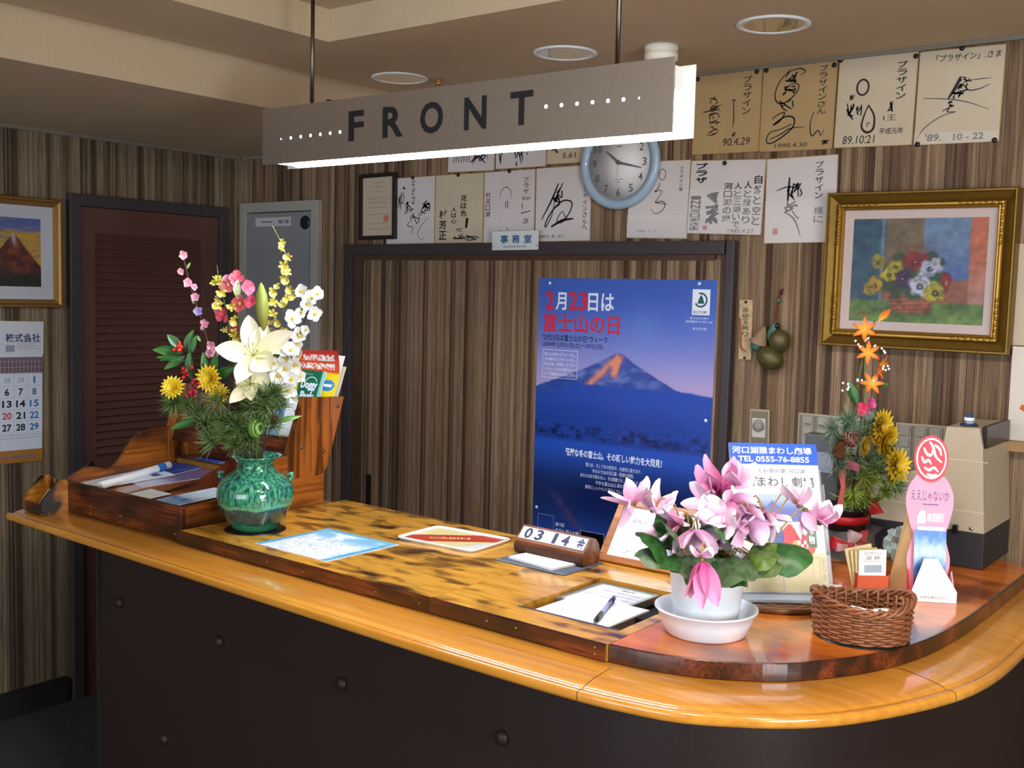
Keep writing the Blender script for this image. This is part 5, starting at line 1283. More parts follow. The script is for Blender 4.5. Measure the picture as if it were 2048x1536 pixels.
MB().box((0, h2/2-.002, .0032), (w2*1.001, .0042, .0066)).build('glue_edge', mat('yellow_glue', '#d8dc86', rough=.5), t)
pl, prr = onz(1062, 1100, ZB), onz(1178, 1126, ZB)
dl = .225
t = thing('date_block', 'half-log wooden perpetual calendar block reading 03 14', 'calendar', (-1.592, 2.268, ZB+.003), math.radians(-2.5))
prof = [(-.022, 0), (.030, 0), (.038, .012), (.040, .030), (.034, .050), (.022, .064), (.006, .070), (.002, .069), (-.030, .034), (-.034, .026), (-.034, .012), (-.030, .004)]
MB().prism(prof, 'x', -dl/2, dl/2).build('log', mat_wood('log_wood', '#9a5a30', '#7a4222', '#3a1c10', scorch=.3, scale=(6, 30, 30), grain=(5, 80, 80), coat=.3, rough=.4, ring=.3), t)
bark = [(-.0345, .024), (-.0345, .012), (-.0305, .003), (-.022, -.0004), (-.026, -.0004), (-.033, .003), (-.0375, .012), (-.0375, .024)]
MB().prism(bark, 'x', -dl/2+.002, dl/2-.002).build('bark', mat('rough_bark', '#4a2a20', rough=.8, noise=(70, .35, .6)), t)
e0, e1 = Vector((0, -.0302, .0345)), Vector((0, .0018, .0695)); ev = (e1-e0); en = Vector((0, -ev.z, ev.y)).normalized()
def facet(x0, x1, s0, s1, lift): return [Vector((x, 0, 0))+e0+ev*s+en*lift for x, s in ((x0, s0), (x1, s0), (x1, s1), (x0, s1))]
b = MB(); b.add(facet(-dl/2+.006, dl/2-.006, .16, .90, .0006), [(0, 1, 2, 3)]); b.build('white_strip', mat('block_white', '#f0eeea', rough=.5), t)
tiles = [('0', -.080, m_ink), ('3', -.044, m_ink), ('月', -.018, None), ('1', .008, m_ink), ('4', .042, m_ink), ('日', .068, None), ('金', .091, m_ink)]
for ch, x, m_ in tiles:
    big = m_ is not None; ww = .012 if big else .004; hh = .36 if big else .12
    if ch == '1': ww = .006
    tb = MB(); put_text(tb, ch, -ww, ww, 0, 1, 0, .03 if big else 0)
    tb.v = [tuple(Vector((x+q[0], 0, 0))+e0+ev*(.53+(q[2]-.5)*2*hh*.92)+en*.0014) for q in tb.v]
    tb.build('date_character', mat('date_navy', '#2d2f52', rough=.5) if big else mat('date_faint', '#b9b4b0', rough=.5), t)
for x in (-.062, -.026, .026, .058, .076):
    b = MB(); b.add(facet(x-.0006, x+.0006, .18, .88, .0010), [(0, 1, 2, 3)]); b.build('tile_gap', mat('tile_gap', '#c9b7a2', rough=.6), t)

# framed notice leaning at the back of the board
BL = onz(1194, 1122, ZB); TL = onx(1242, 1001, BL.x)
hv = TL-BL; fh = hv.length; fa = math.atan2(hv.y, hv.z)
fw = .30
t = thing('notice_stand', 'wood-framed notice leaning on the board behind the cyclamen', 'sign', (BL.x+fw/2, BL.y+.004, ZB+.003), (-fa, 0, 0))
m_fr = mat_wood('notice_frame_wood', '#b5702f', '#9a5a22', '#6a3612', scorch=.15, scale=(6, 20, 20), grain=(6, 60, 60), coat=.4, rough=.3, ring=.15)
for nm, q in (('frame_rail', ((0, 0, .009), (fw, .012, .018))), ('frame_rail', ((0, 0, fh-.009), (fw, .012, .018))), ('frame_stile', ((-fw/2+.009, 0, fh/2), (.018, .012, fh-.036))), ('frame_stile', ((fw/2-.009, 0, fh/2), (.018, .012, fh-.036)))):
    MB().bbox(*q, .002).build(nm, m_fr, t)
MB().box((0, .003, fh/2), (fw-.034, .004, fh-.034)).build('paper', mat('white_paper', '#f0f0f0'), t)
b = MB()
put_text(b, '朝食はご予約をお願いします', -.095, .095, .118, .130, .0005, 0); put_text(b, '和食', -.055, -.03, .090, .100, .0005, 0); put_text(b, '1,000円', .0, .06, .090, .100, .0005, 0); put_text(b, '洋食', -.055, -.03, .064, .074, .0005, 0); put_text(b, '800円', .0, .05, .064, .074, .0005, 0); put_text(b, 'プラザ イン', -.095, .06, .030, .041, .0005, 0)
b.build('print', mat('soft_ink', '#77737c', rough=.6), t, kind='stuff')

# things in the sunken tray
zt_ = ZC+.006
c, w, h, a = on_top([(1160, 1191), (1289, 1215), (1335, 1160), (1212, 1137)], ZB-.004)
w, h = min(w, .236), min(h, .19); c.x = min(max(c.x, tx0+w/2+.006), tx1-w/2-.006); c.y = min(c.y, ty1-h/2-.008); a = math.radians(-1.5)
t = thing('framed_guide', 'silver-framed guide notice lying in the sunken tray', 'sign', (c.x, c.y, zt_), a)
m_al = mat('aluminium_frame', '#b9c4c0', rough=.3, metal=.9)
for nm, q in (('frame_rail', ((0, -h/2+.005, .013), (w, .010, .018))), ('frame_rail', ((0, h/2-.005, .013), (w, .010, .018))), ('frame_stile', ((-w/2+.005, 0, .013), (.010, h-.02, .018))), ('frame_stile', ((w/2-.005, 0, .013), (.010, h-.02, .018)))): MB().bbox(*q, .001).build(nm, m_al, t)
MB().box((0, 0, .011), (w-.018, h-.018, .014)).build('paper', mat('white_paper', '#f0f0f0'), t)
b = MB(); put_text(b, 'ご案内', -.028, .028, h*.34, h*.34+.014, .0186, 0, 0, False, True)
for k, s_ in enumerate(('当館はご宿泊のお客様で', 'チェックインは午後三時より', '受付けております。門限は', '午後十一時となります。')): put_text(b, s_, -w*.40+.02*(k == 0), w*.40, h*.22-k*.024, h*.22-k*.024+.009, .0186, 0, 0, False, True)
b.build('print', mat('soft_ink', '#77737c', rough=.6), t, kind='stuff')
c, w, h, a = on_top([(1079, 1222), (1232, 1256), (1284, 1213), (1143, 1184)], ZB-.002)
a = math.radians(-2); c.x = min(max(c.x, tx0+w/2), tx1-w/2)
t = thing('paper_pad', 'stack of blank white paper in the sunken tray under the pen', 'notepad', (c.x, c.y, ZC+.027), a)
MB().bbox((0, 0, .002), (w, h, .004), .0006).build('pages', mat('white_paper', '#f0f0f0'), t)
MB().box((0, -h*.0, -.010), (w*.9, h*.5, .019)).build('pad_block', mat('grey_board', '#9a9a98', rough=.7), t)
pa, pb = onz(1187, 1244, ZB+.004), onz(1229, 1191, ZB+.006)
pn = thing('ballpoint_pen', 'clear ballpoint pen with black grip lying on the white paper', 'pen', (pa+pb)/2); pn.location.z = ZC+.027+.004+.0056
dv_ = (pb-pa)/2; dv_.z = 0
P_ = lambda t_: -dv_+dv_*2*t_
MB().tube([P_(.34), P_(.80)], [.0048, .0052], 12).build('barrel', mat('clear_violet_plastic', '#a9aede', rough=.1, alpha=.75), pn)
MB().tube([P_(.08), P_(.14), P_(.36)], [.0042, .0055, .0054], 12).build('grip', m_black, pn)
MB().tube([P_(0), P_(.02), P_(.09)], [.0008, .0015, .004], 10).build('tip', mat('silver_tip', '#c8c8c8', rough=.2, metal=1), pn)
MB().tube([P_(.80), P_(.94), P_(1.0)], [.0053, .0053, .0035], 12).build('cap_end', mat('navy_plastic', '#2d3a78', rough=.3), pn)
MB().tube([P_(.72)+Vector((0, 0, .0058)), P_(.95)+Vector((0, 0, .0062))], .0016, 6).build('clip', mat('navy_plastic', '#2d3a78', rough=.3), pn)
# ================================================================== green glazed vase
VX, VY = -2.418, 1.958
m_glaze, nt, bs = nt_new('green_running_glaze')
tc = nd(nt, 'ShaderNodeTexCoord')
mp = nd(nt, 'ShaderNodeMapping', {'Vector': tc.outputs['Object'], 'Scale': (150.0, 150.0, 42.0)})
n1 = nd(nt, 'ShaderNodeTexNoise', {'Vector': mp.outputs[0], 'Scale': 1.0, 'Detail': 3.0, 'Distortion': .5})
k = ramp(nt, n1.outputs['Fac'], [(.32, '#12262e'), (.42, '#1d4a58'), (.50, '#2f7a58'), (.62, '#4a9a6c'), (.72, '#7dbb8e')])
sp = nd(nt, 'ShaderNodeSeparateXYZ', {0: tc.outputs['Object']})
n2 = nd(nt, 'ShaderNodeTexNoise', {'Vector': tc.outputs['Object'], 'Scale': 22.0})
zz = nd(nt, 'ShaderNodeMath', {0: n2.outputs['Fac'], 1: .03}, operation='MULTIPLY')
zz2 = nd(nt, 'ShaderNodeMath', {0: sp.outputs[2], 1: zz.outputs[0]}, operation='ADD')
bandc = ramp(nt, zz2.outputs[0], [(.040, '#2d7a52'), (.046, '#142c36'), (.066, '#123038'), (.086, '#1a3f4e'), (.090, '#57a878'), (.12, '#2f7a58')])
bandf = nd(nt, 'ShaderNodeMapRange', {'Value': zz2.outputs[0], 'From Min': .094, 'From Max': .100, 'To Min': .86, 'To Max': .12})
k = mixc(nt, bandf.outputs[0], k, bandc)
nt.links.new(k, bs.inputs['Base Color']); bs.inputs['Roughness'].default_value = .12; bs.inputs['Coat Weight'].default_value = .8; bs.inputs['Coat Roughness'].default_value = .04
vs = thing('flower_vase', 'squat green and blue glazed pottery vase on the long board', 'vase', (VX, VY, ZB+.0005))
MB().lathe([(.045, 0), (.058, .001), (.066, .010), (.086, .040), (.102, .072), (.1085, .098), (.106, .122), (.097, .140), (.090, .147), (.087, .150), (.076, .158), (.058, .168), (.0505, .178), (.0495, .188), (.055, .198), (.068, .207), (.074, .210), (.0725, .2125), (.062, .207), (.048, .196), (.044, .186), (.044, .180)], 64).build('body', m_glaze, vs)
MB().lathe([(.0445, .186), (.046, .16), (.060, .14), (.06, .03), (.001, .03)], 40).build('dark_inside', m_black, vs)
MB().lathe([(.04, -.0003), (.086, -.0003), (.086, .0006), (.04, .0006)], 40).build('black_ring', m_black, vs)  # flat black ring put in for the dark crescents beside the vase base
for s_ in (-1, 1):
    ax = Vector((RT.x, RT.y, 0)).normalized()
    MB().tube([ax*s_*.090+Vector((0, 0, .140)), ax*s_*.104+Vector((0, 0, .150)), ax*s_*.104+Vector((0, 0, .162)), ax*s_*.088+Vector((0, 0, .160))], [.006, .007, .006, .004], 8).build('lug', m_glaze, vs)
FH = Vector((FW.x, FW.y, 0)).normalized()
VB = Vector((VX, VY, ZB))
def vp(px, py, dd=0.0):
    """point on the upright plane through the vase that faces the lobby, dd metres towards the viewer"""
    d = ray(px, py); t_ = ((VB-FH*dd)-EYE).dot(FH)/d.dot(FH); return EYE+d*t_
ROOT = Vector((VX, VY, ZB+.17))
def stem_thing(name, label, cat='flower'):
    return thing(name, label, cat, ROOT, group='flowers and twigs in the green vase')
def lo(p): return Vector(p)-ROOT
def stem(t, pts, r, m, name='stem', n=6):
    P = catmull([lo(p) for p in pts], 4); k = len(P)
    rr = [r*(1-.5*i/k) for i in range(k)]
    return MB().tube(P, rr, n).build(name, m, t)
FV = -FH+Vector((0, 0, .25))
UPV = Vector((0, 0, 1)); RV = Vector((RT.x, RT.y, 0)).normalized()
base = lambda a=0, b_=0: ROOT+RV*a+FH*b_+Vector((0, 0, -.02))
neck = lambda a, b_: ROOT+RV*a+FH*b_+Vector((0, 0, .035))
r = random.Random(3)
# plum branch
t = stem_thing('plum_branch', 'tall pink plum blossom twig at the left of the vase flowers')
stem(t, [base(-.005, .01), neck(-.02, .012), vp(436, 775), vp(420, 705), vp(403, 640), vp(381, 575), vp(366, 512)], .0035, m_stem_b)
for i, (px, py, R) in enumerate(((366, 510, .014), (361, 543, .012), (375, 566, .015), (387, 575, .012), (392, 594, .014), (412, 646, .015), (409, 655, .013), (424, 690, .016), (432, 708, .016), (420, 706, .014))):
    blossom(t, lo(vp(px, py, .008)), FV+rdir(r)*.6, R, 5, '#d77f9a' if i else '#e89aa8', '#f3b9c6', None, seed=i)
blossom(t, lo(vp(398, 622, .008)), FV+rdir(r)*.6, .015, 5, '#8a78c0', '#c9b9e2', None, seed=20)
for px, py, dx in ((375, 538, .4), (388, 608, -.3), (402, 683, -.6)): leaf(t, lo(vp(px, py, .005)), RV*dx+UPV, FV, .02, .008, '#7fa04a', '#a9c472', name='bud_leaf')
# red and pink stem
t = stem_thing('pink_flower_stem', 'stem of coral pink flowers with a pale green bud above the lilies')
stem(t, [base(.0, .015), neck(.0, .015), vp(478, 760, -.02), vp(478, 690, -.02), vp(476, 620, -.02), vp(475, 575, -.02)], .003, m_stem_g)
for i, (px, py, R, a, b_) in enumerate(((458, 570, .028, '#d9566f', '#e58aa0'), (473, 558, .024, '#d9566f', '#e06c7a'), (493, 576, .026, '#c94a60', '#e0708a'), (482, 606, .028, '#c2384e', '#e4707a'), (503, 606, .024, '#c2384e', '#d85c70'), (447, 630, .026, '#b8304a', '#dc5a70'), (444, 618, .022, '#b8304a', '#dc5a70'), (470, 660, .02, '#9a2040', '#c8506a'))):
    blossom(t, lo(vp(px, py, -.01)), FV+rdir(r)*.7, R, 4, a, b_, '#d8b84a' if i % 3 == 0 else None, seed=40+i, wf=1.1)
CMB().petal(lo(vp(476, 598, .0)), UPV, FV, .055, .022, .5, .05, '#b9cf7a', '#f0f2da').build('pale_bud', m_leafy, t)
# oncidium orchids
def orchid(label, pts, spots, seed):
    t = stem_thing('orchid_spray', label)
    stem(t, [base(.012, .0), neck(.014, .0)]+pts, .0022, m_stem_g)
    r = random.Random(seed)
    for i, (px, py) in enumerate(spots):
        R = .012+.007*r.random(); c = lo(vp(px, py, .01*r.random()))
        o = blossom(t, c, FV+rdir(r)*.8, R, 5, '#a8912a', '#e0d35a', None, seed=seed+i, wf=.6)
        CMB().petal(c, -UPV*.6+rdir(r)*.5+FV*.3, FV, R*1.15, R*1.35, .3, .3, '#e2c93a', '#f4efb0', .8, .5).build('lip', m_petal, o)
    return t
orchid('tall yellow orchid spray rising at the right of the vase flowers', [vp(540, 760, -.01), vp(552, 690, -.01), vp(572, 590, -.01), vp(575, 530, -.01), vp(565, 492, -.01), vp(545, 452, -.01)],
       [(566, 484), (562, 498), (576, 513), (568, 530), (572, 545), (573, 556), (556, 573), (550, 582), (582, 578), (545, 604), (566, 610), (574, 596), (545, 628), (540, 648), (556, 642), (549, 664), (565, 660), (584, 590)], 100)
orchid('short yellow orchid spray beside the coral flowers', [vp(472, 760, .0), vp(462, 690, .0), vp(452, 620, .0), vp(438, 560, .0), vp(434, 530, .0)], [(435, 560), (430, 566), (443, 585), (436, 598), (462, 613), (437, 610), (470, 640), (450, 658), (468, 668), (474, 675)], 140)
# lilies: every petal a part
def lily(label, root, c, nrm, tips, W, seed, bud=None):
    t = stem_thing('cream_lily', label)
    stem(t, [base(*root), neck(*root), lo(c)+ROOT-Vector(nrm)*.06, lo(c)+ROOT], .0045, m_stem_g)
    C = lo(c); nrm = Vector(nrm).normalized()
    for px, py, dd, w, cu in tips:
        e = lo(vp(px, py, dd)); d = e-C
        CMB().petal(C, d, nrm, d.length, w, .25, cu, '#d9d89a', '#f6e9d6', .95, .75, 9, 7, .05).build('petal', m_petal, t)
    for k in range(5):
        a_ = 2*PI*k/5; d = nrm*.8+(RV*math.cos(a_)+UPV*math.sin(a_))*.35
        s_ = MB().tube([C, C+d*.03, C+d*.052], .0012, 5).build('stamen', mat('stamen_green', '#b9b86a', rough=.6), t)
        MB().ell(C+d*.054, (.004, .002, .002), 6, 4).build('anther', mat('anther_tan', '#a8824a', rough=.7), s_)
    return t
lily('large cream lily at the centre of the vase flowers', (.004, -.012), vp(508, 712, .05), FV+UPV*.2, [(430, 702, .07, .062, .16), (497, 630, .02, .056, -.02), (535, 650, .02, .058, -.05), (592, 668, .05, .062, .14), (548, 748, .09, .074, .18), (478, 776, .11, .058, .22)], .05, 1)
lily('lower cream lily hanging just above the vase', (-.006, -.014), vp(502, 768, .05), FV-UPV*.1, [(458, 812, .10, .040, .2), (470, 765, .06, .042, .05), (545, 745, .02, .05, .02), (540, 800, .05, .040, .1), (505, 805, .09, .038, .12), (500, 735, .01, .04, 0)], .04, 2)
t = stem_thing('lily_bud', 'closed green lily bud pointing up above the large lily')
stem(t, [base(.008, -.006), neck(.008, -.006), vp(528, 740, .01), vp(526, 660, .02)], .004, m_stem_g)
a_, e_ = lo(vp(527, 662, .02)), lo(vp(522, 565, .02)); ax = (e_-a_)
Mq = ax.to_track_quat('Z', 'X').to_matrix(); L_ = ax.length
m = CMB(); m.lathe([(.004, 0), (.010, L_*.1), (.0175, L_*.32), (.019, L_*.52), (.015, L_*.75), (.007, L_*.93), (.0005, L_)], 12, a_, Mq)
for q in m.v:
    s_ = (Vector(q)-a_).dot(ax)/L_**2; m.c.append(tuple(np.array(lin('#7a6a2a'))*(1-s_)+np.array(lin('#8ba03c'))*s_)+(1,))
m.build('bud', m_leafy, t)
# white blossom branch
t = stem_thing('white_blossom_branch', 'branch of white five-petalled blossoms at the right of the lilies')
stem(t, [base(.016, -.01), neck(.018, -.01), vp(560, 800, .02), vp(575, 740, .02), vp(592, 690, .02), vp(610, 640, .02), vp(622, 600, .02)], .003, m_stem_b)
for i, (px, py, R) in enumerate(((604, 583, .020), (622, 597, .024), (634, 588, .02), (616, 608, .02), (584, 638, .024), (603, 626, .018), (632, 630, .022), (600, 673, .024), (562, 694, .026), (582, 702, .024), (596, 690, .02), (574, 718, .022), (592, 730, .024), (556, 752, .026), (572, 738, .022), (584, 758, .022), (556, 774, .018), (576, 780, .024), (598, 712, .02), (600, 752, .018), (566, 800, .018), (590, 796, .016), (548, 728, .02), (612, 660, .014))):
    blossom(t, lo(vp(px, py, .02+.02*r.random())), FV+rdir(r)*.45, R*1.12, 5, '#e8e6c8', '#f4f6fb', '#c9a83a', seed=200+i, cup=.10, wf=.98, curl=.05)
for px, py, dx, L in ((560, 722, -.4, .035), (605, 625, .1, .03), (548, 846, 1.0, .075), (585, 715, -.2, .02)): leaf(t, lo(vp(px, py, .02)), RV*dx+UPV*(1 if L < .05 else .35), FV, L, L*.42 if L < .05 else .016, '#2f6b22', '#6aa03c', -.35 if L > .05 else -.1)
# red berry branch with leaves
t = stem_thing('berry_branch', 'sprig of red berries with dark green leaves at the left of the vase')
stem(t, [base(-.014, -.004), neck(-.02, -.004), vp(420, 840, .03), vp(385, 770, .03), vp(365, 715, .03)], .003, m_stem_b)
for px, py, ex, ey, W in ((365, 705, 305, 698, .028), (365, 708, 318, 720, .022), (362, 698, 335, 668, .026), (372, 700, 385, 660, .024), (370, 712, 328, 738, .022), (378, 710, 392, 672, .02), (385, 760, 376, 700, .026), (415, 760, 405, 705, .024), (425, 755, 432, 705, .022), (430, 755, 468, 735, .030), (402, 838, 340, 856, .026), (400, 780, 375, 800, .024), (372, 722, 312, 712, .02)):
    a_ = lo(vp(px, py, .035)); e_ = lo(vp(ex, ey, .035+.03*r.random())); leaf(t, a_, e_-a_, FV+rdir(r)*.4, (e_-a_).length, W, '#1d4420', '#3f7a34', -.12)
for cx, cy, n_, col in ((353, 692, 9, '#c8321c'), (376, 745, 8, '#a81a1c'), (392, 768, 7, '#a01a2a'), (382, 786, 7, '#b8243c'), (412, 745, 5, '#c84a1c')):
    for k in range(n_):
        MB().ell(lo(vp(cx+r.uniform(-11, 11), cy+r.uniform(-10, 10), .045+.02*r.random())), .0055, 8, 6).build('berry', mat('berry_'+col[1:], col, rough=.25), t)
# chrysanthemums
for lab, px, py, R, root in (('yellow chrysanthemum at the left edge of the vase flowers', 346, 776, .036, (-.02, .006)), ('bright yellow chrysanthemum below the pink blossoms', 420, 757, .042, (-.012, -.014)), ('small yellow chrysanthemum half hidden by pine needles', 438, 786, .030, (-.004, -.018))):
    t = stem_thing('chrysanthemum_stem', lab)
    stem(t, [base(*root), neck(*root), vp((px+470)/2, 850, .03), vp(px, py, .05)], .0025, m_stem_g)
    mum(t, lo(vp(px, py, .055)), FV+rdir(r)*.35, R, int(px))
# pine branches
for lab, root, pts, tufts in (('pine twig reaching down to the left over the tray', (-.018, -.016), [(470, 880), (430, 860), (395, 838), (352, 805)], [(352, 805, .05), (395, 832, .055), (372, 815, .04), (426, 886, .055), (410, 850, .04)]),
                              ('dense pine twig in front of the lilies', (.0, -.02), [(500, 860), (505, 830), (520, 800)], [(440, 806, .05), (470, 850, .05), (500, 880, .045), (522, 800, .062), (535, 818, .055), (548, 790, .05), (505, 815, .05), (455, 870, .05), (480, 822, .045), (545, 850, .045), (445, 840, .05), (520, 845, .045), (485, 865, .05), (470, 890, .045), (560, 812, .045)])):
    t = stem_thing('pine_branch', lab, 'branch')
    stem(t, [base(*root), neck(*root)]+[vp(a_, b_, .03) for a_, b_ in pts], .0035, m_stem_b)
    for i, (px, py, L) in enumerate(tufts): pine(t, lo(vp(px, py, .035+.02*r.random())), rdir(r)*.6+FV*.6+UPV*.5, L*1.08, 190, px, cols=('#33502e', '#86a05c'), w=.0011)
t = stem_thing('pine_cone_pick', 'dark pine cones on a pick among the pine needles', 'pine cone')
stem(t, [base(.01, -.02), neck(.012, -.02), vp(535, 850, .04), vp(540, 820, .045)], .003, m_stem_b)
for px, py, R in ((540, 815, .018), (470, 815, .02), (548, 838, .016)): cone(t, lo(vp(px, py, .05)), R, px)
t = stem_thing('seed_pod', 'striped green seed pod just above the vase mouth', 'pod')
stem(t, [base(.006, -.024), neck(.008, -.024), vp(515, 880, .05), vp(512, 862, .055)], .0025, m_stem_g)
mpod, nt, bs = nt_new('striped_pod'); tc = nd(nt, 'ShaderNodeTexCoord'); wv = nd(nt, 'ShaderNodeTexWave', {'Vector': tc.outputs['Object'], 'Scale': 40.0, 'Distortion': 1.5}); kk = ramp(nt, wv.outputs['Fac'], [(.2, '#2f5a1e'), (.7, '#86b04a')]); nt.links.new(kk, bs.inputs['Base Color']); bs.inputs['Roughness'].default_value = .5
MB().ell(lo(vp(511, 855, .06)), (.024, .022, .029), 16, 10).build('pod', mpod, t)

# ================================================================== potted cyclamen in its saucer
CX, CY = -1.005, 1.975
sc_ = thing('plant_saucer', 'white plastic saucer under the cyclamen pot on the curved board', 'saucer', (CX, CY, ZB+.0005))
m_wp = mat('white_plastic_pot', '#e8eaee', rough=.35, subs=.15)
MB().lathe([(.001, .0), (.078, .0), (.082, .003), (.094, .030), (.101, .050), (.1055, .0515), (.1055, .054), (.100, .0545), (.090, .030), (.079, .006), (.001, .005)], 56).build('dish', m_wp, sc_)
MB().lathe([(.070, .0), (.070, .0062), (.066, .0066), (.001, .0066)], 40).build('inner_step', m_wp, sc_)
cy_ = thing('potted_cyclamen', 'pink cyclamen with mottled leaves in a plain white pot', 'potted plant', (CX, CY, ZB+.0075))
PZ = .158
MB().lathe([(.001, 0), (.060, 0), (.063, .004), (.070, .06), (.078, .140), (.081, .146), (.0845, .148), (.0845, PZ), (.080, PZ), (.074, .14), (.072, .13), (.001, .13)], 56).build('pot', m_wp, cy_)
MB().lathe([(.072, .128), (.05, .134), (.001, .138)], 24).build('soil', mat('dark_soil', '#2a1d16', rough=.9, noise=(90, .5, .8)), cy_)
CB = Vector((CX, CY, ZB+.0075))
def cp(px, py, dd=0.0):
    d = ray(px, py); t_ = ((CB-FH*dd)-EYE).dot(FH)/d.dot(FH); return EYE+d*t_-CB
mleaf, nt, bs = nt_new('mottled_cyclamen_leaf')
at_ = nd(nt, 'ShaderNodeVertexColor', layer_name='ink'); tc = nd(nt, 'ShaderNodeTexCoord')
n1 = nd(nt, 'ShaderNodeTexNoise', {'Vector': tc.outputs['Object'], 'Scale': 55.0, 'Detail': 3.0}); kk = ramp(nt, n1.outputs['Fac'], [(.42, '#ffffff'), (.62, '#c2cfb6')])
vv = nd(nt, 'ShaderNodeTexVoronoi', {'Vector': tc.outputs['Object'], 'Scale': 60.0}, feature='DISTANCE_TO_EDGE'); ve = ramp(nt, vv.outputs['Distance'], [(.0, '#8fa083'), (.05, '#000000')])
k2 = mixc(nt, 1.0, at_.outputs['Color'], kk, 'MULTIPLY'); k2 = mixc(nt, .10, k2, ve, 'ADD'); nt.links.new(k2, bs.inputs['Base Color']); bs.inputs['Roughness'].default_value = .35
r = random.Random(5)
def heart_leaf(c, d, up, L, c0, c1, seed):
    """rounded heart-shaped leaf with wavy rim"""
    d = Vector(d).normalized(); up = Vector(up); up = (up-d*up.dot(d)).normalized(); sd = d.cross(up); m = CMB(); rows = []
    a, b_ = np.array(lin(c0)), np.array(lin(c1)); rr = random.Random(seed); ph = rr.random()*6
    for i in range(6):
        q = i/5; row = []
        for j in range(25):
            th = 2*PI*j/24; R = L*(.55+.08*math.cos(th)-.30*max(0, -math.cos(th))**8)
            x = R*q*math.cos(th)*1.08; y = R*q*math.sin(th)*1.0
            z = -.35*L*q*q*(.5+.5*abs(math.sin(th)))+.05*L*q*q*math.sin(5*th+ph)+.10*L*abs(math.sin(th))*q*(1-q)
            row.append(Vector(c)+d*(x+L*.45)+sd*y+up*z); m.c.append(tuple(a*(1-q)+b_*q)+(1.0,))
        rows.append(row)
    m.grid(rows); return m.build('leaf', mleaf, cy_)
lv = [((1350, 1130), (1310, 1105), .075, .03), ((1345, 1120), (1285, 1140), .06, .05), ((1385, 1120), (1330, 1070), .07, .0), ((1400, 1140), (1400, 1195), .055, .07), ((1440, 1120), (1465, 1155), .085, .07), ((1470, 1110), (1510, 1095), .070, .05),
      ((1500, 1090), (1575, 1095), .095, .03), ((1480, 1130), (1540, 1140), .060, .06), ((1455, 1140), (1490, 1165), .055, .07), ((1420, 1100), (1440, 1040), .07, -.03), ((1475, 1090), (1500, 1045), .07, -.02), ((1390, 1100), (1370, 1050), .06, -.02), ((1430, 1130), (1425, 1165), .06, .07), ((1410, 1110), (1420, 1080), .08, .03), ((1465, 1120), (1440, 1085), .07, .04), ((1360, 1120), (1345, 1085), .065, .04), ((1490, 1110), (1530, 1120), .06, .05), ((1452, 1150), (1470, 1180), .06, .06), ((1400, 1125), (1370, 1160), .065, .06), ((1370, 1130), (1345, 1150), .06, .05), ((1430, 1120), (1400, 1150), .06, .06), ((1460, 1125), (1440, 1165), .07, .06), ((1480, 1125), (1505, 1160), .06, .05)]
for i, (a_, e_, L, dd) in enumerate(lv):
    if a_[1] > 1112: dd += .05; a_ = (a_[0], a_[1]-30); e_ = (e_[0], e_[1]-30)
    A = cp(a_[0], a_[1], dd*.5); E_ = cp(e_[0], e_[1], dd); d = (E_-A)
    c0, c1 = random.Random(i).choice((('#2c5a24', '#3f6e38'), ('#3f5a3a', '#5d7350'), ('#4a6a2c', '#6d8436'), ('#1d4a22', '#35622c')))
    heart_leaf(A+d*.25, d, UPV*.9-FH*.6+rdir(r)*.25, L, c0, c1, i)
    MB().tube(catmull([Vector((.02*math.cos(i*2.4), .02*math.sin(i*2.4), .132)), (A+Vector((0, 0, .15)))*.5+Vector((0, 0, .03)), A+d*.3], 3), .002, 5).build('leaf_stalk', mat('reddish_stalk', '#8a5a3c', rough=.5), cy_)
def cyc_flower(px, py, dd, axis, L, W, seed, pets=5, spread=.55, c0='#c22f86', c1='#efb8dc', droop=None):
    """nodding cyclamen: petals swept back from a small cup"""
    rr = random.Random(seed); C = cp(px, py, dd); ax = (RV*axis[0]+UPV*axis[1]-FH*axis[2]).normalized(); a_ = ax.orthogonal().normalized(); b_ = ax.cross(a_)
    P = catmull([Vector((.015*math.cos(seed), .015*math.sin(seed), .135)), Vector((C.x*.45, C.y*.45, max(.16, C.z*.55))), C*.8+Vector((0, 0, C.z*.24+.012)), C-ax*.004], 4)
    st = MB().tube(P, .0019, 6).build('flower_stalk', mat('tan_stalk', '#b08a5c', rough=.5), cy_)
    for k in range(pets):
        th = 2*PI*(k+.4*rr.random())/pets; d = ax*(1-.15*rr.random())+(a_*math.cos(th)+b_*math.sin(th))*spread*(.7+.6*rr.random())
        CMB().petal(C, d, (a_*math.cos(th)+b_*math.sin(th)), L*(.85+.3*rr.random()), W*(.8+.3*rr.random()), .25, .18*rr.uniform(-.4, 1), c0, c1, .85, .6, 8, 6, .07, rr.uniform(-.9, .9)).build('petal', m_petal, st)
    MB().ell(C-ax*.002, (.006, .006, .005), 8, 5).build('calyx', mat('calyx_green', '#7a6a3c', rough=.6), st)
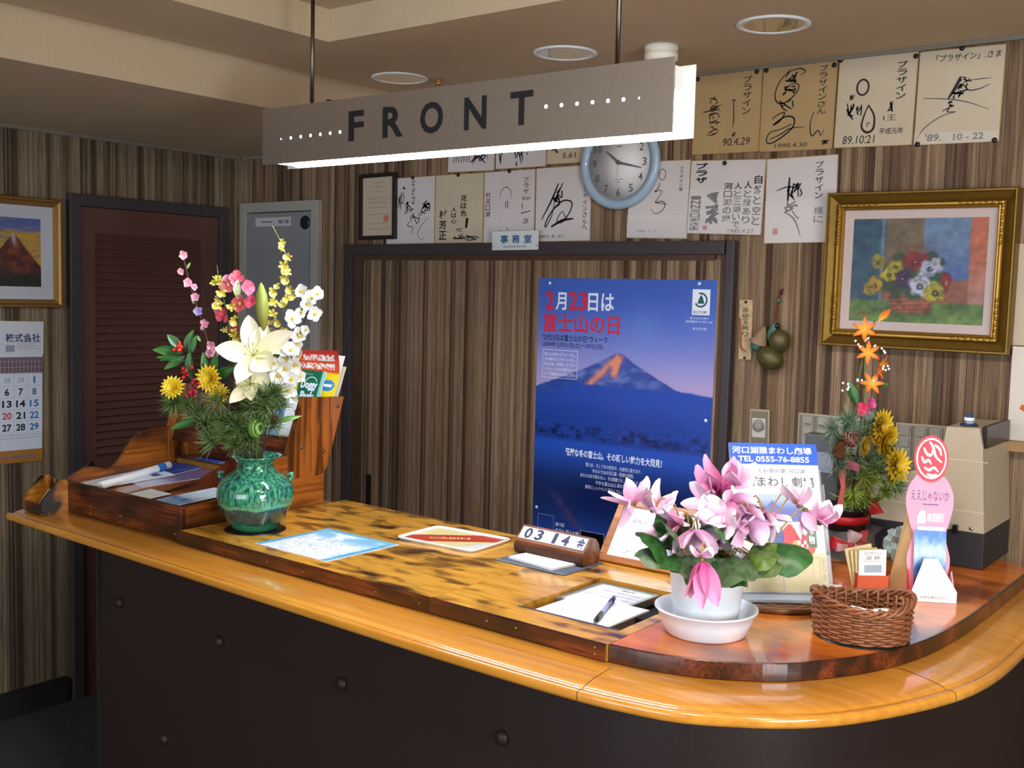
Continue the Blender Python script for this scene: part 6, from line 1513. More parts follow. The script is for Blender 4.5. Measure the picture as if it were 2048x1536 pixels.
# (px, py, towards viewer, axis of the swept petals, length, width)
for i, (px, py, dd, axis, L, W, sp_, n_) in enumerate((
    (1268, 1005, .04, (-.1, .9, .1), .062, .036, .9, 4), (1262, 1008, .05, (-.5, -.3, .3), .055, .030, .8, 3), (1306, 1020, .03, (.2, .5, .2), .058, .038, .75, 5),
    (1360, 1048, .05, (-.8, .1, .3), .070, .036, .5, 4), (1385, 1062, .07, (.1, -.6, .4), .062, .048, .7, 5), (1405, 1042, .04, (.5, .3, .3), .062, .044, .8, 5),
    (1440, 985, .03, (-.15, .9, .15), .072, .046, .5, 5), (1474, 972, .04, (.1, .7, .2), .060, .050, .6, 4), (1428, 1000, .03, (-.6, .3, .2), .062, .036, .7, 4), (1462, 1000, .03, (.1, -.2, .4), .050, .044, .9, 4),
    (1490, 1052, .06, (-.6, -.1, .4), .075, .044, .5, 4), (1525, 1020, .05, (-.3, -.7, .3), .066, .042, .7, 5), (1535, 1030, .05, (.3, -.5, .3), .050, .036, .8, 4),
    (1612, 1022, .03, (.2, -.5, .2), .052, .032, .6, 4), (1598, 1010, .03, (-.1, .7, .1), .058, .036, .6, 4), (1640, 1045, .03, (.2, .5, .2), .056, .040, .6, 5),
    (1402, 1112, .15, (.05, 1.0, .1), .028, .032, 1.0, 3), (1404, 1122, .16, (.06, -1.0, .10), .082, .036, .35, 5), (1330, 1030, .03, (.6, .3, .2), .056, .036, .8, 5), (1500, 1030, .06, (-.2, -.4, .5), .060, .046, .9, 5), (1445, 1045, .06, (-.4, .1, .5), .062, .048, .9, 5))):
    deep = i in (6, 17); cyc_flower(px, py, dd, axis, L, W, 300+i, n_, sp_, ('#e07ab4', '#dc9cc8', '#e8b4d4')[i % 3] if not deep else '#cc3c86', ('#f6dcec', '#f4d2e6', '#f8e6f0')[i % 3] if not deep else '#e8a4cc')

# ================================================================== flyer stand and woven mat
wm = thing('woven_mat', 'flat round wicker mat under the flyer stand', 'mat', (-1.02, 2.335, ZB+.0012))
m_wick = mat('brown_wicker', '#7a4e2c', rough=.45, coat=.2, noise=(60, .3, .2)); m_wick2 = mat('reddish_willow', '#85502f', rough=.4, coat=.25, noise=(50, .35, .2))
for j in range(9):
    R = .155-.0165*j; P = [(R*math.cos(2*PI*k/72), R*math.sin(2*PI*k/72), .0045+(.0018 if (k//2+j) % 2 else 0)) for k in range(73)]
    MB().tube(P, .0055 if j else .0075, 6, False).build('woven_ring', m_wick, wm)
MB().lathe([(.001, .0), (.15, .0), (.15, .003), (.001, .003)], 40).build('base_weave', m_wick, wm)
SA = math.radians(38)
fs = thing('flyer_stand', 'clear acrylic flyer stand with blue-topped theatre flyer and yellow tickets', 'stand', (-.967, 2.285, ZB+.013), SA)
TL_ = math.radians(27)
Rl = Matrix.Rotation(-TL_, 4, 'X')
SWD, SH = .222, .30
m_acr = mat('clear_acrylic', '#f2f6fa', rough=.05, alpha=.22, spec=.8)
def leanp(mb): return mb.xf(Matrix.Translation((0, .012, .006)) @ Rl)
leanp(MB().bbox((0, .006, SH/2), (SWD, .003, SH), .001)).build('back_sheet', m_acr, fs)
leanp(MB().bbox((0, -.010, .045), (SWD, .003, .09), .001)).build('front_pocket', m_acr, fs)
MB().bbox((0, -.012, .004), (SWD+.004, .060, .008), .002).build('ledge', mat('acrylic_ledge', '#b9c4d0', rough=.1, alpha=.8), fs)
for s_ in (-1, 1): leanp(MB().bbox((s_*(SWD/2), -.002, SH/2-.02), (.003, .016, SH-.04), .0008)).build('side_rail', m_acr, fs)
fl_ = thing('theatre_flyer', 'white theatre flyer with blue phone-number header in the acrylic stand', 'flyer', fs.location+Vector((math.cos(SA)*.0-math.sin(SA)*.012, math.sin(SA)*.0+math.cos(SA)*.012, .006)), (Matrix.Rotation(SA, 4, 'Z') @ Rl).to_euler())
FWD, FHT = .21, .362
MB().box((0, .0016, FHT/2+.004), (FWD, .0016, FHT-.008)).build('card', mat('white_paper', '#f0f0f0'), fl_)
def f_theatre(u, v):
    img = cfill(u, '#eef0f2'); img = cmix(img, cfill(u, '#2f5fd8'), sstep(.852, .856, v))
    ph = (u > .30)&(u < .80)&(v > .47)&(v < .655); img = cmix(img, cmix(cfill(u, '#5f6fb4'), cfill(u, '#aebfdd'), sstep(.52, .64, v)), ph*1.0)
    mtn = ph&(v < .50+.11*np.exp(-np.abs(u-.45)/.14)+.02*(u > .6)); img = cmix(img, cfill(u, '#6d74ae'), mtn*1.0)
    low = (v < .46)&(v > .19)&(u > .08)&(u < .97); img = cmix(img, cfill(u, '#cfdfd2'), low*.8)
    for cu, cv, ru, rv, c in ((.62, .36, .09, .09, '#c8404a'), (.74, .32, .08, .07, '#b83a5a'), (.48, .37, .07, .08, '#4a5a9a'), (.84, .33, .06, .07, '#d05a4a'), (.68, .30, .05, .05, '#c9b05a'), (.55, .26, .08, .05, '#7fa6b8'), (.40, .30, .05, .08, '#8a9a6a')):
        img = cmix(img, cfill(u, c), ((((u-cu)/ru)**2+((v-cv)/rv)**2+.6*(fbm(u, v, 16, 91)-.5)) < 1)*.9)
    ck_ = (((u*30).astype(int)+(v*40).astype(int)) % 2 == 0)&(np.abs(u-.76) < .06)&(np.abs(v-.30) < .05); img = cmix(img, cfill(u, '#f0d8d8'), ck_*.9)
    img = cmix(img, cfill(u, '#3f7fc8'), ((np.abs(u-.84) < .12)&(np.abs(v-.21) < .022))*1.0)
    img = cmix(img, cfill(u, '#5d7a6a'), ((np.abs(u-.86) < .05)&(np.abs(v-.42) < .12))*.9)
    return img
print_sheet('print', FWD, FHT, 130, 200, f_theatre, fl_, mat_printed('flyer_print', .4), -.0002, z0=0)
b = MB(); put_text(b, '河口湖猿まわし劇場', -.098, .092, FHT*.925, FHT*.975, -.0008, .02); put_text(b, 'TEL 0555-76-8855', -.085, .085, FHT*.870, FHT*.910, -.0008, .022); put_text(b, 'です。', .055, .095, FHT*.20, FHT*.222, -.0008, .03); b.build('white_lettering', mat('print_white', '#ffffff', rough=.5), fl_, kind='stuff')
b = MB(); put_text(b, '富士お猿の里 河口湖', -.055, .072, FHT*.795, FHT*.825, -.0008, 0); put_text(b, '猿まわし劇場', -.075, .092, FHT*.70, FHT*.77, -.0008, .008); b.build('brush_lettering', mat('brush_grey', '#57555c', rough=.5), fl_, kind='stuff')
b = MB(); put_vtext(b, '見せ物', .075, FHT*.32, FHT*.52, .014, -.0010, .02); b.build('banner_lettering', mat('print_white', '#ffffff'), fl_, kind='stuff')
for k, (x, lab) in enumerate(((-.052, 'left yellow discount ticket pad in the acrylic stand'), (.052, 'right yellow discount ticket pad in the acrylic stand'))):
    tk = thing('ticket_pad', lab, 'ticket', fs.location, (Matrix.Rotation(SA, 4, 'Z')).to_euler(), 'ticket pads in the acrylic stand')
    leanp(MB().bbox((x, -.004, .048), (.100, .006, .088), .0008)).build('tickets', mat('yellow_ticket', '#e8cf62', rough=.5), tk)
    b = MB(); rect_in(b, x-.04, x+.02, .080, .0808, -.0075); rect_in(b, x-.04, x+.01, .06, .0606, -.0075); rect_in(b, x-.04, x+.02, .05, .0506, -.0075); put_text(b, 'ぐんぐん', x-.035, x+.0, .066, .075, -.0075, 0)
    for q in ((x+.018, x+.019, .03, .085), (x+.034, x+.035, .03, .085), (x+.018, x+.035, .03, .031), (x+.018, x+.035, .084, .085)): rect_in(b, *q, -.0075)
    put_vtext(b, '割引券', x+.043, .03, .085, .008, -.0075, 0); leanp(b); b.build('print', mat('ticket_ink', '#a8883c', rough=.6), tk, kind='stuff')
o = thing('price_card', 'small white price card clipped to the corner of the flyer stand', 'card', fs.location+Vector((math.cos(SA)*.10, math.sin(SA)*.10, 0)), SA)
MB().bbox((0, -.026, .024), (.040, .0015, .032), .0004, Matrix.Rotation(-.2, 3, 'X')).build('card', mat('white_paper', '#f0f0f0'), o)
MB().bbox((.018, -.020, .022), (.004, .012, .042), .001).build('clip', m_acr, o)

# ================================================================== wicker basket with small things
BX, BY = -.752, 2.172
bk = thing('wicker_basket', 'oval reddish willow basket on the curved board', 'basket', (BX, BY, ZB+.0005), math.radians(20))
ra, rb_ = .092, .078
def bp_(th, z, k=0.0): 
    f = 1+.06*(z/.075)
    return Vector(((ra*f+k)*math.cos(th), (rb_*f+k)*math.sin(th), z))
NS = 26
for j in range(13):
    P = [bp_(2*PI*k/(NS*3), .004+j*.0056, .0028*math.cos(PI*(k/3.0+j))) for k in range(NS*3+1)]
    MB().tube(P, .0030, 5, False).build('woven_ring', m_wick2, bk)
stk = MB().tube([(0, 0, 0), (0, 0, .078)], .0028, 6).mesh('stake'); stk.materials.append(m_wick2)
for k in range(NS): link_mesh('stake', stk, bk, bp_(2*PI*k/NS, 0.001))
for s_ in range(3):
    P = [bp_(2*PI*k/96, .078+.006*math.sin(9*2*PI*k/96+s_*2.1)+.010*math.cos(2*2*PI*k/96-.5), .004*math.cos(9*2*PI*k/96+s_*2.1)) for k in range(97)]
    MB().tube(P, .0038, 6, False).build('rim_braid', m_wick2, bk)
b = MB(); b.add([bp_(2*PI*k/40, .003) for k in range(40)], [tuple(range(40))]); b.build('basket_floor', m_wick2, bk)
MB().lathe([(ra*.8, 0), (ra*1.02, 0), (ra*1.02, .0012), (ra*.8, .0012)], 40).build('dark_ring', m_black, bk)  # flat black ring put in for the dark crescent beside the basket
q = thing('white_clip', 'small white plastic clip lying in the wicker basket', 'clip', (BX+.03, BY-.015, ZB+.056), math.radians(25))
MB().tube(catmull([(-.045, .0, .010), (-.02, 0, .006), (.0, 0, .004)], 4), .0035, 8).build('handle', m_wp, q)
MB().ell((.022, 0, .004), (.028, .014, .008), 14, 8).build('bowl', m_wp, q)

# ================================================================== booklet holder, crystal rocks, pink stand
bq = thing('booklet_holder', 'small orange cardboard holder with folded booklets behind the basket', 'booklet holder', (-.865, 2.548, ZB+.0005), math.radians(40))
m_ob = mat('orange_card', '#c8542c', rough=.5)
MB().bbox((0, -.016, .018), (.074, .002, .036), .0005).build('front_pocket', m_ob, bq)
for s_ in (-1, 1): MB().bbox((s_*.037, .002, .02), (.002, .036, .04), .0005).build('side_flap', m_ob, bq)
MB().bbox((0, .019, .025), (.074, .002, .05), .0005).build('back_flap', m_ob, bq)
m_bk = mat('cream_booklet', '#d9c48e', rough=.6)
for k, (y, a_, h) in enumerate(((-.010, -.03, .094), (-.003, -.08, .092), (.004, -.14, .092), (.011, -.22, .098))):
    o = thing('folded_booklet', ('front white folded booklet in the orange holder', 'second folded booklet in the orange holder', 'third folded booklet in the orange holder', 'rearmost cream booklet leaning out of the orange holder')[k], 'booklet', (0, 0, 0), 0, 'booklets in the orange holder')
    o.matrix_world = Matrix.Translation(bq.location) @ Matrix.Rotation(math.radians(40), 4, 'Z') @ Matrix.Translation((-.002*k, y, .003)) @ Matrix.Rotation(a_, 4, 'Y') @ Matrix.Rotation(-.04*k, 4, 'X')
    MB().bbox((0, 0, h/2), (.066, .005, h), .0008).build('pages', mat('white_paper', '#f0f0f0') if k == 0 else m_bk, o)
    if k == 0:
        b = MB(); rect_in(b, -.020, .022, .040, .058, -.0028); b.build('photo', mat('faded_photo', '#9fb2bf', rough=.5), o)
        b = MB(); put_text(b, '湖 畔', -.018, .018, .070, .080, -.0030, 0); put_text(b, '河口湖ガイド', -.022, .022, .086, .090, -.0030, 0)
        for q_ in ((-.022, .022, .067, .0676), (-.022, .022, .083, .0836)): rect_in(b, *q_, -.0030)
        b.build('print', mat('soft_ink', '#77737c'), o, kind='stuff')
def rock(label, c, s, col, seed):
    t = thing('crystal_rock', label, 'rock', c, seed, 'mineral specimens by the register')
    r = random.Random(seed); bm = bmesh.new(); bmesh.ops.create_icosphere(bm, subdivisions=3, radius=1)
    for v in bm.verts:
        k = 1+.22*math.sin(5*v.co.x+seed)*math.cos(6*v.co.y)+.14*math.sin(11*v.co.z+4*v.co.x)+.07*r.uniform(-1, 1); v.co = Vector((v.co.x*s[0]*k, v.co.y*s[1]*k, v.co.z*s[2]*k))
    z0 = min(v.co.z for v in bm.verts)
    m = MB(); bm.verts.index_update(); m.add([v.co-Vector((0, 0, z0)) for v in bm.verts], [[v.index for v in f.verts] for f in bm.faces], False); bm.free()
    m.build('rock', mat('mineral_'+col[1:], col, rough=.45, noise=(60, .3, .4), subs=.1), t)
    return t
t = rock('pale grey-green lumpy crystal behind the pink stand', (-.858, 2.735, ZB+.0005), (.036, .034, .052), '#a3b5ad', 2)
rock('dark green mineral lump beside the pale crystal', (-.905, 2.70, ZB+.0005), (.024, .022, .024), '#2f6a4c', 4)
# pink cardboard stand
PA = math.radians(30)
pk = thing('cardboard_stand', 'pink figure-shaped cardboard leaflet stand with round logo top', 'stand', (-.742, 2.585, ZB+.0005), PA)
m_pink = mat('pink_card', '#f3a2be', rough=.5); m_red = mat('red_card', '#d8404e', rough=.5); m_kraft = mat('kraft_card', '#c39c6c', rough=.7); m_wc = mat('white_card', '#f3eef0', rough=.5)
def outline(pts): return [(p.x, p.y) for p in catmull([(a, c_, 0) for a, c_ in pts+[pts[0]]], 5)[:-1]]
body = outline([(a*.74, c_*1.13) for a, c_ in [(-.052, .0), (-.060, .04), (-.066, .075), (-.056, .105), (-.050, .125), (-.060, .150), (-.072, .185), (-.070, .215), (-.052, .240), (-.030, .252), (.030, .252), (.052, .240), (.070, .215), (.072, .185), (.060, .150), (.050, .125), (.056, .105), (.066, .075), (.060, .04), (.052, .0)]])
Lb = Matrix.Rotation(math.radians(-7), 4, 'X')
MB().prism(body, 'y', .0, .003).xf(Lb).build('body_panel', m_pink, pk)
el = [(.039*math.cos(2*PI*k/40), .322+.055*math.sin(2*PI*k/40)) for k in range(40)]
hd = MB().prism(el, 'y', -.0045, -.001).xf(Lb).build('head_disc', m_red, pk)
b = MB(); ring_stroke(b, 0, .284, .041, .048, .0045, -.0052)
for pts in (((-.006, .325), (.004, .312), (.012, .29), (.030, .275)), ((-.022, .310), (-.014, .296), (-.002, .292), (.004, .306)), ((-.028, .288), (-.02, .275), (-.008, .280), (.0, .270)), ((.008, .318), (.022, .308), (.028, .292)), ((-.020, .262), (-.006, .256), (.008, .262), (.020, .252)), ((-.012, .246), (.004, .242), (.016, .246))): stroke(b, pts, .0075, -.0052)
b.v = [(q[0]*.80, q[1], .322+(q[2]-.284)*.97) for q in b.v]; b.xf(Lb); b.build('white_logo', mat('print_white', '#ffffff'), hd, kind='stuff')
b = MB(); put_text(b, 'ええじゃないか', -.056, .058, .193, .214, -.0006, 0); rect_in(b, -.02, .026, .1845, .1865, -.0006); b.v = [(q[0]*.76, q[1], q[2]*1.15) for q in b.v]; b.xf(Lb); b.build('dark_lettering', mat('violet_ink', '#5b4a86', rough=.5), pk, kind='stuff')
b = MB(); b.add([(-.036, -.0006, .146), (-.012, -.0006, .146), (-.012, -.0006, .172), (-.024, -.0006, .174), (-.036, -.0006, .162)], [(0, 1, 2, 3, 4)]); put_text(b, 'AMUSEMENT', -.008, .044, .150, .168, -.0006, .02); rect_in(b, -.034, .046, .128, .140, -.0006); b.v = [(q[0]*.76, q[1], q[2]*1.15) for q in b.v]; b.xf(Lb); b.build('white_panel', mat('print_white', '#ffffff'), pk, kind='stuff')
MB().add([(-.040, .004, 0), (-.082, .05, 0), (-.046, .046, .19), (-.038, .030, .20), (-.040, .0055, 0), (-.082, .0515, 0), (-.046, .0475, .19), (-.038, .0315, .20)], [(0, 1, 2, 3), (7, 6, 5, 4), (0, 4, 5, 1), (1, 5, 6, 2), (2, 6, 7, 3), (3, 7, 4, 0)]).build('kraft_strut', m_kraft, pk)
MB().prism([(-.010, .0), (.075, .0), (.046, .19)], 'x', .034, .037).build('kraft_strut', m_kraft, pk)
# front pocket wedge
MB().prism([(-.058, 0), (-.004, 0), (-.006, .060), (-.010, .062)], 'x', -.050, -.047).build('pocket_side', m_red, pk)
MB().prism([(-.058, 0), (-.004, 0), (-.006, .060), (-.010, .062)], 'x', .047, .050).build('pocket_side', m_pink, pk)
wd = outline([(-.047, .026), (-.040, .050), (-.022, .075), (-.010, .090), (.010, .090), (.022, .075), (.036, .045), (.047, .026)])
MB().add([(-.050, -.060, 0), (.050, -.060, 0), (.050, -.060, .026), (.014, -.018, .092), (-.016, -.018, .092), (-.050, -.060, .026)], [(0, 1, 2, 5), (5, 2, 3, 4)]).build('pocket_front', m_wc, pk)
b = MB(); put_text(b, 'お持ち帰り下さい', -.03, .03, .008, .014, -.0605, 0); b.build('pocket_print', mat('soft_ink', '#77737c'), pk, kind='stuff')
lf = thing('park_leaflet', 'blue night-scene leaflet in the pink cardboard stand', 'leaflet', pk.location, (Matrix.Rotation(PA, 4, 'Z') @ Matrix.Translation((0, 0, 0))).to_euler())
def f_park(u, v): 
    img = cmix(cfill(u, '#3f7cc8'), cfill(u, '#cfe4f4'), np.clip(np.exp(-((v-.62)/.22)**2)*.9+(fbm(u, v, 6, 95)-.5)*.8, 0, 1)); img = cmix(img, cfill(u, '#1d2f8a'), np.exp(-(((u-.3)/.22)**2+((v-.32)/.10)**2))); return cmix(img, cfill(u, '#8a4a1c'), sstep(.25, .12, v)*.9)
o = print_sheet('print', .072, .135, 40, 70, f_park, lf, mat_printed('flyer_print', .4), -.014, z0=.018)
o.data.transform(Lb)
MB().box((0, -.013, .0855), (.072, .0012, .135)).xf(Lb).build('sheet', mat('white_paper', '#f0f0f0'), lf)

# ================================================================== cash register
RY = 2.93
rp = lambda px, py, y=RY: ony(px, py, y)
x0 = rp(1742, 1035).x; x1 = rp(1968, 1061).x; RC = Vector(((x0+x1)/2, RY, ZB+.0005))
rg = thing('cash_register', 'beige cash register with dark drawer base at the right end of the counter', 'cash register', RC)
zl = lambda px, py: rp(px, py).z-RC.z
xl = lambda px, py: rp(px, py).x-RC.x
zb_ = min(zl(1742, 1035), zl(1968, 1061)); RD = .30-.015
RD = YB-RY-.030
pts = [(x0-RC.x, zb_), (x1-RC.x, zb_), (xl(1966, 900), zl(1966, 900)), (xl(1959, 857), zl(1959, 857)), (xl(1893, 853), zl(1893, 853)), (xl(1880, 932), zl(1880, 932)), (xl(1742, 955), zl(1742, 955))]
m_beige = mat('register_beige', '#b3a48c', rough=.5, noise=(50, .03, 0)); m_rdark = mat('register_dark', '#2a2a2e', rough=.5)
MB().prism(pts, 'y', 0, RD).build('body', m_beige, rg)
MB().bbox((0, RD/2, zb_/2), (x1-x0+.004, RD+.002, zb_), .003).build('drawer_base', m_rdark, rg)
zs1 = zl(1855, 1012)
MB().box((0, -.0006, zs1), (x1-x0, .0012, .0016)).build('seam_line', mat('seam_light', '#d8cdb8', rough=.4), rg)
zs2 = zl(1920, 920); MB().box(((xl(1880, 930)+x1-RC.x)/2, -.0006, zs2), (x1-RC.x-xl(1880, 930), .0012, .0016)).build('seam_line', mat('seam_light', '#d8cdb8'), rg)
MB().bbox((xl(1964, 880)+.003, RD/2, zl(1963, 876)), (.010, RD*.9, .058), .001).build('display_window', mat('dark_display', '#1d0f12', rough=.3), rg)
kx0, kx1 = xl(1752, 950), xl(1868, 935); kz0, kz1 = zl(1752, 953), zl(1868, 934)
key = MB().bbox((0, 0, 0), (.011, .013, .007), .001).mesh('key'); key.materials.append(mat('key_grey', '#8d8678', rough=.5))
for i in range(7):
    for j in range(9): link_mesh('key', key, rg, (kx0+(kx1-kx0)*(i+.5)/7, .03+j*(RD-.06)/8, kz0+(kz1-kz0)*(i+.5)/7+.004), (0, -math.atan2(kz1-kz0, kx1-kx0), 0))
MB().bbox((xl(1912, 1054), -.006, zb_+.004), (.012, .014, .022), .002).build('latch', m_black, rg)
MB().lathe([(.005, 0), (.005, .003), (.001, .004)], 12, (xl(1943, 1053), -.0005, zb_+.010), RX).build('drawer_lock', mat('silver_tip', '#c8c8c8', rough=.2, metal=1), rg)
# ornament on top
pt = rp(1938, 853, RY+.05)
t = thing('ship_ornament', 'tiny blue and white ship ornament standing on the cash register', 'ornament', (pt.x, RY+.05, RC.z+max(zl(1893, 853), zl(1959, 857))))
m_nv = mat('navy_blue', '#22345c', rough=.4)
MB().lathe([(.022, 0), (.022, .004), (.019, .006), (.001, .006)], 20).build('base', m_nv, t)
MB().lathe([(.011, .006), (.014, .016), (.013, .022)], 12).build('hull', mat('white_gloss', '#d8dde2', rough=.3), t)
for k in range(3): MB().lathe([(.0135-.001*k, .011+.004*k), (.0135-.001*k, .0125+.004*k)], 12).build('blue_stripe', m_nv, t)
MB().bbox((0, 0, .027), (.018, .012, .010), .002).build('cabin', m_nv, t)
# things between stand and arrangement
t = thing('pen_box', 'dark blue-grey desk box with pens behind the flyer stand', 'box', (-1.175, 2.66, ZB+.0005), math.radians(30))
w, d, h = .13, .09, .15
for nm, q in (('side_wall', ((-w/2+.003, 0, h/2), (.006, d, h))), ('side_wall', ((w/2-.003, 0, h/2), (.006, d, h))), ('front_wall', ((0, -d/2+.003, h*.45), (w-.012, .006, h*.9))), ('back_wall', ((0, d/2-.003, h/2), (w-.012, .006, h))), ('floor', ((0, 0, .003), (w-.012, d-.012, .006)))): MB().bbox(*q, .001).build(nm, mat('box_slate', '#23262e', rough=.4), t)
for k, (x, c) in enumerate(((-.03, '#b98a3c'), (.01, '#c9a24a'), (.03, '#5a4a3c'))):
    o = thing('pencil', ('ochre pencil standing in the dark desk box, leftmost', 'golden wooden clip standing in the dark desk box, middle', 'brown pencil standing in the dark desk box, rightmost')[k], 'pencil', t.location+Vector((x*.87, x*.5, .007)), (0, .06*(k-1), .5), 'pencils in the desk box')
    MB().tube([(0, 0, 0), (0, 0, .155+.01*k), (0, 0, .168+.01*k)], [.005, .005, .001], 6).build('barrel', mat('pencil_'+c[1:], c, rough=.5), o)
t = thing('upright_box', 'upright dark grey box behind the flower arrangement', 'box', (-1.185, 3.03, ZB+.0005), math.radians(8))
MB().bbox((0, 0, .15), (.10, .05, .30), .006).build('housing', mat('terminal_grey', '#55565a', rough=.5), t)
MB().bbox((.01, -.0265, .22), (.05, .003, .06), .001).build('front_panel', mat('terminal_screen', '#8a90a0', rough=.2), t)

# ================================================================== flower arrangement in wrapped pot
AX, AY = -1.035, 2.82
ar = thing('flower_arrangement', 'tall artificial arrangement of orange lilies and pine in a black pot with red ribbon', 'flower arrangement', (AX, AY, ZB+.0005))
AB = Vector((AX, AY, ZB))
def ap(px, py, dd=0.0):
    d = ray(px, py); t_ = ((AB-FH*dd)-EYE).dot(FH)/d.dot(FH); return EYE+d*t_-AB
MB().lathe([(.001, 0), (.042, 0), (.045, .004), (.060, .13), (.064, .132), (.064, .142), (.058, .142), (.055, .12), (.001, .12)], 32).build('pot', mat('black_pot', '#17181c', rough=.3), ar)
m_rib = mat('red_ribbon', '#b81c26', rough=.4, alpha=.9); m_organ = mat('sheer_white_ribbon', '#e8c9cc', rough=.4, alpha=.55)
b = MB()
zr = ap(1700, 1035).z
b.lathe([(.060, zr-.011), (.0625, zr), (.063, zr+.011)], 40); b.build('ribbon_band', m_rib, ar)
def loop(mb, c, d, L, W):
    d = Vector(d).normalized(); s_ = d.cross(FH).normalized()*W
    P = [c+d*L*math.sin(PI*t_)*1.0-FH*L*.35*math.sin(2*PI*t_) for t_ in (i/10 for i in range(11))]
    return mb.ribbon([p+s_*(.4+.6*math.sin(PI*i/10)) for i, p in enumerate(P)], [p-s_*(.4+.6*math.sin(PI*i/10)) for i, p in enumerate(P)])
kc = ap(1701, 1092, .075)
loop(MB(), kc, RV*-1+UPV*.18, .055, .016).build('bow_loop', m_rib, ar); loop(MB(), kc, RV*.9-UPV*.25, .045, .014).build('bow_loop', m_organ, ar); loop(MB(), kc+Vector((0, 0, .004)), RV*.35+UPV*1, .036, .018).build('bow_loop', m_organ, ar); loop(MB(), kc, RV*-.9+UPV*.0-FH*.2, .045, .012).build('bow_loop', m_organ, ar)
MB().ell(kc-FH*.004, .010, 10, 6).build('bow_knot', m_rib, ar)
loop(MB(), ap(1740, 1025, .055), RV*.6+UPV*.5, .030, .022).build('ribbon_tail', m_rib, ar)
MB().ribbon([ap(1676, 940, .06), ap(1682, 975, .07), ap(1672, 1020, .07)], [ap(1692, 940, .06), ap(1690, 975, .07), ap(1684, 1024, .07)]).build('ribbon_tail', m_rib, ar)
MB().ribbon([ap(1690, 925, .06), ap(1705, 922, .07), ap(1722, 932, .07)], [ap(1688, 938, .06), ap(1703, 938, .07), ap(1718, 946, .07)]).build('ribbon_tail', mat('rose_ribbon', '#a8405c', rough=.4), ar)
MB().ribbon([ap(1738, 1060, .06), ap(1732, 1085, .07), ap(1722, 1108, .07)], [ap(1722, 1062, .06), ap(1716, 1085, .07), ap(1708, 1106, .07)]).build('ribbon_tail', m_rib, ar)
# clear film around the pot base
b = MB(); rows = []
for z, R in ((.0, .07), (.03, .085), (.06, .075), (.085, .09)): rows.append([Vector((R*(1+.10*math.sin(7*a_+z*60))*math.cos(a_), R*(1+.10*math.sin(7*a_+z*60))*math.sin(a_), z+.002)) for a_ in (2*PI*k/48 for k in range(49))])
b.grid(rows); b.build('clear_film', mat('clear_film', '#eef0f2', rough=.15, alpha=.16, spec=.7), ar)
# stems
MB().tube(catmull([Vector((0, 0, .12)), ap(1715, 900), ap(1728, 780), ap(1732, 700), ap(1750, 640)], 5), .0028, 6).build('stem', m_stem_g, ar)
MB().tube(catmull([Vector((-.01, 0, .12)), ap(1705, 880), ap(1718, 760), ap(1730, 690)], 5), .0022, 6).build('stem', m_stem_g, ar)
r = random.Random(11)
def lily6(c, nrm, R, seed, c0='#e2b03a', c1='#d8400f'):
    rr = random.Random(seed); nrm = Vector(nrm).normalized(); a_ = nrm.orthogonal().normalized(); b_ = nrm.cross(a_); m = CMB(); ph = rr.random()*6
    for k in range(6):
        th = ph+2*PI*k/6; m.petal(c, a_*math.cos(th)+b_*math.sin(th)+nrm*.45, nrm, R*(.9+.2*rr.random()), R*.36, .3, -.12, c0, c1, 1.0, .7, 6, 4)
    o = m.build('orange_lily', m_petal, ar); return o
for i, (px, py, R, n_) in enumerate(((1731, 662, .036, -FH-UPV*.2), (1737, 706, .034, -FH+UPV*.3), (1758, 728, .034, RV*.5-FH), (1742, 770, .036, -FH+RV*.2), (1755, 745, .026, RV*.7+UPV*.4))): lily6(ap(px, py, .02), Vector(n_)+rdir(r)*.7, R, i)
a_, e_ = ap(1757, 643, .02), ap(1776, 622, .02)
CMB().petal(a_, e_-a_, -FH, (e_-a_).length*1.25, .013, .9, .02, '#e8c24a', '#e0431a').build('lily_bud', m_petal, ar)
CMB().petal(a_, e_-a_, FH, (e_-a_).length*1.2, .013, .9, .02, '#e8b24a', '#d8431a').build('lily_bud', m_petal, ar)
for i, (px, py) in enumerate(((1715, 688), (1736, 682), (1750, 690), (1764, 700), (1768, 742), (1692, 770), (1690, 780), (1772, 735), (1720, 765), (1752, 760))): 
    for k in range(3): MB().ell(ap(px+r.uniform(-6, 6), py+r.uniform(-6, 6), .02), .0035, 6, 4).build('tiny_white_flower', mat('print_white', '#ffffff'), ar)
for a_, e_, W in (((1714, 812), (1700, 762), .022), ((1712, 812), (1694, 775), .016), ((1755, 772), (1778, 768), .014), ((1760, 905), (1738, 950), .02), ((1765, 960), (1780, 1000), .018)):
    A, E_ = ap(*a_, .02), ap(*e_, .02); leaf(ar, A, E_-A, -FH+rdir(r)*.3, (E_-A).length, W, '#1d4a22', '#4a7f3a')
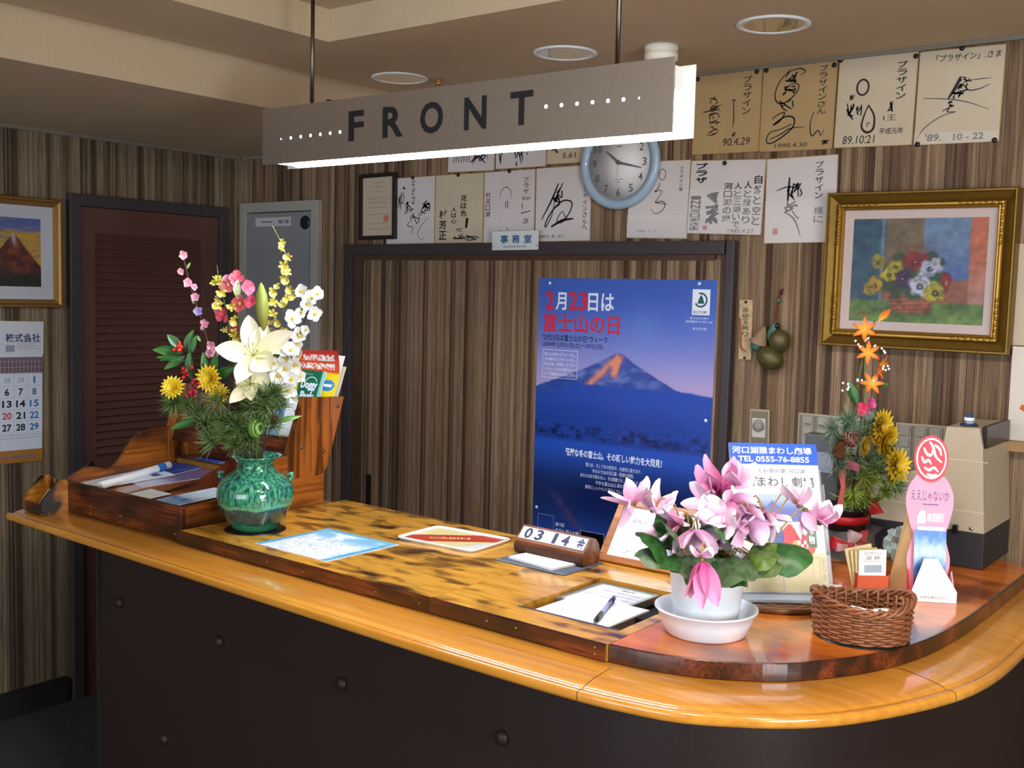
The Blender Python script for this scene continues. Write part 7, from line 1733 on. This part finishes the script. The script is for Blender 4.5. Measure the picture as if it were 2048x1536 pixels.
for i, (px, py, R, c0, c1) in enumerate(((1738, 806, .018, '#b81a5a', '#e060a0'), (1726, 820, .020, '#c01c4a', '#e03a6a'), (1731, 838, .022, '#c04a86', '#f0e6ee'), (1736, 836, .018, '#e0a0c4', '#f6f0f4'), (1710, 868, .016, '#d84a68', '#ee8a9a'), (1700, 845, .010, '#d84a68', '#ee8a9a'))): blossom(ar, ap(px, py, .02), -FH+rdir(r)*.5, R, 5, c0, c1, None, seed=400+i, wf=1.2)
for i, (px, py, R) in enumerate(((1758, 852, .050), (1768, 880, .050), (1772, 908, .040), (1790, 930, .052), (1726, 893, .032), (1745, 868, .034))): mum(ar, ap(px, py, .045), -FH*.6+RV*.6+rdir(r)*.3, R, 500+i, '#b8860c', '#e8c41c')
for i, (px, py, L, cc) in enumerate(((1690, 860, .06, 0), (1680, 880, .055, 0), (1725, 870, .05, 0), (1735, 920, .05, 0), (1690, 955, .06, 0), (1720, 955, .055, 1), (1745, 965, .05, 1), (1705, 985, .05, 1), (1730, 1000, .05, 1), (1760, 945, .05, 0), (1675, 930, .05, 0), (1705, 1005, .045, 1), (1770, 985, .04, 1), (1780, 900, .045, 0), (1715, 925, .05, 0), (1668, 860, .05, 0), (1700, 840, .05, 0), (1740, 850, .045, 0), (1665, 905, .045, 0), (1780, 960, .05, 1), (1755, 1000, .045, 1), (1690, 1000, .045, 1), (1745, 935, .055, 1), (1790, 975, .04, 0))):
    pine(ar, ap(px, py, .03+.02*r.random()), rdir(r)*.5-FH*.6+UPV*.3, L*1.05, 75, 600+i, (('#35543c', '#86a080'), ('#66862c', '#b2c458'))[cc], .0010)
for px, py, R in ((1702, 883, .024), (1678, 906, .022)): cone(ar, ap(px, py, .085), R, px)
MB().tube(catmull([ap(1690, 905, .03), ap(1684, 925, .03), ap(1680, 950, .03)], 4), .004, 6).build('twig', m_stem_b, ar)
MB().tube(catmull([ap(1688, 900, .03), ap(1670, 930, .03), ap(1668, 955, .03)], 4), .003, 6).build('twig', m_stem_b, ar)
bpy.context.view_layer.update()
